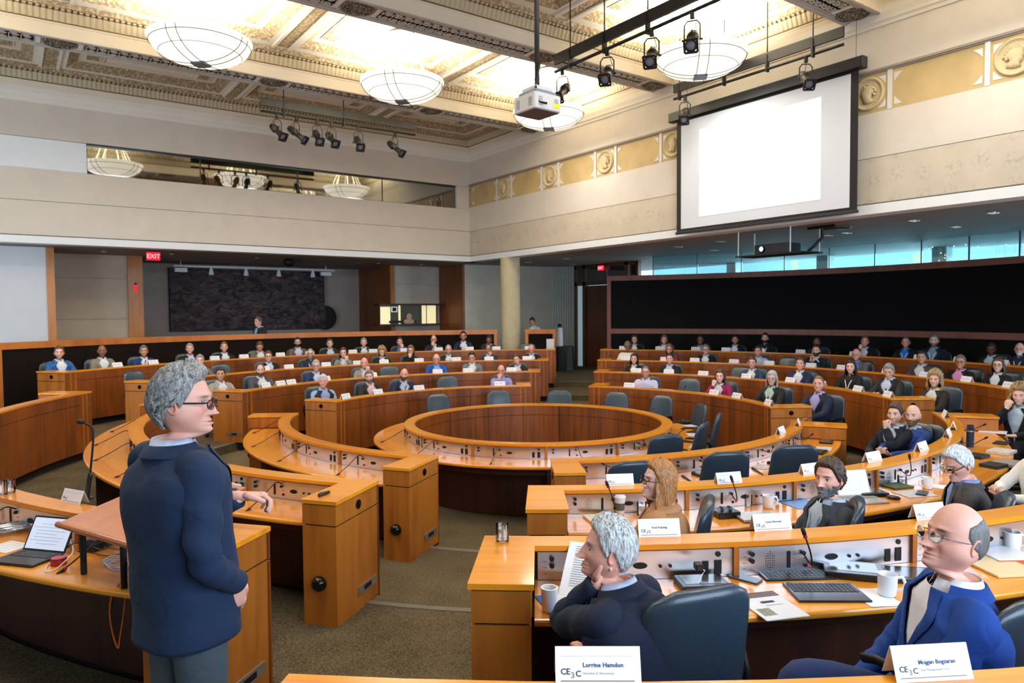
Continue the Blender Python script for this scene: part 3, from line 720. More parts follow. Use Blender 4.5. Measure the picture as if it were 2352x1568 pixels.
def desk(k, a0, a1, label, near, posts=(True, True), pitch=.98):
    r, H, zf = RR[k], RH[k], RZ[k]; zl = RZ[k-1] if k else 0
    am = (a0+a1)/2; base = pol(r+.3, am, zf)
    t = thing('curved_desk', label, 'desk', base, 0, 'concentric ring desks')
    pw = math.degrees(.27/(r+.32)); b0 = a0+pw if posts[0] else a0; b1 = a1-pw if posts[1] else a1
    n = max(3, int((a1-a0)/2.2))
    MB().arc(r-.004, r+.148, H-.026, H, b0, b1, n).build('ledge', WT, t)
    # front: veneered plates with fine open seams over a dark core
    z0 = zl + (.13 if k else .0)
    c = MB(); c.arc(r+.016, r+.118, z0, H-.02, a0+.2, a1-.2, n)
    if k: c.arc(r+.09, r+.13, zl, z0, a0+.3, a1-.3, n)
    c.build('core', GAPM, t)
    pitch_a = math.degrees(.62/r); m_ = max(1, round((a1-a0)/pitch_a)); g = math.degrees(.0035/r); f = MB()
    for i in range(m_):
        u0 = a0+(a1-a0)*i/m_+g; u1 = a0+(a1-a0)*(i+1)/m_-g
        f.arc(r, r+.017, z0, H-.187, u0, u1, 6); f.arc(r, r+.017, H-.18, H-.026, u0, u1, 6)
    f.build('front_panel', WP, t)
    MB().arc(r+.116, r+.579, H-.215, H-.18, b0, b1, n, .012).build('worksurface', WT, t)
    # knee space: dark back board, rail and brackets
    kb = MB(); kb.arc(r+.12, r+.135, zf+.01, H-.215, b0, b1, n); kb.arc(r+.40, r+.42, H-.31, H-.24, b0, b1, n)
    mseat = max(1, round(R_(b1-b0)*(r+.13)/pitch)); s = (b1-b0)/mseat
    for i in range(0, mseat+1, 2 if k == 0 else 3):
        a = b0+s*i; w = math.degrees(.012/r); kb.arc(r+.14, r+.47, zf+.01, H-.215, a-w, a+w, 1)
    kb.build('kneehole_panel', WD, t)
    dv = MB(); w = math.degrees(.014/(r+.13))
    for i in range(1, mseat): dv.arc(r+.10, r+.145, H-.18, H-.026, b0+s*i-w, b0+s*i+w, 1)
    dv.arc(r+.10, r+.122, H-.04, H-.026, b0, b1, n)
    if mseat > 1: dv.build('divider', WE, t)
    if near:
        for i in range(mseat): control(t, r+.122, b0+s*i+w, b0+s*(i+1)-w, H-.178, H-.040, near)
    else:
        MB().arc(r+.118, r+.126, H-.178, H-.04, b0, b1, n).build('control_strip', STEEL, t)
    if posts[0]: end_post(t, r, a0, a0+pw, H, zf, a0-9, near, zl if 0 else zf - (.0 if near else (zf-zl)*.0))
    if posts[1]: end_post(t, r, a1-pw, a1, H, zf, a1+9, near, zf)
    DESKS[(k, round(am))] = (t, b0, b1, s, mseat)
    return t
desk(0, -180, 180, 'closed round wooden ring desk at the centre of the hall', 1, (False, False), .96)
OWN = ['', 'second', 'third', 'fourth', 'fifth']
WHERE = {'near_right': 'on the right side of the near aisle', 'far_right': 'on the far right below the black board', 'far_left': 'on the far left side of the hall', 'near_left': 'on the left of the near aisle'}
for k in range(1, 5):
    for sd, (x0, x1) in SIDES.items():
        r = RR[k]; a0 = x0 + math.degrees(HW[x0]/(r+.32)); a1 = x1 - math.degrees(HW[x1]/(r+.32))
        if k == 4 and sd == 'near_left': continue
        near = {'near_right': 2 if k > 1 else 1, 'near_left': 2 if k > 1 else 1}.get(sd, 0)
        if k == 4 and sd == 'near_right': a0 = -132.3; near = 0
        desk(k, a0, a1, 'curved wooden desk, %s ring from the centre, %s' % (OWN[k], WHERE[sd]), near, (k != 4 or sd != 'near_right', True))
# ------------------------------------------------------------------ back walls of the seating
def rail_wall(a0, a1, label, z1=1.98, zlow=.602):
    r = 10.26; t = thing('rail_wall', label, 'partition', pol(r, (a0+a1)/2, zlow), 0)
    n = max(2, int(abs(a1-a0)/2)); MB().arc(r-.02, r+.10, z1-.13, z1, a0, a1, n).build('top_rail', WO if a1 < 0 else wood_rail, t)
    MB().arc(r, r+.08, zlow, z1-.12, a0, a1, n).build('dark_panel', PANELK, t)
    p = MB(); w = .5
    for a in (a0, a1-w): p.arc(r-.02, r+.1, zlow, z1-.1, a, a+w, 1)
    p.build('side_post', wood_rail, t); return t
wood_rail = wood('wood_rail', (160, 88, 34), (196, 118, 54), .4, 'v', .2)
PANELK = mat('acoustic_black', (24, 18, 16), .95, spec=.1, var=.15, vscale=30)
rail_wall(58.8, 129.2, 'long curved back wall of dark panels with orange wooden rail, far left seats')
rail_wall(49.2, 54.2, 'short piece of curved back wall right of the round column')
rail_wall(129.6, 150, 'curved back wall section beginning at the left picture edge')
t = thing('black_board_wall', 'huge curved black board framed in reddish wood, far right', 'board', pol(10.26, 10, .602))
BA0, BA1 = -26, 40.9
MB().arc(10.26, 10.3, .602, 3.42, BA0, BA1, 34).build('black_board', mat('board_black', (12, 12, 15), .8, spec=.2), t)
b = MB(); b.arc(10.2, 10.36, 3.36, 3.5, BA0, BA1, 34); b.build('top_frame', WB, t)
b = MB(); b.arc(10.22, 10.34, 1.85, 1.99, BA0, BA1-.6, 34); b.build('middle_rail', WB, t)
b = MB(); b.arc(10.22, 10.34, .9, 3.4, BA1-.62, BA1, 1); b.build('side_frame', WB, t)
v = MB()
for a in (34, 28.5, 23.5, 19, 15, 11.5, 8, 4.5, 1, -2.5, -6, -9.5, -13): v.arc(10.215, 10.25, 3.5, 3.503, a, a+.75, 1)
v.build('air_slot', BLK, t)
# ------------------------------------------------------------------ projection screen
t = thing('projection_screen', 'large white pull-down projection screen in front of the right wall', 'projection screen', (5.3, .03, 4.1))
MB().rbox((5.3, .06, 6.56), (.17, 4.2, .19), .03).build('screen_case', mat('case_black', (22, 23, 28), .35), t)
b = MB(); b.b2((5.285, -1.93, 4.12), (5.292, 1.97, 6.50)); b.build('screen_border', mat('screen_black', (18, 18, 20), .8), t)
b = MB(); b.b2((5.280, -1.80, 4.20), (5.287, 1.85, 6.42)); sc_ = b.build('screen_fabric', mat('screen_white', (222, 226, 232), .8), t)
b = MB(); b.b2((5.274, -1.28, 4.40), (5.282, 1.37, 6.17)); im = b.build('projected_picture', mat('projected', (200, 202, 206), .9, emit=(236, 242, 255), es=.62), t)
b = MB(); r2 = random.Random(3)
for k in range(11): b.b2((5.2725, .95-r2.uniform(.55, .75)*(1 if k % 3 else .8), 5.93-.035*k), (5.274, .95, 5.936-.035*k))
b.build('slide_text', mat('slide_text', (160, 176, 206), .8, emit=(190, 208, 240), es=.45), im)
MB().rbox((5.285, .02, 4.12), (.05, 3.95, .05), .02).build('bottom_bar', mat('case_black', (22, 23, 28), .35), t)
b = MB()
for y in (-1.85, 1.75): b.tube([(5.35, y, 6.65), (5.35, y, 7.9)], .004, 5)
b.build('hanger', BLK, t)
# ------------------------------------------------------------------ stage lights
LENS = mat('lens', (120, 130, 150), .08, .3, spec=1)
BODY = mat('fixture_body', (40, 36, 30), .4, .2); 
def spotlight():
    """ellipsoidal spotlight hanging from a clamp; origin at the clamp, barrel pointing along +x"""
    t = thing('stage_spotlight', '', 'stage light', (0, 0, 0), 0, '')
    MB().rbox((0, 0, -.03), (.05, .06, .10), .015).build('clamp', BLK, t)
    y = MB(); w = .105
    y.tube([(0, -w, -.36), (0, -w, -.16), (0, -w*.6, -.105), (0, w*.6, -.105), (0, w, -.16), (0, w, -.36)], [(.004, .012)]*6, 6)
    y.build('yoke', BLK, t)
    tilt = Matrix.Rotation(R_(38), 3, 'Y'); M_ = tilt @ Matrix.Rotation(PI/2, 3, 'Y'); c = (0, 0, -.36)
    MB().lathe(c, [(.02, -.24), (.06, -.24), (.075, -.2), (.085, -.08), (.06, -.04), (.055, .02), (.062, .03), (.062, .16), (.082, .17), (.085, .24), (.07, .24)], 18, M_).build('barrel', BODY, t, True, ang=35)
    MB().lathe(c, [(.001, .222), (.04, .224), (.068, .212)], 18, M_).build('lens', LENS, t, True)
    s = MB(); q = tilt @ Vector((.24, 0, 0)); s.box((q.x, q.y, q.z-.36), (.012, .2, .2), rot=tilt)
    s2 = MB(); 
    for k in range(4):
        a = k*PI/2; d = tilt @ Vector((.245, .085*math.cos(a), .085*math.sin(a))); s2.box((d.x, d.y, d.z-.36), (.014, .17 if k % 2 else .03, .03 if k % 2 else .17), rot=tilt)
    s2.build('gel_frame', BLK, t)
    k_ = MB(); 
    for s_ in (-1, 1): k_.cyl((0, s_*w-.0, -.36), .018, .0, 8); k_.tube([(0, s_*w*.9, -.36), (0, s_*(w+.035), -.36)], .014, 8)
    k_.tube([tuple((tilt @ Vector((-.02, 0, .06))) + Vector((0, 0, -.36))), tuple((tilt @ Vector((-.02, 0, .13))) + Vector((0, 0, -.36)))], .008, 6)
    k_.build('knob', BLK, t)
    cb = MB(); q = tilt @ Vector((-.24, 0, 0)); cb.tube([(q.x, q.y, q.z-.36), (q.x-.05, .03, q.z-.30), (q.x-.02, .05, -.2), (-.03, .02, -.02)], .005, 5); cb.build('cord', BLK, t)
    return t
SP0 = spotlight(); SPN = [0]
def rig(name, label, A, B, ztop, rods, lights, group, rows):
    A, B = Vector(A), Vector(B); D = (B-A).normalized(); t = thing(name, label, 'lighting bar', tuple((A+B)/2))
    ang = math.atan2(D.y, D.x); L = (B-A).length; c = (A+B)/2
    b = MB(); b.box(tuple(c), (L, .05, .17), ang); b.build('cable_tray', mat('tray_black', (30, 28, 26), .5), t)
    p0 = A + Vector((0, 0, -.20)); p1 = B + Vector((0, 0, -.20)); b = MB(); b.tube([tuple(p0), tuple(p1)], .026, 10); b.build('pipe', BLK, t)
    b = MB(); hg = MB()
    for u in rods:
        p = A + D*(L*u); b.tube([(p.x, p.y, p.z-.02), (p.x, p.y, ztop)], .011, 6); hg.box((p.x, p.y, p.z-.10), (.035, .075, .30), ang)
    b.build('rod', BLK, t); hg.build('hanger', BLK, t)
    for i, (u, yaw, lb) in enumerate(lights):
        p = A + D*(L*u) + Vector((0, 0, -.225))
        if SPN[0] == 0: o = SP0; o.location = p; o.rotation_euler = (0, 0, R_(yaw)); o['label'] = lb; o['group'] = group
        else: o = dup(SP0, p, R_(yaw), lb, group)
        SPN[0] += 1
def between(A, B, x, y):
    """fraction along A-B seen at pixel column x"""
    best = (1e9, 0)
    for k in range(201):
        u = k/200; P = [A[i]+(B[i]-A[i])*u for i in range(3)]; d = np.array(P)-CAM; px_ = 1176+FPX*(d@RGT)/(d@FWD)
        best = min(best, (abs(px_-x), u))
    return best[1]
zA = 6.98; A = tuple(at_z(598, 232, zA)); B = tuple(at_z(955, 290, zA)); B = (B[0], A[1], zA)
rig('lighting_bar', 'black lighting bar hung in the dark left ceiling bay with six lights', A, B, ZPN, [between(A, B, x, 0) for x in (651, 790)],
    [(between(A, B, 637, 0), -70, 'stage light at the left end of the left bay bar'), (between(A, B, 680, 0), -50, 'stage light second from the left end of the left bay bar'), (between(A, B, 727, 0), -95, 'small stage light third along the left bay bar'), (between(A, B, 760, 0), -85, 'stage light fourth along the left bay bar'), (between(A, B, 822, 0), -100, 'pale-lensed stage light fifth along the left bay bar'), (between(A, B, 908, 0), -60, 'stage light at the right end of the left bay bar')], 'stage lights on the left bay bar', 0)
zB = 6.75; A = tuple(at_z(1275, 138, zB)); B0 = at_z(1600, 0, zB); B = (A[0], B0[1]-.9, zB)
rig('lighting_bar', 'black lighting bar slanting up past the top edge beside the big bowl pendant', A, B, ZPN, [between(A, B, x, 0) for x in (1310, 1388, 1487)],
    [(between(A, B, 1292, 0), 205, 'stage light at the low end of the middle bar, beside the white projector'), (between(A, B, 1395, 0), 215, 'stage light second from the low end of the middle bar'), (between(A, B, 1497, 0), 215, 'stage light just left of the upper right bowl pendant'), (between(A, B, 1590, 0), 215, 'stage light high on the middle bar over the bowl pendant')], 'stage lights on the middle bar', 0)
A = tuple(at_x(1548, 205, 4.8)); B = tuple(at_x(1938, 70, 4.8)); B = (4.8, B[1], A[2])
rig('lighting_bar', 'long black lighting bar running above the projection screen', A, B, ZPN, [between(A, B, x, 0) for x in (1560, 1664, 1763, 1868)],
    [(between(A, B, 1573, 0), 215, 'stage light at the left end of the bar over the screen'), (between(A, B, 1852, 0), 230, 'stage light on the bar above the right part of the screen')], 'stage lights on the bar over the screen', 0)
# ------------------------------------------------------------------ white projector on its pole
P = at_d(1234, 243, 8.3); ang = math.atan2(-.58, .81) + R_(38)
t = thing('ceiling_projector', 'white projector with yellow sticker hanging on a black pole', 'projector', (P[0], P[1], P[2]))
z = P[2]
def bx(dx, dy, dz, cx=0, cy=0, cz=0, r=.02): return MB().rbox(tuple(Matrix.Rotation(ang, 3, 'Z') @ Vector((cx, cy, cz)) + Vector(P)), (dx, dy, dz), r, ang)
PW = mat('projector_white', (206, 204, 204), .45); PB = mat('projector_grey', (100, 92, 98), .6)
bx(.40, .40, .19, 0, 0, 0, .03).build('housing', PW, t); bx(.36, .36, .01, 0, 0, -.098).build('underside', PB, t)
bx(.32, .32, .04, 0, 0, .12).build('bracket', mat('bracket', (120, 130, 145), .4, .4), t); bx(.26, .26, .05, 0, 0, .17).build('mount', PW, t)
v = MB()
for s_ in (-1, 1):
    for k in range(6):
        for cx, cy, ox, oy in ((-.202, s_*.11, .003, .06), (s_*.12, -.202, .06, .003)):
            q = Matrix.Rotation(ang, 3, 'Z') @ Vector((cx, cy, -.05+.018*k)) + Vector(P); v.box(tuple(q), (ox, oy, .006), ang)
v.build('air_vent', mat('vent_grey', (120, 120, 124), .6), t)
bx(.10, .004, .05, .12, -.203, -.03, .002).build('sticker', mat('yellow', (250, 222, 20), .5), t)
b = MB(); b.tube([(P[0], P[1], z+.19), (P[0], P[1], ZPN)], .03, 12); b.build('pole', mat('pole_black', (44, 42, 38), .45), t, True)
b = MB(); b.tube([(P[0]+.03, P[1]-.02, z+.5), (P[0]-.05, P[1]-.06, z+.3), (P[0]-.14, P[1]-.15, z+.12), (P[0]-.13, P[1]-.2, z-.02), (P[0]-.05, P[1]-.25, z-.04)], .014, 7); b.build('cable', BLK, t)
# ------------------------------------------------------------------ dark projector on a hanging shelf
P = at_x(1786, 585, 6.1); t = thing('projector_shelf', 'black hanging shelf on four white rods below the screen', 'shelf', tuple(P))
z = P[2]; MB().box(tuple(P), (.6, 1.55, .025), .0).build('tray', BLK, t)
b = MB()
for dx, dy in ((-.27, .72), (-.27, -.45), (.27, .72), (.27, -.72)): b.tube([(P[0]+dx, P[1]+dy, z), (P[0]+dx, P[1]+dy, ZF0)], .012, 6)
b.build('rod', WHT, t)
t = thing('video_projector', 'black video projector with a glowing lens on the hanging shelf', 'projector', (P[0], P[1]+.1, z+.014))
MB().rbox((P[0]+.02, P[1]+.02, z+.115), (.42, .78, .19), .03).build('housing', mat('dark_housing', (24, 25, 30), .35), t)
b = MB(); Mx = Matrix.Rotation(-PI/2, 3, 'Y'); b.lathe((P[0]-.19, P[1]+.22, z+.12), [(.06, 0), (.06, .04), (.05, .045), (.045, .02)], 18, Mx); b.build('lens_ring', BLK, t)
b = MB(); b.lathe((P[0]-.19, P[1]+.22, z+.12), [(.001, .03), (.044, .026)], 18, Mx); b.build('lens', emitter('lens_glow', (190, 220, 255), 6), t)
t = thing('ceiling_bracket', 'black cable arm and bracket on the ceiling beside the dark projector', 'bracket', (P[0]+.2, P[1]-.7, z+.4))
b = MB(); q = P + np.array([.15, -.85, 0]); b.tube([(q[0], q[1], ZF0), (q[0], q[1], z+.28), (q[0]-.1, q[1]+.1, z+.12), (q[0]-.15, q[1]+.2, z+.02)], .03, 7); b.tube([(q[0], q[1]-.25, ZF0-.03), (q[0], q[1]+.3, ZF0-.03)], .03, 6); b.build('arm', BLK, t)
t = thing('ceiling_speaker', 'round dark ceiling loudspeaker right of the projector shelf', 'loudspeaker', tuple(at_z(1920, 522, ZF0)))
q = at_z(1920, 522, ZF0); MB().lathe((q[0], q[1], ZF0), [(.28, 0), (.27, -.03), (.2, -.05), (.01, -.05)], 24).build('body', mat('speaker_grey', (60, 60, 62), .5), t)
# ------------------------------------------------------------------ downlights in the side-bay ceilings
DG = emitter('downlight_small', (255, 250, 236), 1.6); DB = emitter('foyer_disc', (250, 252, 255), 3.0)
for (x, y) in ((1557, 566), (1655, 554), (1902, 540), (1945, 534), (2195, 520), (2100, 506), (2281, 488), (1640, 574), (238, 577), (394, 583), (590, 592), (869, 604), (824, 603), (968, 607), (1213, 602), (1300, 593), (1315, 606)):
    q = at_z(x, y, ZF0); right = x > 1100
    downlight(q[0], q[1], ZF0-.001, .07, right, 'recessed downlight in the low ceiling of the %s bay' % ('right' if right else 'left'), 'downlights of the %s low ceiling' % ('right' if right else 'left'), glow=DG)
for (x, y) in ((1571, 589), (1614, 598), (1668, 584), (1890, 570), (2266, 538)):
    d = ray(x, y); q = CAM + d*((4.6-CAM[2])/d[2]); t = thing('ceiling_disc_light', 'round disc light on the foyer ceiling beyond the glass', 'ceiling light', (q[0], q[1], 4.6), 0, 'disc lights on the foyer ceiling')
    MB().lathe((q[0], q[1], 4.6), [(.001, -.02), (.17, -.02), (.2, 0)], 20).build('diffuser', DB, t); MB().lathe((q[0], q[1], 4.6), [(.2, 0), (.215, -.01), (.215, .01)], 20).build('ring', ALU, t)
mb = MB(); mb.b2((10.8, -9, 4.62), (16, 11.4, 4.7)); structure(mb, 'ceiling_foyer', mat('foyer_ceiling', (214, 230, 236), .8))
for y_ in (5.5, 1.0, -3.5):
    ld = bpy.data.lights.new('foyer_fill', 'POINT'); ld.energy = 130; ld.color = (.85, .95, 1); ld.shadow_soft_size = .3; lo = bpy.data.objects.new('foyer_fill', ld); COL.objects.link(lo); lo.location = (13.9, y_, 2.9)  # unseen fill points, added to brighten the foyer ceiling; no fixtures here
# sparkling chandelier in the foyer
q = at_r(2230, 577, 12.6); t = thing('foyer_chandelier', 'sparkling cluster of small bulbs hanging in the foyer, right edge', 'chandelier', (q[0], q[1], 4.4))
b = MB(); w = MB(); r3 = random.Random(5)
for k in range(26):
    dx, dy, dz = r3.uniform(-.6, .6), r3.uniform(-.9, .9), r3.uniform(-.28, .28); c = (q[0]+dx, q[1]+dy, q[2]+dz); b.ell(c, (.018, .018, .018), 8, 5); w.tube([c, (c[0], c[1], 4.6)], .002, 4)
b.build('bulb', emitter('bulb', (255, 240, 205), 2.5), t); w.build('wire', ALU, t)
# ------------------------------------------------------------------ exit signs
def exit_sign(P, M, label, w=.34, h=.24, txt=True):
    t = thing('exit_sign', label, 'exit sign', tuple(P)); t.rotation_euler = M
    MB().box((0, 0, 0), (w, .05, h)).build('housing', emitter('exit_red', (255, 40, 66), 1.1), t, world=False)
    MB().box((0, 0, h/2+.02), (w*1.02, .055, .05)).build('bracket', BLK, t, world=False)
    if txt:
        te = text('EXIT', h*.72, emitter('exit_letters', (255, 190, 190), 1.2), 'lettering', t, Matrix.Translation((0, -.028, -h*.26)) @ Matrix.Rotation(PI/2, 4, 'X'), .001, 'CENTER', True)
exit_sign(at_y(352, 588, 10.95), (0, 0, 0), 'red lit EXIT sign under the balcony at upper left', .30, .20)
exit_sign(at_y(314, 663, 13.2), (0, 0, R_(70)), 'small red exit sign on the wood post left of the dark artwork', .25, .22, False)
exit_sign(at_x(1380, 615, 9.75), (0, 0, R_(-90)), 'small red exit sign above the wooden door by the black board', .24, .16)
# ------------------------------------------------------------------ artwork and its track lights
def art():
    m, t, b = nt('abstract_painting'); L = t.links; g = t.nodes.new('ShaderNodeNewGeometry')
    mp = t.nodes.new('ShaderNodeMapping'); mp.inputs['Scale'].default_value = (1.4, 1, 2.6); L.new(g.outputs['Position'], mp.inputs[0])
    n = t.nodes.new('ShaderNodeTexNoise'); n.inputs['Scale'].default_value = 2.0; n.inputs['Detail'].default_value = 12; n.inputs['Roughness'].default_value = .75; n.inputs['Distortion'].default_value = 1.2; L.new(mp.outputs[0], n.inputs['Vector'])
    r = t.nodes.new('ShaderNodeValToRGB'); e = r.color_ramp.elements; e[0].position = .35; e[0].color = lin((8, 8, 10)); e[1].position = .80; e[1].color = lin((190, 160, 50))
    for p_, c_ in ((.45, (34, 30, 36)), (.5, (92, 62, 50)), (.54, (36, 50, 92)), (.58, (112, 96, 58)), (.63, (140, 70, 64)), (.68, (60, 124, 104))):
        q = e.new(p_); q.color = lin(c_)
    L.new(n.outputs['Color'] if 0 else n.outputs['Fac'], r.inputs['Fac']); L.new(r.outputs[0], b.inputs['Base Color']); b.inputs['Roughness'].default_value = .7; return m
t = thing('abstract_painting', 'wide dark abstract painting with dots of colour on the back wall', 'painting', (0, 15.72, 2.0))
q0 = at_y(388, 616, 15.7); q1 = at_y(746, 757, 15.7)
MB().b2((q0[0], 15.66, 1.98), (q1[0], 15.74, q0[2])).build('canvas', art(), t)
b = MB(); b.b2((q0[0]-.02, 15.72, 1.96), (q1[0]+.02, 15.79, q0[2]+.02)); b.build('backing', BLK, t)
b = MB(); b.lathe((q1[0], 15.68, 2.35), [(.001, 0), (.4, .0), (.42, .03)], 28, Matrix.Rotation(PI/2, 3, 'X')); b.build('round_edge', BLK, t)
t = thing('track_light_rail', 'white track light rail above the dark painting', 'track light', (0, 14.6, ZF0-.2))
xs = [at_y(x, 610, 14.6)[0] for x in (415, 485, 565, 640, 718, 748)]
b = MB(); b.b2((xs[0]-.2, 14.57, ZF0-.16), (xs[-1]+.3, 14.63, ZF0-.12)); b.tube([(xs[0], 14.6, ZF0), (xs[0], 14.6, ZF0-.14)], .012, 5); b.tube([(xs[-1], 14.6, ZF0), (xs[-1], 14.6, ZF0-.14)], .012, 5); b.build('rail', WHT, t)
for x in xs[1:-1]: MB().lathe((x, 14.6, ZF0-.38), [(.08, 0), (.07, .08), (.045, .18), (.02, .24)], 12).build('lamp_head', WHT, t)
for x in (xs[0], xs[-1]): MB().box((x, 14.6, ZF0-.26), (.34, .12, .12)).build('flood_head', WHT, t)
t = thing('ceiling_camera', 'black camera on the ceiling of the left bay', 'camera', tuple(at_z(664, 594, ZF0)))
q = at_z(664, 594, ZF0); b = MB(); b.ell((q[0], q[1], ZF0-.1), (.16, .16, .13)); b.box((q[0]+.2, q[1], ZF0-.04), (.3, .3, .05)); b.build('dome', BLK, t)
# ------------------------------------------------------------------ translation booth window with people behind
t = thing('booth_window', 'long lit interpreters booth window in the back wall', 'window', (4.65, 13.0, 2.12))
b = MB(); b.b2((3.45, 12.75, 2.74), (5.85, 13.2, 2.80)); b.b2((3.4, 12.7, 2.08), (5.85, 13.2, 2.13)); b.build('shelf', WD, t)
b = MB(); b.b2((3.58, 12.98, 2.13), (5.72, 13.0, 2.74)); b.build('glass', mat('booth_back', (44, 48, 42), .3, emit=(60, 60, 48), es=.4), t)
b = MB(); b.b2((5.12, 12.965, 2.13), (5.28, 12.985, 2.74)); b.b2((5.32, 12.965, 2.13), (5.66, 12.985, 2.74)); b.b2((4.25, 12.965, 2.13), (4.32, 12.985, 2.74)); b.b2((3.6, 12.965, 2.13), (3.95, 12.985, 2.7)); b.build('lit_panel', mat('booth_lit', (220, 212, 170), .5, emit=(226, 214, 166), es=.9), t)
b = MB(); b.b2((3.98, 12.95, 2.52), (4.2, 12.965, 2.70)); b.build('screen_frame', mat('booth_screen', (210, 214, 210), .5, emit=(190, 200, 200), es=.6), t)
b = MB(); b.b2((4.02, 12.94, 2.55), (4.16, 12.952, 2.67)); b.b2((3.9, 12.94, 2.16), (4.9, 12.97, 2.24)); b.build('monitor', BLK, t)
b = MB(); b.ell((4.62, 12.93, 2.36), (.10, .05, .12)); b.ell((4.62, 12.94, 2.2), (.2, .05, .1)); b.build('interpreter_head', mat('skin_booth', (196, 160, 140), .6), t)
# counter, black cloth table and urn near the door
q = at_z(1268, 848, .602); t = thing('black_cloth_table', 'small table under a black cloth at the far end of the aisle', 'table', (8.3, 9.4, .602))
c = MB(); n = 40; rings = []
for zz, s_ in ((1.38, 1), (1.36, 1.02), (1.0, 1.04), (.61, 1.07)):
    rings.append([(8.25+.38*s_*math.cos(2*PI*k/n)*(1+.03*math.sin(9*2*PI*k/n)*(1.38-zz)), 9.35+.38*s_*math.sin(2*PI*k/n)*(1+.03*math.sin(9*2*PI*k/n)*(1.38-zz)), zz) for k in range(n)])
c.loft(rings); c.build('cloth', BLK, t)
t = thing('white_urn', 'white urn with black lid standing near the slatted wall', 'urn', (8.2, 9.4, 1.39))
b = MB(); b.lathe((8.2, 9.4, 1.385), [(.001, 0), (.10, 0), (.11, .05), (.1, .5), (.07, .6), (.001, .6)], 16); b.build('body', WHT, t, True, ang=40); b = MB(); b.ell((8.2, 9.4, 2.03), (.07, .07, .08)); b.build('lid', BLK, t)
q = at_r(1264, 790, 10.12); t = thing('white_notice', 'blank white notice on the short wall piece by the column', 'notice', tuple(q)); MB().box(tuple(q), (.22, .012, .3), R_(-42)).build('card', WHT, t)
# ------------------------------------------------------------------ swivel chairs
def chair():
    t = thing('leather_chair', '', 'chair', (0, 0, 0), 0, '')
    # backrest: tall rounded trapezoid, gently curved, leaning back. sitter faces +y
    def slab(y0, th, z0, z1, w0, w1, lean, n=9, curve=.05, rnd_=.09):
        b = MB(); rings = []
        for side in (1, -1): pass
        Rk = []
        m_ = 14
        for i in range(m_+1):
            u = i/m_; z = z0+(z1-z0)*u; w = w0+(w1-w0)*u
            e = 0
            if u > .8: q = (u-.8)/.2; e = 1-math.sqrt(max(0, 1-q*q*.96))
            if u < .1: q = 1-u/.1; e = .5*(1-math.sqrt(max(0, 1-q*q*.96)))
            ww = w - e*rnd_*1.3; tt = th*(1-.35*e) * (1-.25*u)
            yb = y0 - lean*(z-z0)
            ring = []
            K = 22
            for k in range(K):
                a = 2*PI*k/K; cx = math.copysign(abs(math.cos(a))**.55, math.cos(a)); sy = math.copysign(abs(math.sin(a))**.75, math.sin(a))
                x = ww*cx; ring.append((x, yb + tt*sy + curve*(x/w0)**2, z))
            Rk.append(ring)
        b.loft(Rk); return b
    slab(-.20, .042, .46, .985, .262, .222, .20).build('backrest', LEATH, t, True)
    s = MB(); s.rbox((0, .04, .47), (.50, .48, .09), .10); s.build('seat', LEATH, t, True, ang=50)
    for sx in (-1, 1):
        a = MB(); a.tube([(sx*.25, -.16, .46), (sx*.275, -.18, .58), (sx*.28, -.14, .66), (sx*.28, .10, .67), (sx*.27, .16, .65)], [(.013, .02)]*5, 8); a.build('armrest', BLK, t, True)
    MB().cyl((0, 0, .12), .03, .32, 12).build('gas_lift', BLK, t)
    b = MB(); w = MB()
    for k in range(5):
        c, s_ = math.cos(2*PI*k/5+.3), math.sin(2*PI*k/5+.3); b.tube([(0, 0, .12), (.16*c, .16*s_, .11), (.29*c, .29*s_, .075)], [(.03, .02), (.024, .016), (.015, .012)], 6)
        w.tube([(.29*c-.02*s_, .29*s_+.02*c, .03), (.29*c+.02*s_, .29*s_-.02*c, .03)], .03, 10)
    b.build('base', ALU, t); w.build('caster', BLK, t)
    return t
CH0 = chair(); CHN = [0]
def put_chair(x, y, z, face, label, group='blue leather swivel chairs', light=False):
    """face: direction the sitter looks (degrees)"""
    rz = R_(face) - PI/2
    if CHN[0] == 0: o = CH0; o.location = (x, y, z); o.rotation_euler = (0, 0, rz); o['label'] = label; o['group'] = group
    else: o = dup(CH0, (x, y, z), rz, label, group)
    CHN[0] += 1; return o
def ring_pos(k, x, y, dr=.95, far=None):
    """seat position on ring k under the photo column x"""
    r = RR[k] + dr
    c = [at_r(x, y, r, True), at_r(x, y, r, False)]
    z = RZ[k] + 1.1
    # choose the crossing whose height matches the seated head best
    if far is None: P = min(c, key=lambda p: abs(p[2]-z))
    else: P = c[0] if far else c[1]
    return P
def ring_ang(P): return math.degrees(math.atan2(P[1], P[0]))
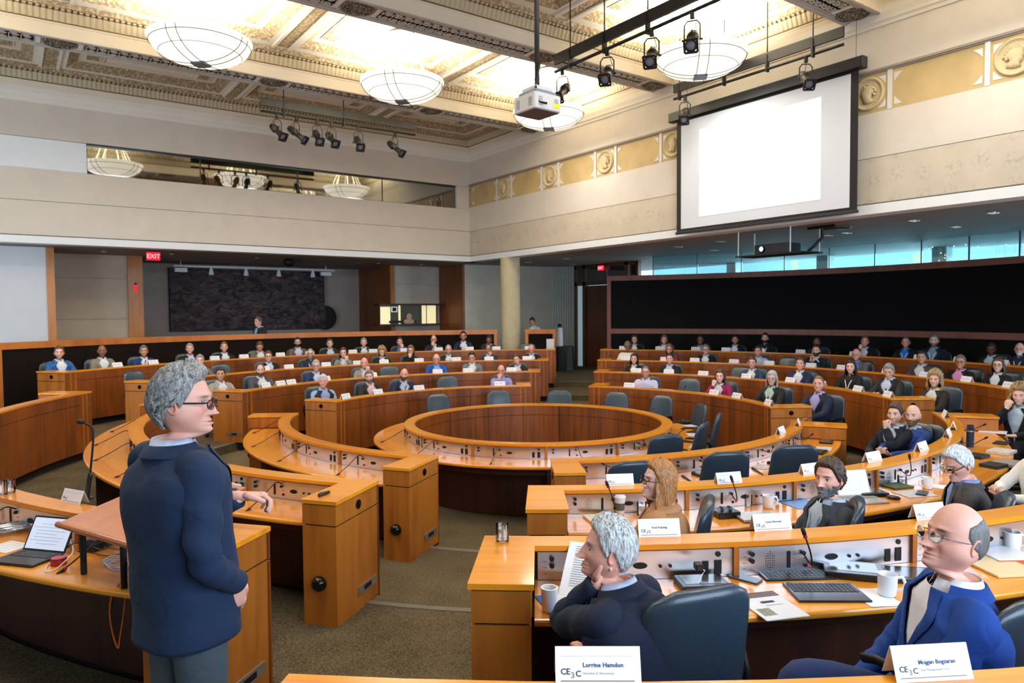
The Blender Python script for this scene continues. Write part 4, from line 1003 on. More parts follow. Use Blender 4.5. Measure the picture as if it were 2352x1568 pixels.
# ------------------------------------------------------------------ tent name cards
CARDS = [0]
def card_mesh(w=.216, h=.085, d=.07):
    b = MB(); t_ = .0012
    for s_ in (-1, 1):
        b.loft([[(-w/2, s_*d/2, 0), (w/2, s_*d/2, 0), (w/2, s_*(d/2+t_), 0), (-w/2, s_*(d/2+t_), 0)], [(-w/2, 0, h), (w/2, 0, h), (w/2, s_*t_, h), (-w/2, s_*t_, h)]])
    return b
INK = mat('ink_navy', (30, 60, 110), .6); INKG = mat('ink_grey', (168, 172, 182), .6); INKB = mat('ink_bronze', (150, 130, 120), .6); INKD = mat('ink_dark', (40, 46, 60), .6)
def new_card():
    t = thing('name_card', '', 'name card', (0, 0, 0), 0, ''); card_mesh().build('folded_card', PAPER, t, world=False)
    l = MB(); sl = math.atan2(.035, .085); M_ = Matrix.Rotation(-sl, 3, 'X')
    for s_ in (1, -1):   # bronze line and a line of print on both faces
        for (x0, x1, z0, z1) in ((-.09, .09, .012, .016), (-.02, .06, .044, .052), (-.085, -.045, .038, .05)):
            P = []
            for o in (.0006, .0016):
                P.append([(s_*x, -s_*(.035*(1-z/.085)+o+.0012), z) for x, z in ((x0, z0), (x1, z0), (x1, z1), (x0, z1))])
            l.loft(P)
    l.build('print', INKG, t, world=False); return t
CARD0 = new_card()
def put_card(x, y, z, face, label, group='white name cards on the desks'):
    rz = R_(face)+PI/2
    if CARDS[0] == 0: o = CARD0; o.location = (x, y, z); o.rotation_euler = (0, 0, rz); o['label'] = label; o['group'] = group
    else: o = dup(CARD0, (x, y, z), rz, label, group)
    CARDS[0] += 1; return o
RN = ['inner', 'second', 'third', 'fourth', 'fifth']
def card_px(x, y, k, label, far=True, tilt=0):
    P = at_z(x, y, RH[k]); a = ring_ang(P); r = RR[k]+.07
    q = pol(r, a, RH[k]); return put_card(q[0], q[1], RH[k]+.0005, a+180+tilt, label)
# cards on the far desks: photo pixel of the foot of the card
FAR = {4: [(227, 843), (308, 836), (475, 827), (558, 824), (636, 819), (725, 818), (806, 812), (857, 811), (925, 808), (1001, 805), (1075, 804), (1138, 803), (1214, 801), (1432, 804), (1515, 805), (1594, 807), (1660, 809), (1730, 812), (1820, 815), (1914, 822), (2076, 828), (2152, 834), (2266, 840), (2335, 847)],
       3: [(578, 850), (652, 847), (745, 842), (818, 838), (895, 838), (960, 832), (1048, 830), (1122, 828), (1210, 826), (1433, 830), (1520, 832), (1586, 834), (1676, 837), (1744, 842), (1828, 848), (1920, 851), (2011, 860), (2102, 868), (2187, 879), (2283, 892)],
       2: [(489, 872), (590, 890), (669, 888), (774, 878), (862, 868), (1017, 862), (1084, 860), (1178, 858), (1442, 862), (1518, 863), (1597, 866), (1677, 874), (1763, 883), (1850, 889), (1928, 901), (2015, 913)],
       1: [(811, 918), (895, 909), (975, 899), (1152, 890), (1429, 895), (1604, 911), (1670, 917), (1740, 932)]}
for k, L in FAR.items():
    for (x, y) in L:
        side = 'far left desks' if x < 1330 else 'far right desks'
        card_px(x, y-2, k, 'small white folded name card on the %s ring desk, %s' % (RN[k], side))
    
# ------------------------------------------------------------------ gooseneck microphones
MICR = mat('mic_red', (150, 24, 30), .5)
def mic(kind):
    t = thing('gooseneck_microphone', '', 'microphone', (0, 0, 0), 0, '')
    # origin on the control panel face, +y points to the seated person
    if kind == 'down': P = [(0, .0, .02), (0, .05, .045), (0, .10, .03), (0, .22, -.035), (0, .33, -.085)]
    elif kind == 'up': P = [(0, .0, 0), (0, .05, -.03), (0.005, .085, -.03), (.02, .10, .03), (.05, .105, .11)]
    else: P = [(0, .0, 0), (0, .06, -.012), (.03, .12, -.005), (.09, .17, .04), (.15, .21, .075)]
    # smooth
    Q = []
    for i in range(len(P)-1):
        p0 = Vector(P[max(i-1, 0)]); p1 = Vector(P[i]); p2 = Vector(P[i+1]); p3 = Vector(P[min(i+2, len(P)-1)])
        for k in range(5):
            u = k/5; Q.append(.5*((2*p1)+(p2-p0)*u+(2*p0-5*p1+4*p2-p3)*u*u+(3*p1-p0-3*p2+p3)*u**3))
    Q.append(Vector(P[-1]))
    MB().tube(Q, .0042, 7).build('stem', BLK, t, True, world=False)
    d = (Q[-1]-Q[-2]).normalized(); e = Q[-1]
    MB().tube([e, e+d*.004, e+d*.014, e+d*.018], [.007, .0105, .0105, .008], 10).build('ring', MICR, t, True, world=False)
    MB().tube([e+d*.016, e+d*.022, e+d*.05, e+d*.058], [.007, .0105, .0105, .006], 10).build('head', BLK, t, True, world=False)
    MB().tube([(0, -.004, 0), (0, .012, 0)], .011, 10).build('base', BLK, t, world=False)
    return t
MICS = {k: None for k in ('down', 'up', 'out')}
def put_mic(kind, key, i, label, group, seat_u=.36, lift=.03, yaw=0):
    t, b0, b1, s, n = DESKS[key]; k = key[0]; a = b0 + s*i + math.degrees(seat_u/(RR[k]+.12)); q = pol(RR[k]+.128, a, RH[k]-.109+lift)
    rz = R_(a)-PI/2+yaw
    if MICS[kind] is None: MICS[kind] = o = mic(kind); o.location = q; o.rotation_euler = (0, 0, rz); o['label'] = label; o['group'] = group
    else: o = dup(MICS[kind], q, rz, label, group)
    return o
for key, (t, b0, b1, s, n) in sorted(DESKS.items(), key=lambda kv: kv[0]):
    k, am = key
    for i in range(n):
        a = b0+s*(i+.36); aa = (a+360) % 360
        if k == 0:
            kind = 'down' if 150 < aa < 262 else 'out'
            grp, lb = 'microphones of the closed inner ring', 'thin black gooseneck microphone on the closed inner ring desk'
        elif 170 < am < 190:
            kind = 'down'; grp, lb = 'microphones on the near left %s desk' % RN[k], 'black gooseneck microphone drooping over the near left %s ring desk' % RN[k]
        elif -100 < am < -80:
            kind = 'up' if k > 1 else 'out'; grp, lb = 'microphones on the near right %s desk' % RN[k], 'black gooseneck microphone on the near right %s ring desk' % RN[k]
            if k == 4: continue
            if k == 2 and i > 3: kind = 'out'
        else:
            if i % 2: continue
            kind = 'up'; grp, lb = 'microphones on the far desks', 'tiny black microphone on a far %s ring desk' % RN[k]
        put_mic(kind, key, i, lb, grp)
# ------------------------------------------------------------------ people
def sm(x, a, b):
    t = np.clip((x-a)/(b-a), 0, 1); return t*t*(3-2*t)
def skin_mat():
    m, t, b = nt('skin'); a = t.nodes.new('ShaderNodeAttribute'); a.attribute_name = 'Col'
    t.links.new(a.outputs['Color'], b.inputs['Base Color']); b.inputs['Roughness'].default_value = .48; b.inputs['Specular IOR Level'].default_value = .45
    g = t.nodes.new('ShaderNodeTexCoord'); n = t.nodes.new('ShaderNodeTexNoise'); n.inputs['Scale'].default_value = 90; bp = t.nodes.new('ShaderNodeBump'); bp.inputs['Strength'].default_value = .12; bp.inputs['Distance'].default_value = .004
    t.links.new(g.outputs['Object'], n.inputs['Vector']); t.links.new(n.outputs['Fac'], bp.inputs['Height']); t.links.new(bp.outputs[0], b.inputs['Normal']); return m
SKIN = skin_mat()
def hair_mat(c, c2=None):
    key = 'hair_%d_%d_%d' % c
    if key in MATS: return MATS[key]
    m, t, b = nt(key); L = t.links; g = t.nodes.new('ShaderNodeTexCoord'); mp = t.nodes.new('ShaderNodeMapping'); mp.inputs['Scale'].default_value = (1, 1, .16); L.new(g.outputs['Object'], mp.inputs[0])
    n = t.nodes.new('ShaderNodeTexNoise'); n.inputs['Scale'].default_value = 150; n.inputs['Detail'].default_value = 4; n.inputs['Distortion'].default_value = .6; L.new(mp.outputs[0], n.inputs['Vector'])
    r = t.nodes.new('ShaderNodeValToRGB'); r.color_ramp.elements[0].position = .3; r.color_ramp.elements[1].position = .72
    d = c2 or tuple(int(v*.55) for v in c); r.color_ramp.elements[0].color = lin(d); r.color_ramp.elements[1].color = lin(tuple(min(255, int(v*1.15+6)) for v in c)); L.new(n.outputs['Fac'], r.inputs['Fac']); L.new(r.outputs[0], b.inputs['Base Color'])
    bp = t.nodes.new('ShaderNodeBump'); bp.inputs['Strength'].default_value = .5; bp.inputs['Distance'].default_value = .006; L.new(n.outputs['Fac'], bp.inputs['Height']); L.new(bp.outputs[0], b.inputs['Normal'])
    b.inputs['Roughness'].default_value = .5; MATS[key] = m; return m
def cloth_mat(c, rough=.8, kind='plain', sheen=.02):
    key = 'cloth_%s_%d_%d_%d' % ((kind,)+tuple(c))
    if key in MATS: return MATS[key]
    m, t, b = nt(key); L = t.links; g = t.nodes.new('ShaderNodeTexCoord'); c_ = lin(c)
    b.inputs['Roughness'].default_value = rough; b.inputs['Sheen Weight'].default_value = sheen; b.inputs['Base Color'].default_value = c_; b.inputs['Specular IOR Level'].default_value = .3
    n = t.nodes.new('ShaderNodeTexNoise'); n.inputs['Scale'].default_value = 11; n.inputs['Detail'].default_value = 2; n.inputs['Distortion'].default_value = .8
    bp = t.nodes.new('ShaderNodeBump'); bp.inputs['Strength'].default_value = .35; bp.inputs['Distance'].default_value = .02; L.new(g.outputs['Object'], n.inputs['Vector']); L.new(n.outputs['Fac'], bp.inputs['Height']); L.new(bp.outputs[0], b.inputs['Normal'])
    if kind in ('tweed', 'stripe', 'check'):
        x = t.nodes.new('ShaderNodeTexNoise' if kind == 'tweed' else 'ShaderNodeTexWave'); 
        x.inputs['Scale'].default_value = 160 if kind == 'tweed' else (28 if kind == 'stripe' else 14)
        if kind == 'check': x.bands_direction = 'DIAGONAL'
        r = t.nodes.new('ShaderNodeMapRange'); r.inputs['From Min'].default_value = .3; r.inputs['From Max'].default_value = .7; r.inputs['To Min'].default_value = .72; r.inputs['To Max'].default_value = 1.25
        s = t.nodes.new('ShaderNodeVectorMath'); s.operation = 'SCALE'; s.inputs[0].default_value = c_[:3]; L.new(g.outputs['Object'], x.inputs['Vector']); L.new(x.outputs['Fac'], r.inputs['Value']); L.new(r.outputs[0], s.inputs['Scale']); L.new(s.outputs[0], b.inputs['Base Color'])
    MATS[key] = m; return m
def rotm(yaw=0, pitch=0, roll=0):
    """yaw turns to the left (+), pitch looks up (+), roll tips to the right shoulder"""
    return np.array(Matrix.Rotation(R_(yaw), 3, 'Z') @ Matrix.Rotation(R_(pitch), 3, 'X') @ Matrix.Rotation(R_(roll), 3, 'Y'))
def G(x, s): return np.exp(-(x/s)**2)
class Head:
    def __init__(s, n=40, m=34, fat=0, nose=1, jaw=1, chin=0, seed=0): s.n, s.m, s.fat, s.nose, s.jaw, s.chin, s.seed = n, m, fat, nose, jaw, chin, seed
    def surf(s, th, ph, feat=True):
        """th: 0 front, + towards the person's right; ph elevation (radians) -> points"""
        dx = np.cos(ph)*np.sin(th); dy = np.cos(ph)*np.cos(th); dz = np.sin(ph)
        t = sm(-dz, .05, .95); fr = sm(dy, -.15, .5)
        x = (.076+.006*s.fat)*dx*(1 - (.26-.12*s.fat)*t*s.jaw); x = x*(1+.03*sm(-dy, .2, .9)*(dz > -.5))
        y = np.where(dy > 0, .089, .104)*dy*(1 - .22*t*sm(-dy, 0, .6)); z = np.where(dz > 0, .119, .122)*dz
        # flatter temples and face
        x = x*(1-.05*fr*G(z-.01, .03))
        # chin and jaw carried forward
        y = y + fr*(.046+.004*s.chin)*G(z+.108, .030)*G(x, .042) + fr*.014*G(z+.075, .03)*G(x, .045)
        x = x*(1+(.07+.14*s.fat)*G(z+.060, .035)*sm(np.abs(dx), .2, .8)*sm(dy, -.5, .2))
        y = y + .012*t*sm(-dy, .1, .8)
        if feat:
            ax = np.abs(x)
            y = y + fr*(.0065*G(z-.026, .010)*G(ax-.026, .022) - .0135*G(z-.001, .014)*G(ax-.031, .0155) + .0065*G(z-.000, .0085)*G(ax-.031, .0125))
            y = y + fr*(.006*G(z+.030, .02)*G(ax-.043, .016))
            h = np.clip((.014-z)/.056, 0, 1); n_ = s.nose
            y = y + fr*n_*(np.where((z < .016) & (z > -.05), h*.028+.004, 0)*G(x, .0095+.004*h)*sm(z, -.0495, -.039) + .004*G(z+.038, .006)*G(x, .012) + .008*G(z+.040, .007)*G(ax-.0115, .0055))
            y = y - fr*.004*G(z+.055, .006)*G(x, .006)
            y = y + fr*(.0075*G(z+.0625, .0045)*G(x, .021) + .0075*G(z+.0735, .0055)*G(x, .017) - .0042*G(z+.068, .0022)*G(x, .023) - .004*G(z+.0855, .007)*G(x, .02))
            y = y - fr*.003*G(z+.05, .03)*G(ax-.032, .006)
        return np.stack([x, y, z], -1)
HAIRC = {'grey': (150, 148, 146), 'silver': (196, 196, 194), 'white': (226, 226, 228), 'brown': (74, 52, 38), 'dark': (28, 24, 24), 'lbrown': (120, 88, 58), 'blond': (176, 142, 96), 'red': (178, 120, 66), 'salt': (104, 100, 98)}
SK = {'fair': (226, 178, 158), 'pale': (230, 186, 170), 'tan': (198, 146, 116), 'brown': (140, 94, 70), 'dark': (96, 62, 48), 'rosy': (224, 166, 148)}
def catmull(P, n=5):
    P = [np.array(p, float) for p in P]; Q = []
    for i in range(len(P)-1):
        p0, p1, p2, p3 = P[max(i-1, 0)], P[i], P[i+1], P[min(i+2, len(P)-1)]
        for k in range(n):
            u = k/n; Q.append(.5*((2*p1)+(p2-p0)*u+(2*p0-5*p1+4*p2-p3)*u*u+(3*p1-p0-3*p2+p3)*u**3))
    Q.append(P[-1]); return Q
def hand(mb, W_, D, Nn, side, curl=(35, 35, 30), n=6, sc=1, thumb=35, spread=1, finger_curl=None):
    """W_ wrist, D forearm/hand direction, Nn palm normal, side +1 right hand"""
    W_ = np.array(W_, float); D = np.array(D, float); D /= np.linalg.norm(D); Nn = np.array(Nn, float); Nn -= D*(Nn@D); Nn /= np.linalg.norm(Nn)
    B = np.cross(D, Nn)*side     # towards the thumb for this hand
    rings = []
    for u, w, h, o in ((-.03, .026, .021, 0), (0, .027, .019, 0), (.025, .034, .019, .002), (.06, .041, .016, .002), (.085, .041, .0125, 0), (.094, .036, .008, 0)):
        c = W_ + D*u*sc + Nn*o; k_ = 10
        rings.append([c + B*w*sc*math.cos(2*PI*k/k_) + Nn*h*sc*math.sin(2*PI*k/k_) for k in range(k_)])
    mb.loft(rings)
    for i, (off, L, r) in enumerate(((.031, .072, .0088), (.0105, .082, .0092), (-.0105, .076, .0088), (-.030, .060, .0078))):
        p = W_ + D*(.084-.006*abs(i-1.3))*sc + B*off*sc; a = 0; P = [p-D*.012, p]; rr = [r*sc*.98, r*sc*1.02]; cu = finger_curl[i] if finger_curl else 1
        dd = D + B*off*1.6*spread
        dd = dd/np.linalg.norm(dd)
        for j, (f, c) in enumerate(((.45, curl[0]), (.32, curl[1]), (.23, curl[2]))):
            a += R_(c*cu); v = dd*math.cos(a) + Nn*math.sin(a)
            P.append(P[-1]+v*L*f*sc*.5); rr.append(r*sc*(1.0-.07*j)); P.append(P[-1]+v*L*f*sc*.5); rr.append(r*sc*(.95-.09*j))
        P.append(P[-1]+v*.004); rr.append(r*sc*.45)
        mb.tube(P, rr, n)
    p = W_ + D*.018*sc + B*.024*sc; a = R_(thumb); v = D*math.cos(a)+B*math.sin(a)*.8+Nn*.35; v /= np.linalg.norm(v); v2 = v*.9+D*.45+Nn*.25; v2 /= np.linalg.norm(v2)
    mb.tube([p-v*.01, p+v*.02*sc, p+v*.040*sc, p+v*.040*sc+v2*.028*sc, p+v*.040*sc+v2*.034*sc], [.014*sc, .0135*sc, .0105*sc, .0092*sc, .004*sc], n)
def ik(S, T, a, b, pole):
    S, T = np.array(S, float), np.array(T, float); d = T-S; L = np.linalg.norm(d); L2 = min(L, (a+b)*.995); d = d/L; T = S+d*L2
    x = (a*a-b*b+L2*L2)/(2*L2); h = math.sqrt(max(a*a-x*x, 0)); p = np.array(pole, float); p = p-d*(p@d); p /= np.linalg.norm(p)
    return S+d*x+p*h, T
TT = [0, .12, .28, .45, .62, .76, .86, .925, .965, 1.0, 1.03]
TA = [.172, .168, .156, .160, .175, .186, .184, .150, .100, .070, .062]
TB = [.128, .124, .116, .120, .126, .122, .108, .092, .078, .066, .058]
def torso_rows(P0, U, F, X, L, k=1.0, ex=0, n=28, t0=0, t1=1.03, m=22, wid=1, belly=0, broad=1):
    ts = np.linspace(t0, t1, m); rows = []
    for t in ts:
        a = (np.interp(t, TT, TA)*(broad if t > .5 else (1+(broad-1)*t*2)) + ex)*wid*k; b = (np.interp(t, TT, TB)+ex)*k
        c = P0 + U*L*t; row = []
        for j in range(n):
            th = 2*PI*j/n; cx = math.sin(th); cy = math.cos(th); e = .84 if t < .9 else 1
            x = math.copysign(abs(cx)**e, cx)*a; y = math.copysign(abs(cy)**e, cy)*b
            if cy > 0: y *= 1 + belly*math.exp(-((t-.25)/.28)**2)
            fo = .018*math.sin(min(t, 1)*PI)-.02*sm(np.array(t), .75, 1.0)      # curved spine
            row.append(c + X*x + F*(y - fo*.6) - U*(.030*(abs(cx)**2)*sm(np.array(t), .7, .9)*(1-sm(np.array(t), .92, 1.0))))
        rows.append(row)
    return ts, rows
PEOPLE = [0]
def person(label, loc, face, hy=0, hp=0, hr=0, skin='fair', hair='short', hc='brown', jacket=(30, 32, 40), shirt=(226, 230, 236), outer='jacket', trousers=(30, 32, 38),
           glasses=None, beard=None, pose='desk', scale=1, det=0, lean=0, lanyard=None, tie=None, belly=0, broad=1, jk='plain', sk='plain', stand=False, group=None, head=None, rhand=None, lhand=None, legs=True, tlean=0, hoff=(0,0,0), opening=1.0, hem=.20, locks=0, longh=.30):
    broad = broad*1.08
    n_h, m_h = {0: (36, 30), 1: (64, 56), 2: (128, 120)}[det]
    t = thing('person', label, 'person', loc, R_(face)-PI/2, group); t.scale = (scale,)*3
    H = Head(n_h, m_h, **(head or {})); rr = random.Random(PEOPLE[0]*13+5); nr = np.random.RandomState(PEOPLE[0]+3); PEOPLE[0] += 1
    hipz = .92 if stand else .09
    X = np.array([math.cos(R_(tlean)), 0, math.sin(R_(tlean))]); U = np.array([-math.sin(R_(tlean)), math.sin(R_(lean)), math.cos(R_(lean))]); U /= np.linalg.norm(U); F = np.cross(U, X)
    X = np.cross(F, U); P0 = np.array([0, 0, hipz-.07]); L = .575 if stand else .56
    N = P0+U*L*1.0
    Rh = rotm(hy, hp, hr); Hc = N + U*.055 + F*.020 + np.array(hoff) + Rh @ np.array([0, .012, .100])
    def W(p): return (p @ Rh.T) + Hc
    # ---- body: head, neck and trunk in one surface, then arms and hands
    body = MB(); cols = []
    nrow = m_h
    ph = np.concatenate([np.linspace(PI/2-.04, PI/2-.5, max(4, nrow//8))[:-1], np.linspace(PI/2-.5, -R_(60), nrow)]); th = np.linspace(0, 2*PI, n_h, endpoint=False)
    # finer columns over the face
    th = th + .42*np.sin(2*th)*0 - .38*np.sin(th) if det else th - .3*np.sin(th)
    TH, PH = np.meshgrid(th, ph); S_ = H.surf(TH, PH); hx, hyy, hz = S_[..., 0], S_[..., 1], S_[..., 2]; fr = (S_[..., 1] > .035)
    base = np.array(lin(SK[skin])[:3]); C_ = np.ones(S_.shape)*base
    def mix(mask, col): C_[...] = C_*(1-mask[..., None]) + np.array(col)*mask[..., None]
    ax = np.abs(hx); rosy = base*np.array([1.0, .72, .68])
    mix(fr*(G(ax-.046, .02)*G(hz+.03, .022)*.45+G(hx, .014)*G(hz+.04, .014)*.6), rosy)
    bw = 1 if det else 1.35
    mix(fr*(G(hz+.0675, .0085*bw)*G(hx, .0215)*.85 > .45)*.8, base*np.array([.80, .45, .45]))
    mix(fr*G(hz+.068, .0016*bw)*G(hx, .024)*.9, base*.25)
    hcol = np.array(lin(HAIRC[hc])[:3]); eb = hcol*.8 if hair != 'bald' else base*.45
    mix(fr*np.clip(1.4*G(hz-.023-.06*(.03-np.abs(ax-.031))*0, .0045*bw)*G(ax-.032, .0155), 0, 1)*.9, eb*.7)
    eye = fr*(((ax-.031)/.0145)**2+((hz-.0)/.0062)**2 < 1); mix(eye*1.0, np.array([.55, .53, .52]) if det else base*.4)
    mix(fr*(((ax-.0305)/.006)**2+((hz-.0)/.006)**2 < 1)*1.0, np.array([.03, .025, .02]))
    mix(fr*G(hz-.0065, .0022*bw)*G(ax-.031, .013)*.8, base*.22); mix(fr*G(hz+.007, .003)*G(ax-.031, .014)*.3, base*.5)
    if det: mix(fr*(G(hz+.0465, .0028)*G(ax-.009, .0035))*.85, base*.18)
    if beard:
        bc = np.array(lin(HAIRC[beard[1]])[:3]); reg = sm(-hz, .040, .058)*sm(hyy, -.02, .02)*(1-.9*G(hz+.068, .009)*G(hx, .02)); reg = np.maximum(reg, 0)
        reg = reg*sm(-hz+.25*np.maximum(.06-ax, 0)*0, .03, .05)
        if beard[0] == 'goatee': reg = reg*np.clip(G(hx, .03)*1.6, 0, 1)
        mix(np.clip(reg*(.75 if beard[0] != 'stubble' else .35), 0, .9), bc)
    if hair in ('buzz', 'ring', 'bald') :
        pass
    rows = [W(S_[i]) for i in range(S_.shape[0])]; rc = [C_[i] for i in range(S_.shape[0])]
    # jaw underside to neck to trunk
    last = S_[-1]; neck_top = np.stack([.056*np.sin(th), .056*np.cos(th)-.022, np.full(n_h, -.128)], -1)
    for u in (.35, .7, 1.0):
        q = last*(1-u)+neck_top*u; q[:, 2] = last[:, 2]*(1-u)+(-.128)*u - .004*math.sin(u*PI); rows.append(W(q)); rc.append(np.ones((n_h, 3))*base)
    nb = np.array([N + U*.028 + X*(.063*math.sin(a)) + F*(.061*math.cos(a)-.004) for a in th]); topw = rows[-1]
    for u in (.35, .7, 1.0): rows.append(topw*(1-u)+nb*u); rc.append(np.ones((n_h, 3))*base)
    for t_ in (.985, .955, .91, .84, .7, .5, .2, 0):
        a = np.interp(t_, TT, TA)*.86; b = np.interp(t_, TT, TB)*.86
        rows.append(np.array([P0+U*L*t_+X*a*math.sin(q)+F*b*math.cos(q) for q in th])); rc.append(np.ones((n_h, 3))*base)
    body.loft([list(r) for r in rows], True); cols += [c for r in rc for c in r]
    # ears
    for s_ in (-1, 1):
        E = []; K = 12 if det else 8
        for (ro, yo, bump) in ((1.0, 0, 0), (1.05, .006, .009), (.86, .010, .013), (.62, .004, .007), (.3, .002, .004), (.05, .001, .004)):
            E.append([W(np.array([s_*(.0725+bump+.004*math.cos(2*PI*k/K)*-1), -.012-.018*ro*math.cos(2*PI*k/K)*(1 if 1 else 0)-.006*ro*math.sin(2*PI*k/K), -.010+.031*ro*math.sin(2*PI*k/K)*(1.05 if math.sin(2*PI*k/K) > 0 else .95)])) for k in range(K)])
        body.loft(E, True); ec = base*np.array([1.0, .8, .78]); cols += [ec]*(len(body.v)-len(cols))
    # ---- arms
    def tp(x, y, z): return P0*0 + np.array([x, y, z])
    Sh = {s_: P0+U*L*.865+X*s_*.150*broad - F*.005 for s_ in (-1, 1)}
    deskz = .235; dy = .42
    poses = {
     'desk': {1: ((.13, dy-.02, deskz+.02), (.7, -.4, -.4), (-.45, .9, -.05), (0, 0, -1)), -1: ((-.12, dy, deskz+.02), (-.7, -.4, -.4), (.45, .9, -.05), (0, 0, -1))},
     'lap': {1: ((.08, .26, .14), (.8, -.5, 0), (-.5, .7, -.1), (0, 0, -1)), -1: ((-.07, .27, .15), (-.8, -.5, 0), (.5, .7, -.1), (0, 0, -1))},
     'chin': {1: ((.045, .22, .58), (.6, .2, -1), (-.25, -.15, 1), (0, -1, .1)), -1: ((-.10, dy-.1, deskz+.02), (-.7, -.4, -.4), (.8, .5, 0), (0, 0, -1))},
     'chinl': {-1: ((-.045, .22, .58), (-.6, .2, -1), (.25, -.15, 1), (0, -1, .1)), 1: ((.10, dy-.1, deskz+.02), (.7, -.4, -.4), (-.8, .5, 0), (0, 0, -1))},
     'clasp': {1: ((.035, .25, .53), (.7, .3, -1), (-.1, -.1, 1), (-1, 0, 0)), -1: ((-.035, .25, .53), (-.7, .3, -1), (.1, -.1, 1), (1, 0, 0))},
     'phone': {1: ((.05, .36, .30), (.8, -.3, -.3), (-.4, .8, .3), (-.3, 0, 1)), -1: ((-.06, .35, .30), (-.8, -.3, -.3), (.4, .8, .3), (.3, 0, 1))},
     'down': {1: ((.24, .05, .72), (.3, -1, 0), (0, .1, -1), (-1, 0, 0)), -1: ((-.24, .05, .72), (-.3, -1, 0), (0, .1, -1), (1, 0, 0))}}
    pz_ = dict(poses[pose if not stand or pose != 'desk' else 'down'])
    if rhand: pz_[1] = rhand
    if lhand: pz_[-1] = lhand
    sl = MB(); arms = {}
    for s_ in (1, -1):
        T, pole, hd, nn = pz_[s_][:4]; cu = pz_[s_][4] if len(pz_[s_]) > 4 else ((35, 40, 25) if pose in ('desk', 'lap', 'down') else (60, 55, 30))
        opt = pz_[s_][5] if len(pz_[s_]) > 5 else {}
        E_, T2 = ik(Sh[s_], T, .29, .25, pole); arms[s_] = (Sh[s_], E_, T2)
        fa = T2-E_; fa /= np.linalg.norm(fa); v0 = len(body.v)
        body.tube([Sh[s_], Sh[s_]*.5+E_*.5, E_, E_+fa*.06, T2-fa*.03, T2], [.034, .032, .028, .028, .024, .025], 10)
        hand(body, T2, hd, nn, s_, cu, 5 if not det else 10, 1.0, **opt); cols += [base]*(len(body.v)-len(cols))
    o = body.build('body', SKIN, t, True, world=False)
    at = o.data.color_attributes.new('Col', 'FLOAT_COLOR', 'POINT'); cc = np.ones((len(body.v), 4), np.float32); cc[:, :3] = np.array(cols)[:len(body.v)]; at.data.foreach_set('color', cc.ravel())
    # ---- shirt and jacket
    nT = 28 if not det else 48; mT = 20 if not det else 40
    smat = cloth_mat(shirt, .8, sk); jmat = cloth_mat(jacket, .82, jk)
    def noisy(rows, amp, f=9, seed=0):
        r_ = np.array(rows); ph_ = seed*1.7
        d = amp*(np.sin(r_[..., 2]*f*3+r_[..., 0]*f*2+ph_)*np.sin(r_[..., 0]*f*3.3-r_[..., 2]*f+ph_*2)); c = r_.mean(1, keepdims=True); v = r_-c; v /= np.linalg.norm(v, axis=-1, keepdims=True)+1e-9
        return r_+v*d[..., None]
    tsS, rS = torso_rows(P0, U, F, X, L, 1, .006, nT, 0, .985, mT, belly=belly, broad=broad); rS = noisy(rS, .003 if outer == 'jacket' else .006)
    sh = MB(); sh.loft([list(r) for r in rS], False)
    def sleeve(mb, s_, r0, r1, r2, end=.0, seed=0, amp=.005):
        S0, E_, T2 = arms[s_]; fa = (T2-E_)/np.linalg.norm(T2-E_); ua = (E_-S0)/np.linalg.norm(E_-S0)
        inner = S0 - X*s_*.07 + U*.012
        Pp = catmull([inner, S0+U*.002, S0*.62+E_*.38, E_-ua*.05, E_+fa*.045+0*ua, (E_*.45+T2*.55), T2-fa*end], 4 if not det else 8); K = len(Pp)
        rr_ = np.interp(np.linspace(0, 1, K), [0, .17, .34, .52, .68, .85, 1], [r0*.9, r0*1.03, r0*.94, r1*1.06, r1*1.02, (r1+r2)/2, r2])
        q = MB(); q.tube(Pp, [float(v) for v in rr_], 12 if not det else 24); V = np.array(q.v); nn_ = 12 if not det else 24
        for i in range(K):
            c = V[i*nn_:(i+1)*nn_].mean(0)
            for j in range(nn_):
                k_ = i*nn_+j; d = V[k_]-c; l = np.linalg.norm(d)+1e-9
                V[k_] += d/l*amp*(math.sin(i*(1.9 if not det else .95)+j*2*PI/nn_+seed)*(1.0 if .3*K < i < .8*K else .4)+.5*math.sin(j*4*PI/nn_+i*.7+seed))
        mb.add([tuple(v) for v in V], q.f)
    nude = outer in ('shirt',)
    if outer in ('shirt', 'vest'):
        for s_ in (1, -1): sleeve(sh, s_, .060, .046, .035, .01, rr.random()*6, .0035)
    sh.build('shirt', smat, t, True, world=False)
    # shirt collar: standing band folded outward, open at the throat
    if outer != 'sweater' or det:
        co = MB(); rws = []
        for (zz, ro) in ((-.014, .074), (.028, .066), (.034, .069), (.002, .081), (-.004, .084)):
            rws.append([N + U*zz + X*(ro*math.sin(a)*1.02) + F*(ro*math.cos(a)-.002) - U*(.012*(math.cos(a) > .55)) for a in np.linspace(.22, 2*PI-.22, 26)])
        co.loft(rws, False, False); co.build('collar', smat, t, True, world=False)
    if tie: 
        tb = MB(); P_ = [N+F*.072-U*.0, N+F*.095-U*.06, N+F*.128-U*.2, N+F*.13-U*.36]; tb.tube(P_, [(.012, .006), (.016, .004), (.028, .003), (.034, .003)], 8); tb.build('tie', cloth_mat(tie, .5), t, True, world=False)
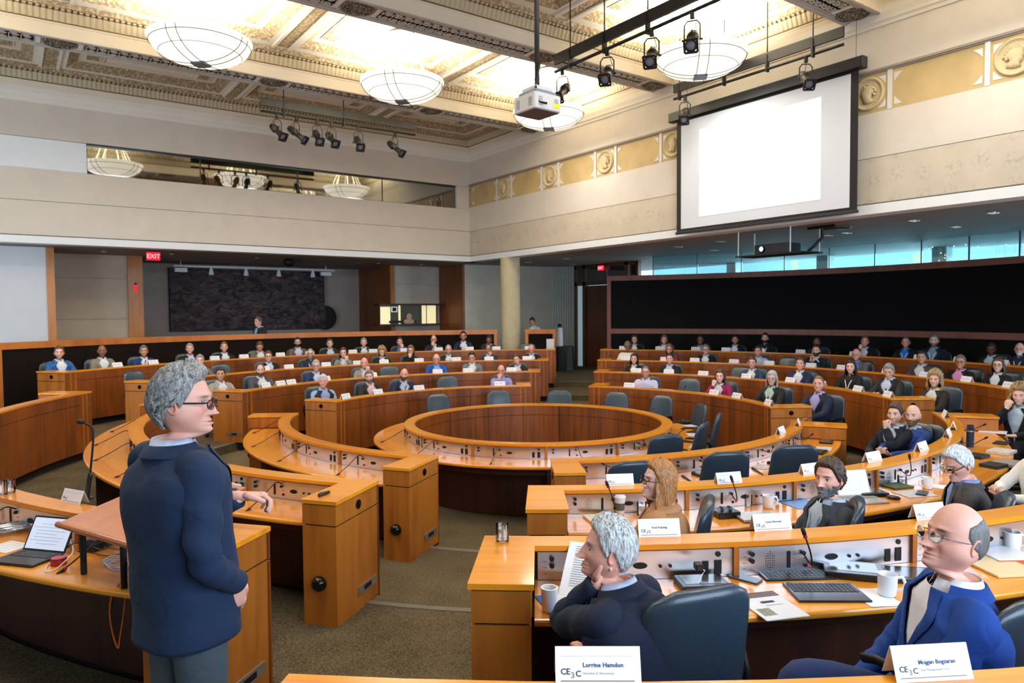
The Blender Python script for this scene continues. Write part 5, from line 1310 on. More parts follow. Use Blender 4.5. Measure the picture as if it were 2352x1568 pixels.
    if outer in ('jacket', 'vest', 'sweater', 'cardigan'):
        jm = MB(); g0 = {'jacket': .46, 'vest': .40, 'sweater': 0, 'cardigan': .5}[outer]*opening; t0v = {'jacket': .46, 'vest': .25, 'cardigan': .15}.get(outer, 2)
        t_low = -(hem if stand else .06); rows2 = []; ts = np.linspace(t_low, .99, mT+6); gs = []
        _, rr2 = torso_rows(P0, U, F, X, L, 1, .020, 3, 0, 1)
        for tt in ts:
            tc = max(tt, 0); a = np.interp(tc, TT, TA)*(broad if tc > .5 else (1+(broad-1)*tc*2)) + .018 + (.02 if tt < 0 else 0)*(-tt/.3); b = np.interp(tc, TT, TB)+.018+(.015*(-tt/.3) if tt < 0 else 0)
            g = max(.015, g0*float(sm(np.array(tt), t0v, .98))) if outer != 'sweater' else 0
            if stand and tt < .1 and outer == 'jacket': g = .03+.5*max(0, (.1-tt))
            c = P0+U*L*tt; row = []
            full = outer == 'sweater'
            for j in range(nT+1):
                q = g + (2*PI-2*g)*j/nT
                cx, cy = math.sin(q), math.cos(q); e = .84 if tc < .9 else 1; x = math.copysign(abs(cx)**e, cx)*a; y = math.copysign(abs(cy)**e, cy)*b
                if cy > 0: y *= 1+belly*math.exp(-((tt-.25)/.28)**2)
                fo = .018*math.sin(min(tc, 1)*PI)-.02*float(sm(np.array(tc), .75, 1.0))
                row.append(c+X*x+F*(y-fo*.6)-U*(.030*(abs(cx)**2)*float(sm(np.array(tc), .7, .9))*(1-float(sm(np.array(tc), .92, 1.0)))))
            rows2.append(row); gs.append(g)
        rows2 = noisy(rows2, .006 if not det else .005, 6, rr.random()*5)
        jm.loft([list(r) for r in rows2], False, False)
        if outer in ('jacket', 'cardigan', 'sweater'):
            for s_ in (1, -1): sleeve(jm, s_, .063*(1 if broad < 1.15 else 1.06), .049, .039, .012, rr.random()*6, .0035)
        jn = {'jacket': 'jacket', 'vest': 'vest', 'sweater': 'sweater', 'cardigan': 'cardigan'}[outer]
        jo = jm.build(jn, jmat, t, True, world=False)
        if det: 
            so = jo.modifiers.new('thick', 'SOLIDIFY'); so.thickness = .005; so.offset = 0
        if outer == 'jacket':
            lp = MB()
            for sd in (0, -1):
                E1, E2, E3 = [], [], []
                for i, tt in enumerate(ts):
                    if tt < t0v-.02: continue
                    u = (tt-t0v)/(1-t0v); w = .052*math.sin(min(1, max(.08, u*1.15))*PI*.62)+.004
                    p = rows2[i][sd]; q = rows2[i][1 if sd == 0 else -2]; d = q-p; d /= np.linalg.norm(d)+1e-9; out = F*.010
                    E1.append(p+out*.3); E2.append(p+d*w*.5+out*1.25); E3.append(p+d*w+out*.6)
                lp.loft([E1, E2, E3], False, False)
            cb = MB(); rws = []
            for (zz, ro) in ((-.035, .100), (-.008, .087), (.014, .081), (.017, .088), (-.022, .114)):
                rws.append([N+U*zz+X*(ro*math.sin(a)*1.03)+F*(ro*math.cos(a)*.92-.006) for a in np.linspace(.95, 2*PI-.95, 22)])
            lp.loft(rws, False, False); lo_ = lp.build('lapel', jmat, t, True, world=False)
    if lanyard:
        lb = MB()
        for s_ in (-1, 1):
            Q = catmull([N+U*.012-F*.075+X*s_*.02, N+U*.002+X*s_*.088, N-U*.05+F*.088+X*s_*.072, N-U*.16+F*.142+X*s_*.03, N-U*.27+F*.152+X*s_*.004], 4)
            lb.tube(Q, [(.0075, .002)]*len(Q), 4)
        lb.build('lanyard', mat('lanyard_%d_%d_%d' % lanyard, lanyard, .6), t, world=False)
    # ---- trousers, shoes
    if legs:
        tr = MB(); tm = cloth_mat(trousers, .85); q_ = 8 if not det else 16
        if stand:
            for s_ in (-1, 1): tr.tube(catmull([(s_*.075, -.005, 1.02), (s_*.09, 0, .86), (s_*.10, .01, .52), (s_*.105, -.01, .12), (s_*.105, 0, .05)], 5), [float(v) for v in np.interp(np.linspace(0, 1, 21), [0, .25, .5, .8, 1], [.085, .10, .080, .068, .070])], q_+8)
            tr.build('trousers', tm, t, True, world=False)
            for s_ in (-1, 1): MB().rbox((s_*.105, .06, .04), (.095, .28, .075), .04).build('shoe', BLK, t, True, world=False)
        else:
            lg = legs if isinstance(legs, (list, tuple)) else None
            for s_ in (-1, 1):
                K_, A_ = (lg[0 if s_ < 0 else 1] if lg else ((s_*.11, .36, .08), (s_*.115, .33, -.38)))
                Pq = catmull([(s_*.07, -.03, .07), (s_*.09, .12, .085), tuple(np.array(K_)*.9+np.array((s_*.09, .1, .08))*.1), tuple(np.array(K_)*.75+np.array(A_)*.25), A_], 4)
                tr.tube(Pq, [float(v) for v in np.interp(np.linspace(0, 1, len(Pq)), [0, .25, .5, .7, 1], [.095, .09, .068, .062, .05])], q_)
            tr.build('trousers', tm, t, True, world=False)
            for s_ in (-1, 1):
                A_ = lg[0 if s_ < 0 else 1][1] if lg else (s_*.115, .33, -.38)
                MB().rbox((A_[0], A_[1]+.05, A_[2]-.06), (.085, .25, .07), .035).build('shoe', BLK, t, True, world=False)
    # ---- hair, beard, glasses
    hm = hair_mat(HAIRC[hc], (70, 72, 76) if hc in ('salt', 'silver', 'grey') else None)
    if hair != 'bald':
        nn_, mm_ = (44, 30) if not det else (110, 80); th2 = np.linspace(0, 2*PI, nn_, endpoint=False); ph2 = np.linspace(PI/2-.03, -R_(58), mm_); TH, PH = np.meshgrid(th2, ph2)
        B_ = H.surf(TH, PH, False); A = np.abs((TH+PI) % (2*PI)-PI)     # 0 front .. pi back
        zz = B_[..., 2]
        front = {'short': .074, 'wavy': .078, 'receding': .098, 'buzz': .078, 'fringe': .05, 'long': .074, 'bob': .068, 'curly': .070, 'ring': 9}[hair]
        if hair == 'ring': line = np.interp(A, [0, 1.15, 1.35, 1.6, 2.2, PI], [.3, .3, .02, -.012, -.05, -.062])
        else: line = np.interp(A, [0, .55, .85, 1.12, 1.42, 1.62, 1.95, 2.4, PI], [front, front-.002+(.02 if hair == 'receding' else 0), front-.012, .03, -.016, .012, -.045, -.078, -.086])
        if hair == 'ring': top = .062 + .03*np.cos(A*0)
        thick = {'short': .013, 'wavy': .017, 'receding': .010, 'buzz': .004, 'fringe': .018, 'long': .016, 'bob': .022, 'curly': .034, 'ring': .0045}[hair]
        mk = sm(zz-line, -.004, .010)
        if hair == 'ring': tp_ = np.interp(A, [0, 1.3, 2.0, PI], [.04, .045, .074, .088]); mk = mk*(1-sm(zz-tp_, -.012, .012))*sm(A, 1.2, 1.45)
        amp = {'wavy': .3, 'curly': .6, 'short': .22, 'long': .2, 'fringe': .25, 'bob': .2}.get(hair, .12)
        nz = np.sin(TH*9+PH*5+PEOPLE[0])*.5+np.sin(TH*17-PH*9)*.3+nr.uniform(-1, 1, TH.shape)*.25
        tk = thick*(1+amp*nz)*(.8+.5*sm(zz, -.02, .11))
        if hair in ('short', 'fringe', 'wavy'): tk = tk + .008*sm(zz, .05, .1)*sm(-A, -1.3, -.2)
        off = np.where(mk > .02, tk*mk, 0) - .006*(1-sm(mk, 0, .15))
        nrm = B_/np.linalg.norm(B_, axis=-1, keepdims=True); S2 = B_+nrm*off[..., None]; hb = MB()
        if hair == 'wavy': S2[..., 1] -= .012*sm(A, 1.6, 2.6)*sm(-zz, .0, .08)
        hb.loft([[p for p in W(S2[i])] for i in range(mm_)], False); hb.add(list(W(S2[0])), [tuple(range(nn_))])
        if hair in ('long', 'bob', 'curly'):     # falling lengths behind the face
            end = {'long': -longh, 'bob': -.15, 'curly': -.24}[hair]; K = 36 if not det else 90
            an = np.linspace(1.02, 2*PI-1.02, K); rws = []
            for i, z in enumerate(np.linspace(.03, end, 12 if not det else 26)):
                u = (z-.03)/(end-.03); aa = np.abs((an+PI) % (2*PI)-PI); bulge = .5*math.sin(min(1, u*1.3)*PI)
                rx = .088+(.022 if hair != 'curly' else .045)*bulge+.01*u; ry = .104+(.012 if hair != 'curly' else .035)*bulge
                wv = (.006 if hair == 'long' else .003 if hair == 'bob' else .016)*np.sin(an*(7 if hair != 'curly' else 11)+u*(6 if hair != 'curly' else 15))+.003*nr.uniform(-1, 1, K)
                pull = .55*u*(aa < 1.5)
                rws.append([W(np.array([(rx+w_)*math.sin(a), (ry+w_)*math.cos(a)*(1-.25*u)-.008, z])) if u < .55 else (W(np.array([(rx+w_)*math.sin(a), (ry+w_)*math.cos(a)*(1-.25*u)-.008, z]))*.6+(Hc+np.array([(rx+.01+w_)*math.sin(a), (ry+w_)*math.cos(a)*.85-.02, z]))*.4) for a, w_ in zip(an, wv)])
            hb.loft(rws, False, False)
        if locks:
            for k in range(locks):
                a = rr.uniform(.5, 2*PI-.5) if hair != 'ring' else rr.uniform(1.3, 2*PI-1.3); aa = abs((a+PI) % (2*PI)-PI); e = rr.uniform(-.5, 1.35)
                ln_ = np.interp(aa, [0, .55, .85, 1.12, 1.42, 1.62, 1.95, 2.4, PI], [front, front, front-.012, .03, -.016, .012, -.045, -.078, -.086])
                Q = []; a2 = a; e2 = e
                for j in range(6):
                    p = H.surf(np.array(a2), np.array(e2), False); l = np.linalg.norm(p); q = p*(1+(thick*(1.0+.10*math.sin(j*1.4+k)))/l)
                    if p[2] < ln_-.004 and hair != 'long': break
                    Q.append(W(q)); e2 -= .085; a2 += .07*math.sin(k*.3+j*1.1)+(.15 if a < PI else -.15)*(aa < 2.3)
                if len(Q) > 2:
                    w_ = rr.uniform(.0018, .0038); hb.tube(Q, [w_*(.5+.9*math.sin(PI*(j+.6)/len(Q))) for j in range(len(Q))], 5)
        ho = hb.build('hair', hm, t, True, world=False)
        if hair in ('long', 'bob', 'curly'):
            so = ho.modifiers.new('thick', 'SOLIDIFY'); so.thickness = .006
    if beard and beard[0] in ('full', 'goatee') :
        nn_, mm_ = (30, 16) if not det else (70, 44); th2 = np.linspace(-1.55, 1.55, nn_); ph2 = np.linspace(-.28, -R_(60), mm_); TH, PH = np.meshgrid(th2, ph2); B_ = H.surf(TH, PH); zz = B_[..., 2]; ax_ = np.abs(B_[..., 0])
        mk = sm(-zz, .046, .058)*(1-np.clip(1.3*G(zz+.068, .0085)*G(B_[..., 0], .021), 0, 1))*(1-np.clip(G(zz+.052, .008)*G(ax_, .012), 0, 1)*.2)
        mk = np.maximum(mk, sm(ax_, .052, .064)*sm(-zz, .012, .03))
        if beard[0] == 'goatee': mk = mk*np.clip(G(ax_, .032)*1.6-.2, 0, 1)
        tk = (.006+.009*sm(-zz, .08, .11))*(1+.3*nr.uniform(-1, 1, TH.shape)); off = tk*mk-.004*(1-sm(mk, 0, .2)); nrm = B_/np.linalg.norm(B_, axis=-1, keepdims=True); S2 = B_+nrm*off[..., None]
        bb = MB(); bb.loft([list(W(S2[i])) for i in range(mm_)], False, False); bb.build('beard', hair_mat(HAIRC[beard[1]]), t, True, world=False)
    if glasses:
        gb = MB(); gc = mat('glasses_%s' % glasses, {'black': (12, 12, 14), 'steel': (90, 90, 96), 'brown': (70, 40, 24), 'blue': (60, 60, 190)}[glasses], .3); r0 = .0012 if glasses == 'steel' else .002
        k_ = 20 if det else 10
        for s_ in (-1, 1):
            gb.tube([W(np.array([s_*.034+.0235*math.copysign(abs(math.cos(2*PI*k/k_))**.8, math.cos(2*PI*k/k_)), .108-.010*abs(math.cos(2*PI*k/k_))*(1 if s_*math.cos(2*PI*k/k_) > 0 else 0), -.003+.0175*math.copysign(abs(math.sin(2*PI*k/k_))**.8, math.sin(2*PI*k/k_))])) for k in range(k_+1)], r0*(1 if det else 1.3), 5)
            gb.tube([W(np.array(p)) for p in ((s_*.0575, .099, .004), (s_*.074, .085, .004), (s_*.080, .02, .003), (s_*.079, -.012, .002), (s_*.077, -.03, -.014))], [(r0*1.0, r0*1.5)]*5, 5)
        gb.tube([W(np.array((-.0105, .108, .002))), W(np.array((0, .1105, .005))), W(np.array((.0105, .108, .002)))], r0, 5)
        go = gb.build('glasses', gc, t, world=False)
        if det > 0:
            for s_ in (-1, 1):
                gl = MB(); gl.add([W(np.array([s_*.034+.0225*math.cos(2*PI*k/16), .105-.006*(s_*math.cos(2*PI*k/16) > 0)*abs(math.cos(2*PI*k/16)), -.003+.0165*math.sin(2*PI*k/16)])) for k in range(16)], [tuple(range(16))])
                gl.build('lens', glassy('lens_clear', (250, 250, 252), .03), go, world=False)
    return t
# ------------------------------------------------------------------ who sits where (photo column of the head, photo row of its top)
SPK = np.array([-5.75, -5.2, 2.15])
def seat(k, x, ytop, label, chair_label=None, dr=.93, look=None, turn=.45, far=None, hy=None, hp=None, chair=True, face=None, group=None, **kw):
    P = ring_pos(k, x, ytop, dr, far); a = ring_ang(P); inward = a+180
    ztop = P[2]; zf = RZ[k]; s = (ztop-zf-.49)/.885; s2 = min(1.14, max(.98, s*1.06)); dz = min(.07, max(-.10, ztop-zf-.49-.885*s2))
    tgt = SPK if look is None else np.array(look); want = math.degrees(math.atan2(tgt[1]-P[1], tgt[0]-P[0]))
    d = (want-inward+180) % 360-180; f = inward + max(-35, min(35, d*turn)) if face is None else face
    h = (want-f+180) % 360-180; h = max(-62, min(62, h)) if hy is None else hy
    pit = 0 if hp is None else hp
    o = person(label, (P[0], P[1], zf+.49+dz), f, hy=h, hp=pit, scale=s2, group=group, **kw)
    if chair:
        q = (P[0]-.05*math.cos(R_(f)), P[1]-.05*math.sin(R_(f)))
        put_chair(q[0], q[1], zf+dz*.0, f, chair_label or ('blue grey leather chair under the person, %s ring' % RN[k]), 'occupied chairs of the %s ring' % RN[k])
    return o
NV = (24, 32, 56); BK = (18, 18, 20); GY = (92, 94, 98); CH = (48, 50, 56)
# far left, fifth ring
seat(4, 134, 791, 'bearded man in a bright blue jacket, first seat of the back row', hair='short', hc='brown', jacket=(36, 84, 140), jk='check', beard=('stubble', 'brown'))
seat(4, 233, 789, 'bald man in a light grey jacket and white shirt by the long back wall', hair='bald', skin='brown', jacket=(122, 118, 112), jk='tweed')
seat(4, 329, 791, 'grey haired man in a vivid blue jacket beside a brown folder', hair='short', hc='salt', jacket=(20, 48, 108), skin='tan', pose='lap')
seat(4, 435, 787, 'grey haired man in a black jacket above the standing speaker', hair='short', hc='grey', jacket=BK, shirt=(206, 200, 226))
seat(4, 514, 783, 'man in a black jacket with open white shirt, back row below the painting', hair='short', hc='lbrown', jacket=BK, hp=6)
seat(4, 596, 787, 'man in a brown tweed jacket looking down at his desk, back row', hair='short', hc='brown', jacket=(104, 96, 82), jk='tweed', hp=-22, skin='tan')
seat(4, 683, 772, 'bearded man with glasses in a brown jacket and striped shirt, back row', hair='short', hc='dark', jacket=(98, 84, 74), jk='tweed', shirt=(206, 208, 232), beard=('full', 'dark'), glasses='black')
seat(4, 757, 777, 'stout man in a black jacket and pale shirt, back row', hair='short', hc='brown', jacket=(20, 24, 32), shirt=(200, 212, 230), broad=1.08)
seat(4, 835, 777, 'man with swept grey hair in a black jacket, back row centre', hair='short', hc='grey', jacket=(28, 28, 32))
seat(4, 918, 774, 'man in a dark jacket with a hand against his face, back row', hair='short', hc='dark', jacket=(34, 38, 50), shirt=(110, 140, 190), pose='chinl')
seat(4, 996, 767, 'bald man with glasses and a hand on his chin, back row', hair='bald', glasses='black', jacket=NV, pose='chin')
seat(4, 1064, 758, 'upright dark haired man in a navy suit, tallest in the back row', hair='short', hc='dark', glasses='black', beard=('stubble', 'dark'), jacket=(22, 30, 58), skin='tan')
seat(4, 1123, 767, 'dark haired man in navy looking down, last seat before the column', hair='short', hc='dark', jacket=NV, skin='brown', hp=-14)
# far left, fourth ring
seat(3, 458, 816, 'grey haired person in a grey jacket half hidden behind the standing speaker', hair='short', hc='grey', jacket=GY)
seat(3, 616, 811, 'man with glasses in a black jacket, fourth ring left of the bearded men', hair='short', hc='brown', glasses='black', jacket=BK, shirt=(200, 208, 232))
seat(3, 712, 797, 'stout balding man with grey beard, glasses and lanyard, fourth ring', hair='buzz', hc='grey', beard=('full', 'grey'), glasses='black', jacket=(30, 36, 50), shirt=(40, 44, 54), lanyard=(236, 236, 240), broad=1.1)
seat(3, 788, 800, 'long haired woman in a grey jacket resting her chin on her fist', hair='long', hc='brown', jacket=(124, 124, 124), pose='chinl', lanyard=(236, 236, 240), broad=.88)
seat(3, 877, 796, 'woman with long wavy fair hair looking down, fourth ring', hair='curly', hc='blond', jacket=BK, hp=-16, broad=.88)
seat(3, 943, 793, 'woman in black with glasses holding a hand to her mouth', hair='bob', hc='lbrown', glasses='brown', jacket=BK, shirt=(24, 24, 26), pose='chin', broad=.9)
seat(3, 1030, 797, 'older bearded man with glasses in black, fourth ring', hair='receding', hc='grey', glasses='brown', jacket=(36, 32, 34), beard=('goatee', 'grey'))
seat(3, 1122, 793, 'man with glasses in a dark purple jacket with a hand on his chin', hair='receding', hc='dark', glasses='black', jacket=(52, 44, 66), pose='chinl', skin='tan')
seat(3, 1221, 793, 'bald man with his head bowed, last seat beside the far aisle', hair='ring', hc='grey', jacket=BK, hp=-30, skin='rosy')
# far left, third ring
seat(2, 505, 844, 'short haired man in a beige jacket at the end of the third ring', hair='short', hc='dark', jacket=(150, 146, 136), skin='tan')
seat(2, 597, 832, 'bearded man in a grey jacket and white shirt, left end of the third ring', hair='receding', hc='brown', beard=('full', 'brown'), jacket=(62, 66, 76), broad=1.05)
seat(2, 725, 825, 'man with grey hair and glasses in a blue jacket, third ring', hair='short', hc='silver', glasses='black', jacket=(30, 44, 88), shirt=(200, 216, 240), lanyard=(236, 236, 240))
seat(2, 836, 824, 'bald man in a beige tweed jacket with a hand on his cheek', hair='ring', hc='grey', jacket=(150, 142, 126), jk='tweed', pose='chinl', skin='rosy')
seat(2, 1002, 809, 'bald man with glasses in a bright royal blue jacket', hair='ring', hc='white', glasses='brown', jacket=(20, 74, 158), shirt=(120, 160, 226), lanyard=(230, 232, 238), skin='rosy', broad=1.06)
seat(2, 1084, 805, 'young dark haired man with glasses in a grey jacket', hair='short', hc='dark', glasses='black', jacket=(110, 112, 116), pose='lap', hp=-8)
seat(2, 1189, 816, 'man leaning on folded arms in a black jacket, right end of the third ring', hair='short', hc='brown', jacket=(34, 30, 28), hr=14, lean=12)
# far left, second ring
seat(1, 741, 859, 'white haired older man in a dark vest over a pale blue shirt', hair='short', hc='white', jacket=(34, 36, 42), shirt=(150, 176, 216), outer='vest', skin='rosy', pose='lap')
seat(1, 849, 852, 'bearded man in a black jacket and pink shirt, second ring', hair='short', hc='salt', beard=('full', 'salt'), jacket=(34, 32, 32), shirt=(232, 198, 200), hr=8)
seat(1, 926, 846, 'stocky bald bearded man in a navy jacket with lanyard', hair='bald', beard=('full', 'brown'), jacket=(20, 32, 60), shirt=(180, 198, 224), lanyard=(240, 240, 244), broad=1.12, skin='rosy', hr=-8)
seat(1, 1151, 837, 'bald man in a lavender shirt with his chin on his hand', hair='bald', glasses='black', outer='shirt', shirt=(150, 148, 206), pose='chin', skin='rosy')
# far right, fifth ring
FR = dict(turn=.5)
seat(4, 1458, 772, 'long haired woman in dark clothes, back row left of the black board', hair='long', hc='brown', jacket=BK, broad=.88, **FR)
seat(4, 1526, 769, 'fair haired woman in a grey patterned top, back row right side', hair='bob', hc='lbrown', jacket=(96, 100, 98), jk='tweed', broad=.88, **FR)
seat(4, 1609, 773, 'dark skinned person with glasses in the back row under the board', hair='short', hc='dark', skin='brown', glasses='black', jacket=(40, 44, 46), shirt=(130, 150, 190), **FR)
seat(4, 1689, 767, 'dark haired man with white lanyard in the back row under the board', hair='short', hc='dark', skin='tan', jacket=(18, 24, 40), beard=('stubble', 'dark'), lanyard=(236, 236, 240), **FR)
seat(4, 1758, 762, 'bearded man with white lanyard in black, back row under the board', hair='short', hc='dark', jacket=BK, shirt=(26, 28, 36), beard=('full', 'dark'), lanyard=(236, 236, 240), **FR)
seat(4, 1877, 776, 'dark haired man almost hidden behind the man with clasped hands', hair='short', hc='dark', skin='brown', jacket=(26, 36, 56), **FR)
seat(4, 1988, 769, 'man with a hand over his mouth in the back row under the board', hair='short', hc='lbrown', jacket=BK, pose='chin', skin='rosy', **FR)
seat(4, 2082, 770, 'man in a blue shirt and black jacket, back row right', hair='buzz', hc='salt', jacket=(20, 24, 34), shirt=(30, 118, 210), lanyard=(230, 232, 240), skin='rosy', **FR)
seat(4, 2147, 764, 'tall bearded man with grey hair and lanyard, back row right', hair='short', hc='salt', beard=('full', 'salt'), jacket=(22, 28, 46), shirt=(120, 150, 176), lanyard=(232, 232, 240), **FR)
seat(4, 2279, 791, 'dark skinned man looking down in the back row near the right edge', hair='short', hc='dark', skin='dark', jacket=BK, shirt=(190, 204, 228), hp=-16, **FR)
seat(4, 2344, 783, 'white bearded bald man with glasses cut by the right edge', hair='bald', beard=('full', 'white'), glasses='steel', jacket=NV, shirt=(30, 44, 66), lanyard=(236, 236, 240), skin='rosy', **FR)
# far right, fourth ring
seat(3, 1442, 781, 'man with glasses in a cream sweater, left end of the fourth ring right side', hair='short', hc='salt', skin='brown', glasses='black', outer='sweater', jacket=(226, 222, 206), **FR)
seat(3, 1538, 790, 'woman with glasses in a red jacket, fourth ring', hair='bob', hc='lbrown', glasses='brown', jacket=(156, 30, 44), skin='rosy', broad=.88, **FR)
seat(3, 1622, 788, 'man with heavy black glasses and a black jacket, fourth ring right side', hair='short', hc='salt', glasses='black', jacket=(20, 19, 20), **FR)
seat(3, 1742, 791, 'man in a pale blue shirt sitting alone behind the woman in magenta', hair='short', hc='dark', skin='rosy', outer='shirt', shirt=(196, 212, 240), lanyard=(230, 232, 238), **FR)
seat(3, 1876, 788, 'dark bearded man with hands clasped at his chin', hair='short', hc='dark', beard=('full', 'dark'), jacket=(22, 30, 48), pose='clasp', **FR)
seat(3, 1968, 797, 'white haired man with glasses in a grey jacket and blue shirt, fourth ring', hair='ring', hc='silver', glasses='steel', jacket=(96, 94, 100), shirt=(110, 140, 220), skin='rosy', **FR)
seat(3, 2119, 802, 'dark haired man in a charcoal jacket, fourth ring right side', hair='short', hc='dark', jacket=(68, 66, 74), skin='tan', **FR)
seat(3, 2208, 817, 'man with glasses in a pink shirt and black jacket', hair='short', hc='salt', glasses='black', jacket=BK, shirt=(232, 152, 204), skin='tan', **FR)
seat(3, 2295, 823, 'long haired woman with glasses in black near the right edge', hair='long', hc='brown', glasses='black', jacket=(22, 22, 26), skin='pale', broad=.88, **FR)
# far right, third ring
seat(2, 1457, 814, 'young woman with long black hair and cream top', hair='long', hc='dark', jacket=(26, 24, 26), shirt=(222, 208, 188), broad=.86, **FR)
seat(2, 1539, 808, 'dark haired man in a black jacket with lanyard, third ring', hair='short', hc='dark', jacket=(30, 30, 34), shirt=(196, 206, 226), lanyard=(236, 236, 240), **FR)
seat(2, 1729, 816, 'man in a steel blue jacket with open white shirt, third ring', hair='short', hc='brown', jacket=(42, 62, 86), skin='rosy', **FR)
seat(2, 1839, 818, 'man in a navy jacket tilting his head back, third ring', hair='short', hc='brown', jacket=(28, 40, 70), skin='rosy', hp=8, **FR)
seat(2, 1956, 823, 'woman with straight dark hair in black with lanyard, third ring', hair='long', hc='dark', jacket=(20, 20, 22), shirt=(26, 26, 30), lanyard=(228, 226, 220), broad=.9, **FR)
seat(2, 2045, 829, 'grey haired man in a black jacket looking down at his phone', hair='short', hc='grey', jacket=(36, 36, 40), shirt=(206, 214, 236), pose='phone', hp=-20, **FR)
seat(2, 2150, 850, 'curly fair haired woman in sheer black at the end of the third ring', hair='curly', hc='blond', outer='cardigan', jacket=(40, 32, 32), shirt=(224, 220, 218), broad=.86, **FR)
# far right, second ring
seat(1, 1484, 842, 'balding man with glasses in a lavender checked shirt', hair='buzz', hc='salt', glasses='brown', outer='shirt', shirt=(206, 204, 232), beard=('stubble', 'brown'), skin='rosy', pose='lap', broad=1.12, **FR)
seat(1, 1655, 850, 'woman in a magenta jacket resting her chin on her hand', hair='long', hc='brown', jacket=(132, 24, 74), pose='chin', skin='pale', longh=.16, **FR)
seat(1, 1775, 849, 'grey blond woman with blue glasses in a black jacket and mint scarf', hair='bob', hc='silver', glasses='blue', jacket=(28, 30, 34), shirt=(178, 206, 196), lanyard=(236, 236, 240), **FR)
seat(1, 1883, 858, 'man with cropped hair in a navy jacket at the end of the second ring', hair='buzz', hc='lbrown', jacket=(28, 34, 56), shirt=(176, 168, 220), skin='rosy', **FR)
# standing at the back
P = at_r(597, 722, 10.75); person('man in a black suit walking past the dark painting', (P[0], P[1], .602), -170, hy=8, hp=-8, hair='short', hc='brown', jacket=(22, 26, 36), shirt=(170, 206, 240), stand=True, scale=(P[2]-.602)/1.745)
P = at_r(1225, 725, 10.9); person('man in pale clothes standing behind the short wall right of the column', (P[0], P[1], .602), 200, hy=10, hp=-22, hair='short', hc='dark', jacket=(176, 190, 196), shirt=(226, 230, 232), stand=True, skin='tan', scale=(P[2]-.602)/1.74)
# ------------------------------------------------------------------ empty chairs
def empty_chair(k, x, y, label, dr, face_off=0, far=None, zoff=0):
    r = RR[k]+dr; c = [at_r(x, y, r, True), at_r(x, y, r, False)]; z = RZ[k]+1.05
    P = min(c, key=lambda p: abs(p[2]-z)) if far is None else c[0 if far else 1]
    put_chair(P[0], P[1], RZ[k], ring_ang(P)+180+face_off, label, 'empty chairs of the %s ring' % RN[k])
for k, x, y, lb, dr in ((3, 331, 850, 'bright blue empty chair beside the white haired speaker, fourth ring', .9), (3, 523, 836, 'empty grey chair above the man in the beige jacket', .95), (2, 903, 842, 'empty grey chair between the tweed jacket and the royal blue jacket', .95), (1, 1036, 870, 'empty chair in the second ring, left of the man in lavender', .95),
    (0, 1022, 914, 'empty chair at the inner ring, leftmost of the five along its far side', .95), (0, 1151, 902, 'empty chair at the inner ring, second of the five along its far side', .95), (0, 1282, 899, 'empty chair at the inner ring, in front of the far aisle', .95), (0, 1404, 903, 'empty chair at the inner ring, right of the far aisle', .95), (0, 1500, 912, 'empty chair at the inner ring, beside the far right desk', .95),
    (1, 1570, 878, 'empty chair in the second ring between lavender shirt and magenta jacket', .95), (3, 1800, 820, 'empty chair in the fourth ring beside the man in pale blue', .95), (2, 1690, 845, 'small dark empty chair in the third ring', .95), (4, 1212, 790, 'empty chair in front of the short wall by the column', .9)):
    empty_chair(k, x, y, lb, dr, 0, True)
def chair_top(k, x, y, face, label, group, h=.985):
    """place a chair so that the top of its backrest stands where the photo shows it"""
    P = at_z(x, y, RZ[k]+h); f = R_(face); put_chair(P[0]+.305*math.cos(f), P[1]+.305*math.sin(f), RZ[k]+h-.985, face, label, group)
for k, x, y, f, h, lb in ((0, 1615, 928, 152, 1.03, 'empty chair at the right of the inner ring, its back towards the long front panel'), (0, 1654, 950, 128, 1.03, 'empty chair seen edge-on beside the inner ring'), (0, 1622, 971, 112, 1.03, 'empty chair turned sideways near the papers on the inner ring'), (0, 1536, 999, 72, 1.02, 'empty chair just beyond the second ring ledge'),
                 (1, 1458, 1059, 66, 1.02, 'empty chair behind the red haired woman'), (1, 1674, 1037, 62, 1.02, 'empty chair mid right, left of two in the second ring'), (1, 1832, 1022, 56, 1.02, 'empty chair mid right, beside the bearded man in the grey jacket')):
    chair_top(k, x, y, f, lb, 'empty chairs of the %s ring' % RN[k], h)
# ------------------------------------------------------------------ things on the near desks
WS = [h-.18 for h in RH]
CHINA = mat('china_white', (240, 240, 242), .18, spec=.6, coat=.4)
def water_glass_mat():
    return glassy('glass_clear', (248, 250, 252), .06, .02)
GLS = water_glass_mat(); WATER = glassy('water', (226, 236, 242), .10, .02)
def mug(loc, rz, label, group='white mugs', h=.095, r=.042, handle=True):
    t = thing('coffee_mug', label, 'mug', loc, rz, group); MB().lathe((0, 0, 0), [(.001, .002), (r*.8, 0), (r*.9, .006), (r*.97, h*.5), (r, h), (r-.004, h), (r*.93-.004, h*.5), (r*.8, .012), (.001, .01)], 28).build('cup', CHINA, t, True, world=False, ang=60)
    if handle: MB().tube([(r*.93, 0, h*.82), (r+.022, 0, h*.86), (r+.034, 0, h*.6), (r+.028, 0, h*.32), (r*.9, 0, h*.18)], [(.0055, .008)]*5, 8).build('handle', CHINA, t, True, world=False)
    return t
def tumbler(loc, label, h=.095, r=.036, fill=.6, group='water glasses'):
    t = thing('water_glass', label, 'glass', loc, 0, group); MB().lathe((0, 0, 0), [(.001, 0), (r*.9, 0), (r, .006), (r, h), (r-.002, h), (r-.002, .012), (.001, .012)], 28).build('tumbler', GLS, t, True, world=False, ang=50)
    if fill: MB().lathe((0, 0, .013), [(.001, 0), (r-.0035, 0), (r-.0035, h*fill), (.001, h*fill)], 24).build('water', WATER, t, True, world=False, ang=50)
    return t
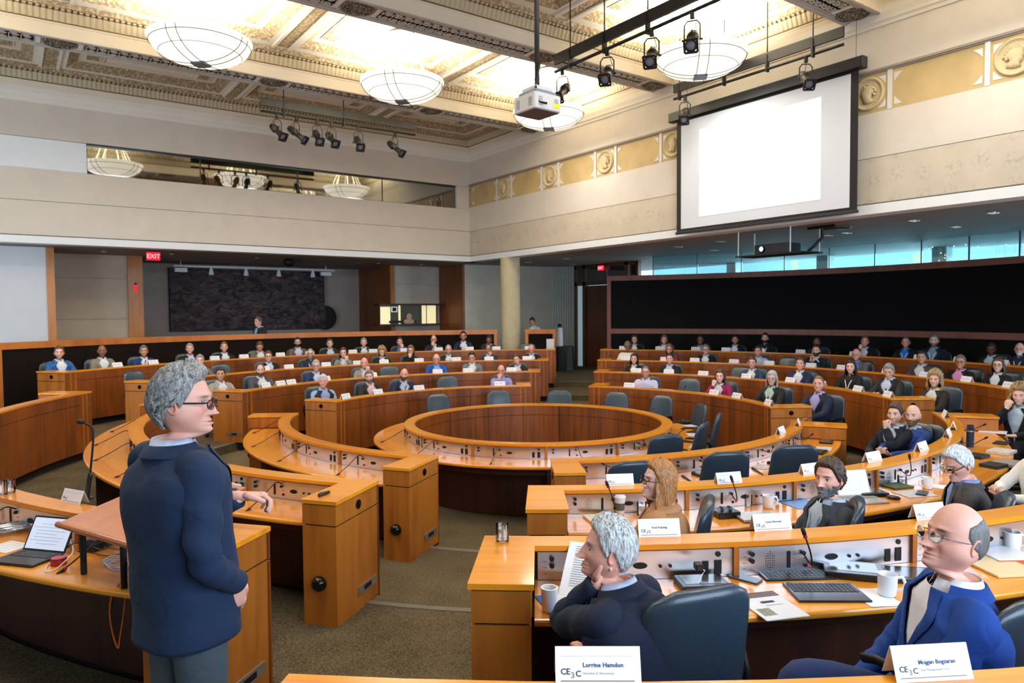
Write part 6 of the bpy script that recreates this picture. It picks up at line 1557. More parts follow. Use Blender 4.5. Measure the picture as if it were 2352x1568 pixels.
def flat(name, loc, rz, w, d, h, m, label, cat, group=None, r=.006, extra=None):
    t = thing(name, label, cat, loc, rz, group)
    MB().rbox((0, 0, h/2), (w, d, h), r, 0, 3).build({'paper_sheet': 'sheet', 'booklet': 'pages'}.get(name, 'body'), m, t, world=False)
    if extra: extra(t, w, d, h)
    return t
def print_lines(t, w, d, h, n=10, m=None, x0=-.4, x1=.4, y0=.35, y1=-.35):
    b = MB(); r_ = random.Random(int(w*1e4))
    for k in range(n):
        y = d*(y0+(y1-y0)*k/max(1, n-1)); b.b2((w*x0, y-.0012, h), (w*(x1-r_.uniform(0, .12)), y+.0012, h+.0004))
    b.build('print', m or INKG, t, world=False)
def booklet_extra(t, w, d, h):
    b = MB(); b.b2((-w/2, d*.30, h), (w/2, d*.5, h+.0006)); b.build('photo_band', mat('brochure_brown', (84, 60, 52), .5, var=.4, vscale=60), t, world=False)
    b = MB(); b.b2((-w*.42, -d*.36, h), (-w*.12, -d*.1, h+.0006)); b.build('photo', mat('brochure_photo', (120, 130, 110), .5, var=.4, vscale=70), t, world=False)
    b = MB(); b.b2((-w*.1, d*.08, h), (w*.2, d*.15, h+.0006)); b.b2((-w*.1, -d*.02, h), (w*.3, -d*.01, h+.0006)); b.build('print', INKD, t, world=False)
def on(k, x, y, dz=0): P = at_z(x, y, WS[k]+dz); return (P[0], P[1], WS[k]+dz+.0008)
def inward(loc): return math.atan2(loc[1], loc[0])+PI-PI/2     # local +y points to the centre
def keyboard_extra(t, w, d, h, y0=-.05, y1=.42, col=(34, 34, 38)):
    b = MB(); nx, ny = 15, 5
    for j in range(ny):
        for i in range(nx):
            cx = w*(-.46+.92*(i+.5)/nx); cy = d*(y0+(y1-y0)*(j+.5)/ny); b.box((cx, cy, h+.001), (w*.92/nx*.82, d*(y1-y0)/ny*.8, .002))
    b.build('keys', mat('keys_%d' % col[0], col, .5), t, world=False)
DKG = mat('device_black', (20, 21, 24), .3); DSC = mat('device_screen', (70, 64, 50), .15, spec=.8)
def tray(loc, rz, label, w=.26, d=.20, h=.028, scr=True, group='black desk monitors lying flat'):
    t = thing('desk_monitor', label, 'monitor', loc, rz, group); MB().rbox((0, 0, h/2), (w, d, h), .014, 0, 3).build('case', DKG, t, world=False)
    if scr: MB().rbox((0, .01, h+.0006), (w*.78, d*.70, .001), .004, 0, 2).build('screen', DSC, t, world=False)
    return t
# --- fourth ring, near right
tumbler((at_z(1154, 1243, RH[3])[0], at_z(1154, 1243, RH[3])[1], RH[3]+.001), 'glass of water standing on the wooden desk end beside the aisle', .088, .034, .62)
L4 = lambda x, y, dz=0: on(3, x, y, dz)
p = L4(1262, 1402); mug(p, 0, 'white cup without handle next to the wooden desk end', h=.105, r=.037, handle=False)
p = L4(1310, 1392); flat('folder', p, inward(p)+.3, .24, .30, .004, mat('folder_blue', (20, 110, 190), .5), 'blue folder under the papers beside the white cup', 'folder')
p = L4(1318, 1372, .006); flat('paper_sheet', p, inward(p)+.15, .22, .28, .0015, PAPER, 'loose printed sheets lying on the blue folder', 'paper', extra=lambda t, w, d, h: print_lines(t, w, d, h, 12))
t = thing('paper_sheet', 'printed sheet held up before the grey haired man', 'paper', L4(1335, 1372, .008))
M_ = Matrix.Rotation(inward(L4(1335, 1372))-.35, 4, 'Z') @ Matrix.Rotation(R_(42), 4, 'X'); b = MB(); b.add([M_ @ Vector(q) for q in ((-.11, 0, 0), (.11, 0, 0), (.11, .14, .004), (.11, .28, .0), (-.11, .28, 0), (-.11, .14, .004))], [(0, 1, 2, 5), (5, 2, 3, 4)]); b.build('sheet', PAPER, t, world=False)
b = MB(); r4 = random.Random(8)
for k in range(18):
    y = .25-.012*k; x1 = .085-r4.uniform(0, .04); b.add([M_ @ Vector(q) for q in ((-.07, y, .0075), (x1, y, .0075), (x1, y+.0022, .0075), (-.07, y+.0022, .0075))], [(0, 1, 2, 3)])
b.build('print', INKD, t, world=False)
p = L4(1612, 1345); tray(p, inward(p), 'black desk monitor under the white charging cable', .24, .16)
t = thing('charger', 'black plug charger with white cable in the desk outlet', 'charger', L4(1604, 1300, .10)); q = Vector(t.location)
qa = Vector(L4(1604, 1290, .09)); MB().rbox((0, 0, 0), (.035, .05, .03), .006, inward(qa)).build('plug', DKG, t, world=False)
c1 = Vector(at_z(1612, 1330, WS[3]+.03))-q; c2 = Vector(at_z(1592, 1366, WS[3]+.003))-q
MB().tube([tuple(v) for v in catmull([(0, 0, -.012), (.02, -.02, -.02), tuple(c1+Vector((0, 0, .02))), tuple(c2)], 6)], .0028, 6).build('cable', WHT, t, True, world=False)
p = L4(1712, 1330); flat('mobile_phone', p, inward(p)+.7, .072, .15, .009, mat('phone_grey', (58, 68, 84), .25), 'grey phone lying between the booklet and the keyboard', 'phone')
p = L4(1768, 1392); flat('booklet', p, inward(p)+.12, .21, .28, .006, mat('booklet_white', (226, 226, 232), .4), 'CE3C conference booklet lying behind the chair back', 'booklet', extra=booklet_extra)
p = L4(1765, 1388); te = text('CE3C', .028, INKD, 'lettering', bpy.data.objects[[o.name for o in COL.objects if o.name.startswith('booklet')][-1]], Matrix.Translation((-.03, .02, .0075)), .0003)
p = L4(1830, 1322); flat('keyboard', p, inward(p)-.10, .36, .13, .010, DKG, 'thin black keyboard above the open laptop base', 'keyboard', extra=lambda t, w, d, h: keyboard_extra(t, w, d, h, -.44, .44, (44, 42, 40)))
p = L4(1897, 1362); flat('laptop', p, inward(p)-.18, .33, .22, .010, mat('laptop_blueblack', (22, 30, 48), .25), 'dark blue laptop keyboard in front of the man in blue', 'laptop', extra=lambda t, w, d, h: keyboard_extra(t, w, d, h, -.05, .44, (40, 44, 56)))
p = L4(1960, 1318); tray(p, inward(p)-.5, 'black framed desk monitor tilted beside the dark keyboards', .28, .2, .034)
p = L4(2010, 1372); flat('paper_sheet', p, inward(p)-.1, .16, .20, .0015, PAPER, 'blank white sheet under the mug before the man in blue', 'paper')
p = L4(2038, 1366, .003); mug(p, R_(-45), 'large white mug beside the man in the blue suit', h=.10, r=.043)
p = L4(2090, 1325); tray(p, inward(p)-.4, 'black tray with red clip in front of the bald man in blue', .26, .2, .02)
p = L4(2290, 1300); flat('folder', p, inward(p)-.2, .25, .31, .012, mat('folder_cream', (226, 204, 160), .6), 'cream folder at the right of the man in blue', 'folder')
p = L4(2295, 1272); flat('booklet', p, inward(p)-.3, .22, .29, .02, mat('booklet_white', (226, 226, 232), .4), 'thick white booklet with orange edge near the right border', 'booklet', extra=lambda t, w, d, h: MB().b2((-w/2-.001, -d/2-.001, .002), (w/2+.001, -d/2+.004, h-.003)).build('orange_edge', mat('orange_edge', (220, 96, 60), .5), t, world=False))
p = L4(2325, 1262, .0); mug(p, R_(-50), 'white mug by the right edge on the fourth ring desk', h=.10, r=.043)
# --- third ring, near right
L3 = lambda x, y, dz=0: on(2, x, y, dz)
p = L3(1424, 1180); t = thing('paper_cup', 'white lidded takeaway coffee cup with grey sleeve', 'paper cup', p)
MB().lathe((0, 0, 0), [(.001, 0), (.028, 0), (.040, .12), (.001, .12)], 24).build('cup', mat('cup_white', (236, 236, 234), .5), t, True, world=False, ang=40); MB().lathe((0, 0, .03), [(.0312, 0), (.0366, .055)], 24).build('sleeve', mat('cup_sleeve', (92, 100, 92), .7), t, True, world=False)
MB().lathe((0, 0, .118), [(.043, 0), (.043, .012), (.036, .014), (.035, .022), (.001, .022)], 24).build('lid', WHT, t, True, world=False, ang=40)
tumbler(L3(1474, 1182), 'water glass next to the lidded coffee cup')
p = L3(1385, 1196); flat('notebook', p, inward(p)+.2, .21, .26, .016, mat('notebook_cream', (232, 226, 212), .6), 'open cream notebook left of the red haired woman', 'notebook', extra=lambda t, w, d, h: print_lines(t, w, d, h, 8))
p = L3(1668, 1186); t = tray(p, inward(p), 'black box with sunglasses resting on it behind the leather chair', .17, .12, .045, False)
p = L3(1664, 1176, .047); t = thing('sunglasses', 'folded black sunglasses lying on the black box', 'glasses', p, inward(p)); b = MB()
for s_ in (-1, 1): b.lathe((s_*.032, 0, .018), [(.001, 0), (.024, 0), (.026, .004), (.001, .006)], 16, Matrix.Rotation(R_(70), 3, 'X')); b.tube([(s_*.058, 0, .03), (s_*.06, .05, .02), (s_*.02, .12, .004)], .0025, 5)
b.tube([(-.01, 0, .024), (.01, 0, .024)], .003, 5); b.build('frame', BLKG, t, world=False)
tray(L3(1690, 1150), inward(L3(1690, 1150)), 'black tray behind the two small glasses', .2, .09, .016, False)
tumbler(L3(1704, 1156), 'empty glass beside the bearded man, left of two', .085, .03, 0); tumbler(L3(1719, 1160), 'empty glass beside the bearded man, right of two', .085, .03, 0)
p = L3(1741, 1192); flat('booklet', p, inward(p)+.1, .21, .2, .004, mat('brochure_red', (190, 150, 150), .5, var=.3, vscale=40), 'colourful brochure under the closed silver laptop', 'booklet')
p = L3(1741, 1188, .006); flat('laptop', p, inward(p)-.12, .30, .20, .016, mat('laptop_silver', (186, 184, 178), .35, .6), 'closed silver laptop behind the name card', 'laptop')
mug(L3(1764, 1166), R_(-30), 'white mug left of the bearded man'); 
p = L3(1842, 1158); flat('folder', p, inward(p), .24, .2, .004, mat('folder_lightblue', (120, 160, 220), .5), 'pale blue folder behind the bearded man', 'folder')
def open_laptop(p, rz, label, col, scrc, w=.30, d=.21, tilt=105, keyc=(150, 146, 138)):
    t = thing('laptop', label, 'laptop', p, rz); MB().rbox((0, 0, .007), (w, d, .014), .01, 0, 3).build('base', col, t, world=False)
    keyb = MB()
    for j in range(5):
        for i in range(13): keyb.box((w*(-.44+.88*(i+.5)/13), d*(.02+.4*(j+.5)/5), .0150), (w*.055, d*.065, .002))
    keyb.build('keys', mat('keys_%d' % keyc[0], keyc, .5), t, world=False)
    M_ = Matrix.Translation((0, d/2, .012)) @ Matrix.Rotation(R_(180-tilt), 4, 'X'); R3 = M_.to_3x3()
    c = M_ @ Vector((0, d*.5, .0)); s_ = MB(); s_.box(tuple(M_ @ Vector((0, d*.48, -.003))), (w, d*.96, .006), rot=R3); lid = s_.build('lid', col, t, world=False)
    s_ = MB(); s_.box(tuple(M_ @ Vector((0, d*.48, .0008))), (w*.93, d*.86, .001), rot=R3); sc = s_.build('screen', scrc, lid, world=False)
    s_ = MB()
    for k in range(7): s_.box(tuple(M_ @ Vector((-.02 if k % 2 else 0, d*(.2+.09*k), .0016))), (w*(.7 if k % 3 else .5), .0018, .0004), rot=R3)
    s_.build('screen_text', INKG, lid, world=False)
    return t
p = L3(1985, 1150); open_laptop(p, inward(p)-.25+PI*0, 'open laptop with a bright document on its tall screen', mat('laptop_silver', (186, 184, 178), .35, .6), mat('screen_doc', (220, 228, 236), .3, emit=(214, 226, 240), es=.55), .29, .21, 112)
p = L3(2000, 1136); tray(p, inward(p)-.35, 'black desk monitor behind the open laptop', .22, .16, .03)
p = L3(2052, 1146); t = thing('computer_mouse', 'dark computer mouse at the edge of the third ring desk', 'mouse', p, inward(p)+.4); MB().ell((0, 0, .012), (.03, .052, .018)).build('shell', DKG, t, True, world=False)
MB().box((0, .02, .028), (.006, .014, .006)).build('wheel', ALU, t, world=False)
p = L3(2060, 1118); flat('notebook', p, inward(p)-.25, .2, .16, .016, mat('notebook_green', (74, 84, 52), .6), 'olive green notebook before the water glass', 'notebook')
tumbler(L3(2072, 1112, .0), 'short glass of water behind the green notebook', .075, .037, .5); mug(L3(2130, 1122), R_(150), 'white mug left of the white haired man')
p = L3(2100, 1134); flat('booklet', p, inward(p)-.3, .27, .2, .004, mat('brochure_mix', (200, 196, 204), .5, var=.25, vscale=40), 'magazine under the black phone on the third ring desk', 'booklet')
p = L3(2118, 1133, .006); flat('mobile_phone', p, inward(p)-1.2, .075, .15, .009, DKG, 'black phone lying on the magazine', 'phone')
p = L3(2165, 1118); flat('paper_sheet', p, inward(p)+.3, .15, .2, .001, PAPER, 'white sheet in front of the white haired man', 'paper')
p = L3(2228, 1026); t = thing('thermos_flask', 'tall dark blue thermos flask on the third ring desk', 'flask', p)
MB().lathe((0, 0, 0), [(.001, 0), (.034, 0), (.036, .01), (.036, .19), (.001, .19)], 24).build('bottle', mat('thermos', (30, 44, 66), .35), t, True, world=False, ang=40); MB().lathe((0, 0, .19), [(.037, 0), (.037, .008), (.034, .01), (.032, .045), (.001, .05)], 24).build('lid', BLK, t, True, world=False, ang=40)
MB().lathe((0, 0, .165), [(.0365, 0), (.0365, .012)], 24).build('band', ALU, t, world=False)
for (x, y, w, d, h, c, lb) in ((2280, 992, .22, .28, .008, (226, 224, 230), 'white notepad under the hands of the curly haired woman'), (2300, 1018, .2, .13, .012, (24, 24, 28), 'black tablet near the right edge, behind the books'), (2300, 1040, .26, .2, .03, (208, 196, 184), 'thick illustrated book near the right edge'), (2315, 1066, .28, .2, .026, (150, 136, 126), 'second book lying in front of the illustrated book'), (2245, 1050, .2, .15, .028, (24, 24, 28), 'black desk unit right of the thermos'), (2282, 1072, .2, .16, .03, (30, 30, 34), 'black desk unit under the brochures at right'), (2330, 1092, .16, .1, .012, (52, 60, 90), 'small dark blue pouch at the right desk edge')):
    p = L3(x, y); flat('book' if 'book' in lb else ('notepad' if 'notepad' in lb else 'desk_unit'), p, inward(p)-.3, w, d, h, mat('obj_%d_%d_%d' % c, c, .5, var=.15, vscale=50), lb, 'book' if 'book' in lb else ('notepad' if 'notepad' in lb else 'device'))
mug(L3(2177, 1084), R_(150), 'white cup behind the white haired man, near the control panel')
# --- second and inner ring
L2 = lambda x, y, dz=0: on(1, x, y, dz); L1 = lambda x, y, dz=0: on(0, x, y, dz)
mug(L2(1899, 1003), R_(-40), 'white mug at the right end of the second ring desk')
for (L, x, y, lb) in ((L2, 1898, 1016, 'black desk monitor beside the mug at the end of the second ring'), (L2, 1788, 1064, 'black desk monitor between the two empty chairs'), (L2, 1618, 1090, 'black desk monitor left of the empty chair mid right'), (L1, 1515, 1036, 'black desk monitor beside the nearest inner ring chair'), (L1, 1620, 1016, 'black desk monitor on the inner ring, middle of three'), (L1, 1605, 988, 'black desk monitor on the inner ring, behind the others'), (L1, 1578, 970, 'black desk monitor farthest along the inner ring right side'), (L2, 1880, 1040, 'small black device by the desk edge below the mug')):
    p = L(x, y); tray(p, inward(p), lb, .22, .15, .026)
for (L, x, y, lb) in ((L2, 1892, 1030, 'brochure in front of the monitor at the second ring end'), (L2, 1750, 1072, 'brochure between the two empty second ring chairs'), (L2, 1636, 1104, 'brochure left of the empty chair, partly under its back'), (L1, 1462, 1046, 'white brochure on the inner ring near edge'), (L1, 1600, 1026, 'brochure on the inner ring before the middle monitor'), (L1, 1592, 998, 'brochure on the inner ring before the rear monitor'), (L1, 1585, 978, 'brochure lying farthest along the inner ring')):
    p = L(x, y); flat('booklet', p, inward(p)+.1, .21, .17, .004, mat('brochure_mix', (200, 196, 204), .5, var=.25, vscale=40), lb, 'booklet', 'brochures on the empty places')
# --- near left desks
p = at_z(745, 1137, RH[2]); t = thing('presenter_remote', 'black slide remote lying on the near left desk end', 'remote', (p[0], p[1], RH[2]+.012), R_(20)+PI*.05)
MB().tube([(-.06, 0, -.002), (-.05, 0, 0), (0, 0, 0), (.05, 0, 0), (.062, 0, -.002)], [(.008, .014), (.011, .018), (.011, .017), (.008, .012), (.003, .005)], 10).build('body', DKG, t, True, world=False); MB().cyl((-.03, 0, .009), .007, .003, 10).build('button', BLKG, t, world=False)
p = on(2, 535, 1136); flat('folder', p, inward(p), .18, .12, .012, mat('brown_folder', (120, 84, 84), .5), 'brown notebook under the name card behind the speaker hand', 'notebook')
put_card(p[0], p[1], p[2]+.014, math.degrees(inward(p))-PI/2+90, 'name card on the brown notebook beside the speaker hand')
# lectern: sloping top on four black legs standing on the fourth ring desk
zt = WS[3]; C0 = at_z(133, 1209, 1.385); C1 = at_z(277, 1252, 1.385)
A = Vector((C0[0], C0[1], 1.385)); B = Vector((C1[0], C1[1], 1.385)); E = (B-A).normalized(); Nn_ = Vector((-E.y, E.x, 0)); 
if Nn_.dot(Vector((0-A.x, 0-A.y, 0))) < 0: Nn_ = -Nn_
D_ = .64; wid_ = .66; B = A+E*wid_; up_ = .13
t = thing('table_lectern', 'reddish wooden lectern top on black legs standing on the near left desk', 'lectern', (A.x, A.y, zt+.001))
b = MB()
def slabq(P, th): b.loft([[tuple(q) for q in P], [tuple(q+Vector((0, 0, th))) for q in P]])
slabq([A, B, B+Nn_*D_+Vector((0, 0, up_)), A+Nn_*D_+Vector((0, 0, up_))], .018); b.build('top_board', WL, t)
b = MB(); b.tube([tuple(A+Vector((0, 0, .012))), tuple(B+Vector((0, 0, .012)))], [(.016, .016)]*2, 10); b.build('front_lip', WL, t, True, ang=40)
for u, v in ((.12, .06), (.12, .52), (wid_-.17, .06), (wid_-.17, .52)):
    q = A+E*u+Nn_*v; MB().cyl((q.x, q.y, zt+.001), .015, 1.385+up_*v/D_-zt-.001, 12).build('leg', BLK, t, True, ang=40)
# tall lectern microphone
q = A+Nn_*.50+E*.06; h0 = at_d(184, 968, 3.55)
t = thing('lectern_microphone', 'tall black gooseneck microphone rising behind the lectern', 'microphone', (q.x, q.y, RH[3]))
q0 = at_z(200, 1146, RH[3]); q0 = Vector((q0[0], q0[1], RH[3])); dep = float((np.array(q0)-CAM)@FWD)
f_ = lambda x, y, d=0: Vector(at_d(x, y, dep+d)); t.location = q0
MB().cyl(tuple(q0), .035, .012, 20).build('base', BLK, t)
MB().tube(catmull([q0+Vector((0, 0, .01)), f_(203, 1120), f_(208, 1085)], 4), .016, 8).build('clamp', DKG, t, True)
MB().tube(catmull([q0+Vector((0, 0, .01)), f_(203, 1120), f_(210, 1060), f_(214, 1010), f_(213, 985), f_(202, 975), f_(192, 971)], 5), .0065, 8).build('neck', BLK, t, True)
MB().ell(tuple(f_(185, 968)), (.022, .016, .016), 14, 10, np_m if 0 else None).build('windscreen', BLK, t, True)
# tablet computer, red puck, cables and clutter left of the lectern
p = Vector(on(3, 62, 1285)); t = open_laptop(tuple(p), inward(p)+.18, 'tablet computer with bright page and black keyboard at left edge', DKG, mat('screen_page', (206, 216, 236), .3, emit=(206, 218, 242), es=.5), .29, .20, 118, (40, 40, 46))
p = on(3, 135, 1296); t = thing('red_case', 'small red round case with white cable on the near left desk', 'case', p); MB().lathe((0, 0, 0), [(.001, 0), (.036, 0), (.038, .004), (.037, .034), (.034, .038), (.001, .038)], 24).build('tin', mat('red_case', (170, 20, 34), .35), t, True, world=False, ang=40)
MB().lathe((0, 0, .03), [(.0385, 0), (.0385, .004)], 24).build('rim', mat('red_dark', (110, 14, 24), .4), t, world=False)
def cable(label, pts, r, c, name='cable', rough=.45):
    P = [Vector(q) for q in pts]; t = thing(name, label, 'cable', tuple(P[0])); MB().tube(catmull([tuple(q) for q in P], 7), r, 6).build('cord', mat('cord_%d_%d_%d' % c, c, rough), t, True)
    MB().tube([tuple(P[0]), tuple(P[0]+(P[1]-P[0]).normalized()*.02)], r*1.7, 6).build('plug', mat('cord_%d_%d_%d' % c, c, rough), t)
wz = lambda x, y, d=.004: tuple(at_z(x, y, zt+d))
cable('white cable looping from the tablet over the red case', [wz(160, 1240, .05), wz(168, 1262, .03), wz(158, 1280, .045), wz(128, 1306, .006), wz(106, 1312), wz(112, 1296), wz(150, 1284)], .0032, (236, 236, 240))
for k, (dx, dy) in enumerate(((0, 0), (4, 5), (-5, -4))):
    cable(['coiled white cable lying under the lectern, lowest loop', 'coiled white cable lying under the lectern, nearest loop', 'coiled white cable lying under the lectern, loop farthest back'][k], [wz(240+dx, 1292+dy), wz(262+dx, 1280+dy, .012), wz(290+dx, 1284+dy), wz(286+dx, 1300+dy, .01), wz(258+dx, 1304+dy), wz(244+dx, 1294+dy, .012), wz(270+dx, 1288+dy)], .003, (224, 228, 238))
cable('black cable tangled under the lectern', [wz(150, 1258, .03), wz(176, 1246, .05), wz(206, 1252, .03), wz(236, 1262, .05), wz(262, 1248, .03), wz(284, 1258)], .003, (20, 20, 24))
cable('thin black cable running past the lectern legs', [wz(180, 1266, .02), wz(214, 1270, .01), wz(250, 1276), wz(284, 1270)], .0025, (20, 20, 24))
od = [at_z(288, 1327, zt+.004)]; dpo = float((od[0]-CAM)@FWD)-.06
f2 = lambda x, y, d=0: tuple(at_d(x, y, dpo+d))
cable('orange cable hanging in a loop from the near left desk edge', [tuple(od[0]), f2(283, 1335, -.02), f2(262, 1355, -.04), f2(252, 1400, -.04), f2(258, 1450, -.03), f2(271, 1488, -.03), f2(276, 1462, -.02), f2(284, 1410), f2(288, 1370, .02)], .0042, (226, 110, 34))
cable('thin black cable beside the orange cable', [f2(290, 1344), f2(270, 1352, -.03), f2(262, 1368, -.03), f2(256, 1390, -.02)], .003, (24, 24, 28))
p = on(3, 210, 1262); flat('power_adapter', p, inward(p), .12, .07, .04, DKG, 'black power adapter box under the lectern', 'adapter')
MBn = thing('cable_bag', 'clear plastic bag of white cables at the left picture edge', 'bag', on(3, 30, 1222)); rr5 = random.Random(2); b = MB()
for k in range(7):
    c = [(rr5.uniform(-.10, .10), rr5.uniform(-.05, .05), rr5.uniform(.01, .05)) for _ in range(5)]; b.tube(catmull(c, 4), .004, 5)
b.build('cables', WHT, MBn, True, world=False); b = MB(); b.ell((0, 0, .03), (.14, .08, .035), 14, 8); b.build('bag', glassy('plastic_clear', (236, 240, 246), .12, .15), MBn, True, world=False)
p = on(3, 20, 1256); flat('paper_sheet', p, inward(p)+.1, .2, .16, .002, PAPER, 'papers under the tablet at the left edge', 'paper', extra=lambda t, w, d, h: print_lines(t, w, d, h, 5))
q = at_z(22, 1132, RH[3]); tumbler((q[0], q[1], RH[3]+.001), 'empty glass on the near left ledge by the picture edge', .085, .034, 0); q = at_z(4, 1135, RH[3]); tumbler((q[0], q[1], RH[3]+.001), 'glass cut by the left picture edge', .085, .034, 0)
def near_card(x, y, k, txt, sub, label, size=1.0, xr=None):
    """tent card standing on the ledge with readable print facing the camera side"""
    P = at_z(x, y, RH[k]+.001); a = ring_ang(P); t = thing('name_card', label, 'name card', (P[0], P[1], RH[k]+.0008), R_(a)+PI/2, 'large readable name cards')
    w, h, d = .205*size, .08*size, .06*size; card_mesh(w, h, d).build('folded_card', PAPER, t, world=False)
    for s_ in (1,):
        M_ = Matrix.Translation((0, -(d/2)-.0014, 0)) @ Matrix.Rotation(PI/2-math.atan2(d/2, h), 4, 'X')
        T = lambda x, y: M_ @ Matrix.Translation((x*w, y*h, .0006))
        text('CE3C' if 0 else 'CE', .019*size, INKD, 'logo', t, T(-.44, .30), .0003, bold=True); text('3', .019*size, INKB, 'logo', t, T(-.32, .20), .0003, bold=True); text('C', .019*size, INKD, 'logo', t, T(-.265, .24), .0003, bold=True)
        text(txt, .0145*size, INK, 'lettering', t, T(-.18, .50), .0003, bold=True)
        if sub: text(sub, .0085*size, INKG, 'lettering', t, T(-.18, .30), .0003)
        b = MB(); b.add([T(-.44, .10) @ Vector((0, 0, 0)), T(.42, .10) @ Vector((0, 0, 0)), T(.42, .14) @ Vector((0, 0, 0)), T(-.44, .14) @ Vector((0, 0, 0))], [(0, 1, 2, 3)]); b.build('bronze_line', INKB, t, world=False)
        b = MB(); b.add([T(-.44, .80) @ Vector((0, 0, 0)), T(.42, .80) @ Vector((0, 0, 0)), T(.42, .81) @ Vector((0, 0, 0)), T(-.44, .81) @ Vector((0, 0, 0))], [(0, 1, 2, 3)]); b.build('rule', INKG, t, world=False)
near_card(1372, 1558, 4, 'Lorrine Hamdon', 'Hamdon & Associates', 'large name card reading Lorrine Hamdon on the nearest ledge', 1.1)
near_card(2130, 1549, 4, 'Mojgan Bogzaran', 'Opal Management LTD', 'large name card reading Mojgan Bogzaran on the nearest ledge', 1.05)
near_card(1512, 1228, 3, 'Fred Keating', '', 'name card reading Fred Keating behind the grey haired man', 1.05)
near_card(1770, 1214, 3, 'Lenny Bornack', '', 'name card behind the microphone with black foam, fourth ring ledge', 1.02)
near_card(2130, 1188, 3, '', '', 'name card half hidden by the face of the bald man in blue', 1.0)
near_card(172, 1152, 3, '', '', 'name card on the near left ledge beside the tall microphone', .95)
near_card(1423, 1112, 2, '', '', 'name card left of the red haired woman', 1.0); near_card(1672, 1108, 2, '', '', 'name card crossed by a microphone, third ring ledge', 1.0); near_card(1862, 1086, 2, '', '', 'name card hidden by the forehead of the bearded man', 1.0)
near_card(2003, 1058, 2, '', '', 'name card in front of the bald bearded man in blue', 1.0); near_card(2116, 1034, 2, '', '', 'name card right of the bald bearded man in blue', 1.0)
for x, y, k, lb in ((2176, 1002, 2, 'name card at the bend of the third ring ledge, lower of three'), (2189, 985, 2, 'name card at the bend of the third ring ledge, middle of three'), (2172, 957, 2, 'name card at the bend of the third ring ledge, upper of three'), (1793, 995, 1, 'name card near the end of the second ring ledge'), (1832, 976, 1, 'name card at the very end of the second ring ledge')):
    near_card(x, y, k, '', '', lb, 1.0)
# ------------------------------------------------------------------ people near the camera
person('standing speaker in a navy blazer with wavy grey hair, beside the lectern', (-5.82, -5.30, RZ[3]), 16, hy=-44, hp=-3, hair='wavy', hc='grey', jacket=(24, 42, 70), shirt=(196, 206, 230), trousers=(74, 84, 92), glasses='black', stand=True, scale=1.075, det=2, belly=.32, broad=1.14, hem=.17, locks=520, skin='rosy', lean=-2, head=dict(nose=1.05, fat=.6),
       rhand=((.165, .115, .93), (.7, -1, .1), (-.25, .0, -1), (-1, 0, 0), (20, 20, 10)), lhand=((.02, .215, 1.20), (-.6, -.2, -.9), (.35, 1, -.10), (.25, 0, -1), (40, 50, 30), dict(thumb=30)))
seat(3, 1505, 1172, 'grey haired man in a navy blazer leaning on the desk, chin on his hand', hair='short', hc='silver', jacket=(16, 26, 48), shirt=(190, 206, 236), det=2, pose='chinl', face=108, hy=32, hp=4, lean=16, broad=1.08, head=dict(nose=1.25, fat=.5), skin='rosy', chair=False, belly=.15, far=False, dr=1.02)
seat(3, 2172, 1135, 'bald man with glasses in a bright blue suit, head raised', hair='ring', hc='salt', glasses='steel', jacket=(16, 58, 134), shirt=(232, 232, 240), trousers=(30, 48, 92), det=2, face=128, hy=24, hp=12, lean=-4, broad=1.15, belly=.25, head=dict(nose=1.2, fat=.9), skin='rosy', pose='lap', chair=False, far=False, dr=1.15, legs=[((-.10, .42, .10), (-.06, .40, -.38)), ((-.02, .46, .20), (-.18, .62, -.10))])
chair_top(3, 1622, 1354, 74, 'big blue leather chair back in the foreground, behind the grey haired man', 'near right chairs of the fourth ring', 1.03)
chair_top(3, 2385, 1375, 84, 'blue leather chair cut by the right edge behind the man in blue', 'near right chairs of the fourth ring', 1.03)
E_ = dict(far=False)
seat(2, 1522, 1048, 'woman with long red blond hair and black glasses in a camel jacket', hair='long', hc='red', glasses='black', jacket=(178, 128, 88), shirt=(200, 160, 120), det=2, face=112, hy=40, hp=4, pose='desk', broad=.88, skin='pale', head=dict(nose=.95), chair=False, dr=.98, longh=.36, **E_)
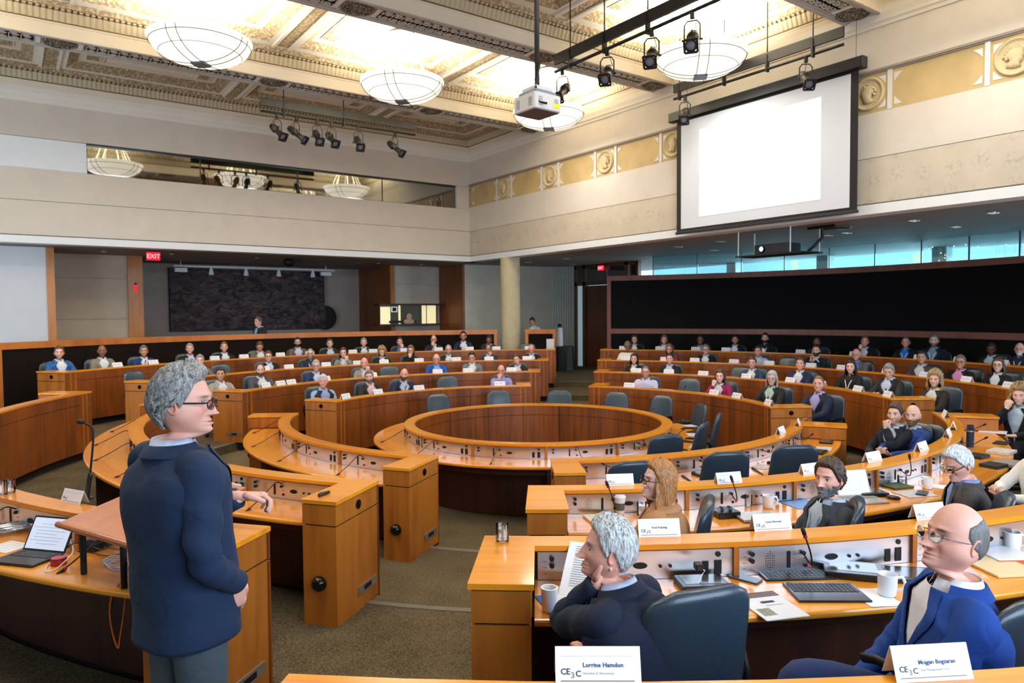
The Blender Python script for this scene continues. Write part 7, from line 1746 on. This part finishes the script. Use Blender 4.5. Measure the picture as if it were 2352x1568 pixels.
seat(2, 1900, 1048, 'bearded man with swept back dark hair in a grey jacket and blue lanyard', hair='wavy', hc='brown', beard=('full', 'salt'), jacket=(58, 62, 72), shirt=(200, 216, 236), det=2, face=150, hy=28, pose='lap', lean=-4, skin='rosy', lanyard=(140, 180, 226), chair=False, dr=1.0, locks=120, **E_)
seat(2, 2222, 1052, 'white haired man with glasses in a dark tweed jacket looking down', hair='short', hc='white', glasses='black', jacket=(70, 66, 66), jk='tweed', shirt=(130, 160, 220), det=2, face=122, hy=34, hp=-24, pose='lap', skin='rosy', chair=False, dr=1.0, head=dict(nose=1.1), **E_)
for x, y, f, lb in ((1634, 1146, 128, 'leather chair of the red haired woman, seen from the side'), (1978, 1149, 122, 'leather chair behind the bearded man in grey'), (2322, 1136, 116, 'leather chair behind the white haired man')):
    chair_top(2, x, y, f, lb, 'near right chairs of the third ring', 1.0)
seat(1, 2060, 928, 'man with quiffed brown hair resting his cheek on his hand, crossed legs', hair='short', hc='brown', jacket=(22, 26, 40), shirt=(206, 216, 232), det=1, face=165, hy=20, pose='chinl', beard=('stubble', 'brown'), trousers=(44, 40, 40), dr=1.05, look=None, **E_)
seat(1, 2088, 950, 'bald man with short beard in a bright blue jacket holding a phone', hair='bald', jacket=(34, 62, 130), shirt=(214, 214, 218), det=1, face=165, hy=22, pose='phone', beard=('full', 'lbrown'), trousers=(40, 38, 40), dr=1.15, lean=-8, legs=[((-.10, .44, .10), (-.06, .42, -.38)), ((.02, .48, .24), (-.2, .62, -.06))], **E_)
seat(2, 2345, 903, 'curly haired woman in black resting her chin on her hand, right edge', hair='curly', hc='blond', outer='cardigan', jacket=(20, 22, 30), shirt=(190, 206, 220), det=1, face=172, hy=16, pose='chin', broad=.86, skin='pale', dr=1.0, chair=False, hp=-6, far=True if 0 else None)
seat(2, 2400, 1010, 'person in white reading a phone, only arm and hands inside the right edge', hair='short', hc='brown', outer='shirt', shirt=(236, 234, 226), trousers=(30, 44, 84), det=0, face=150, hy=10, pose='phone', dr=1.0, **E_)
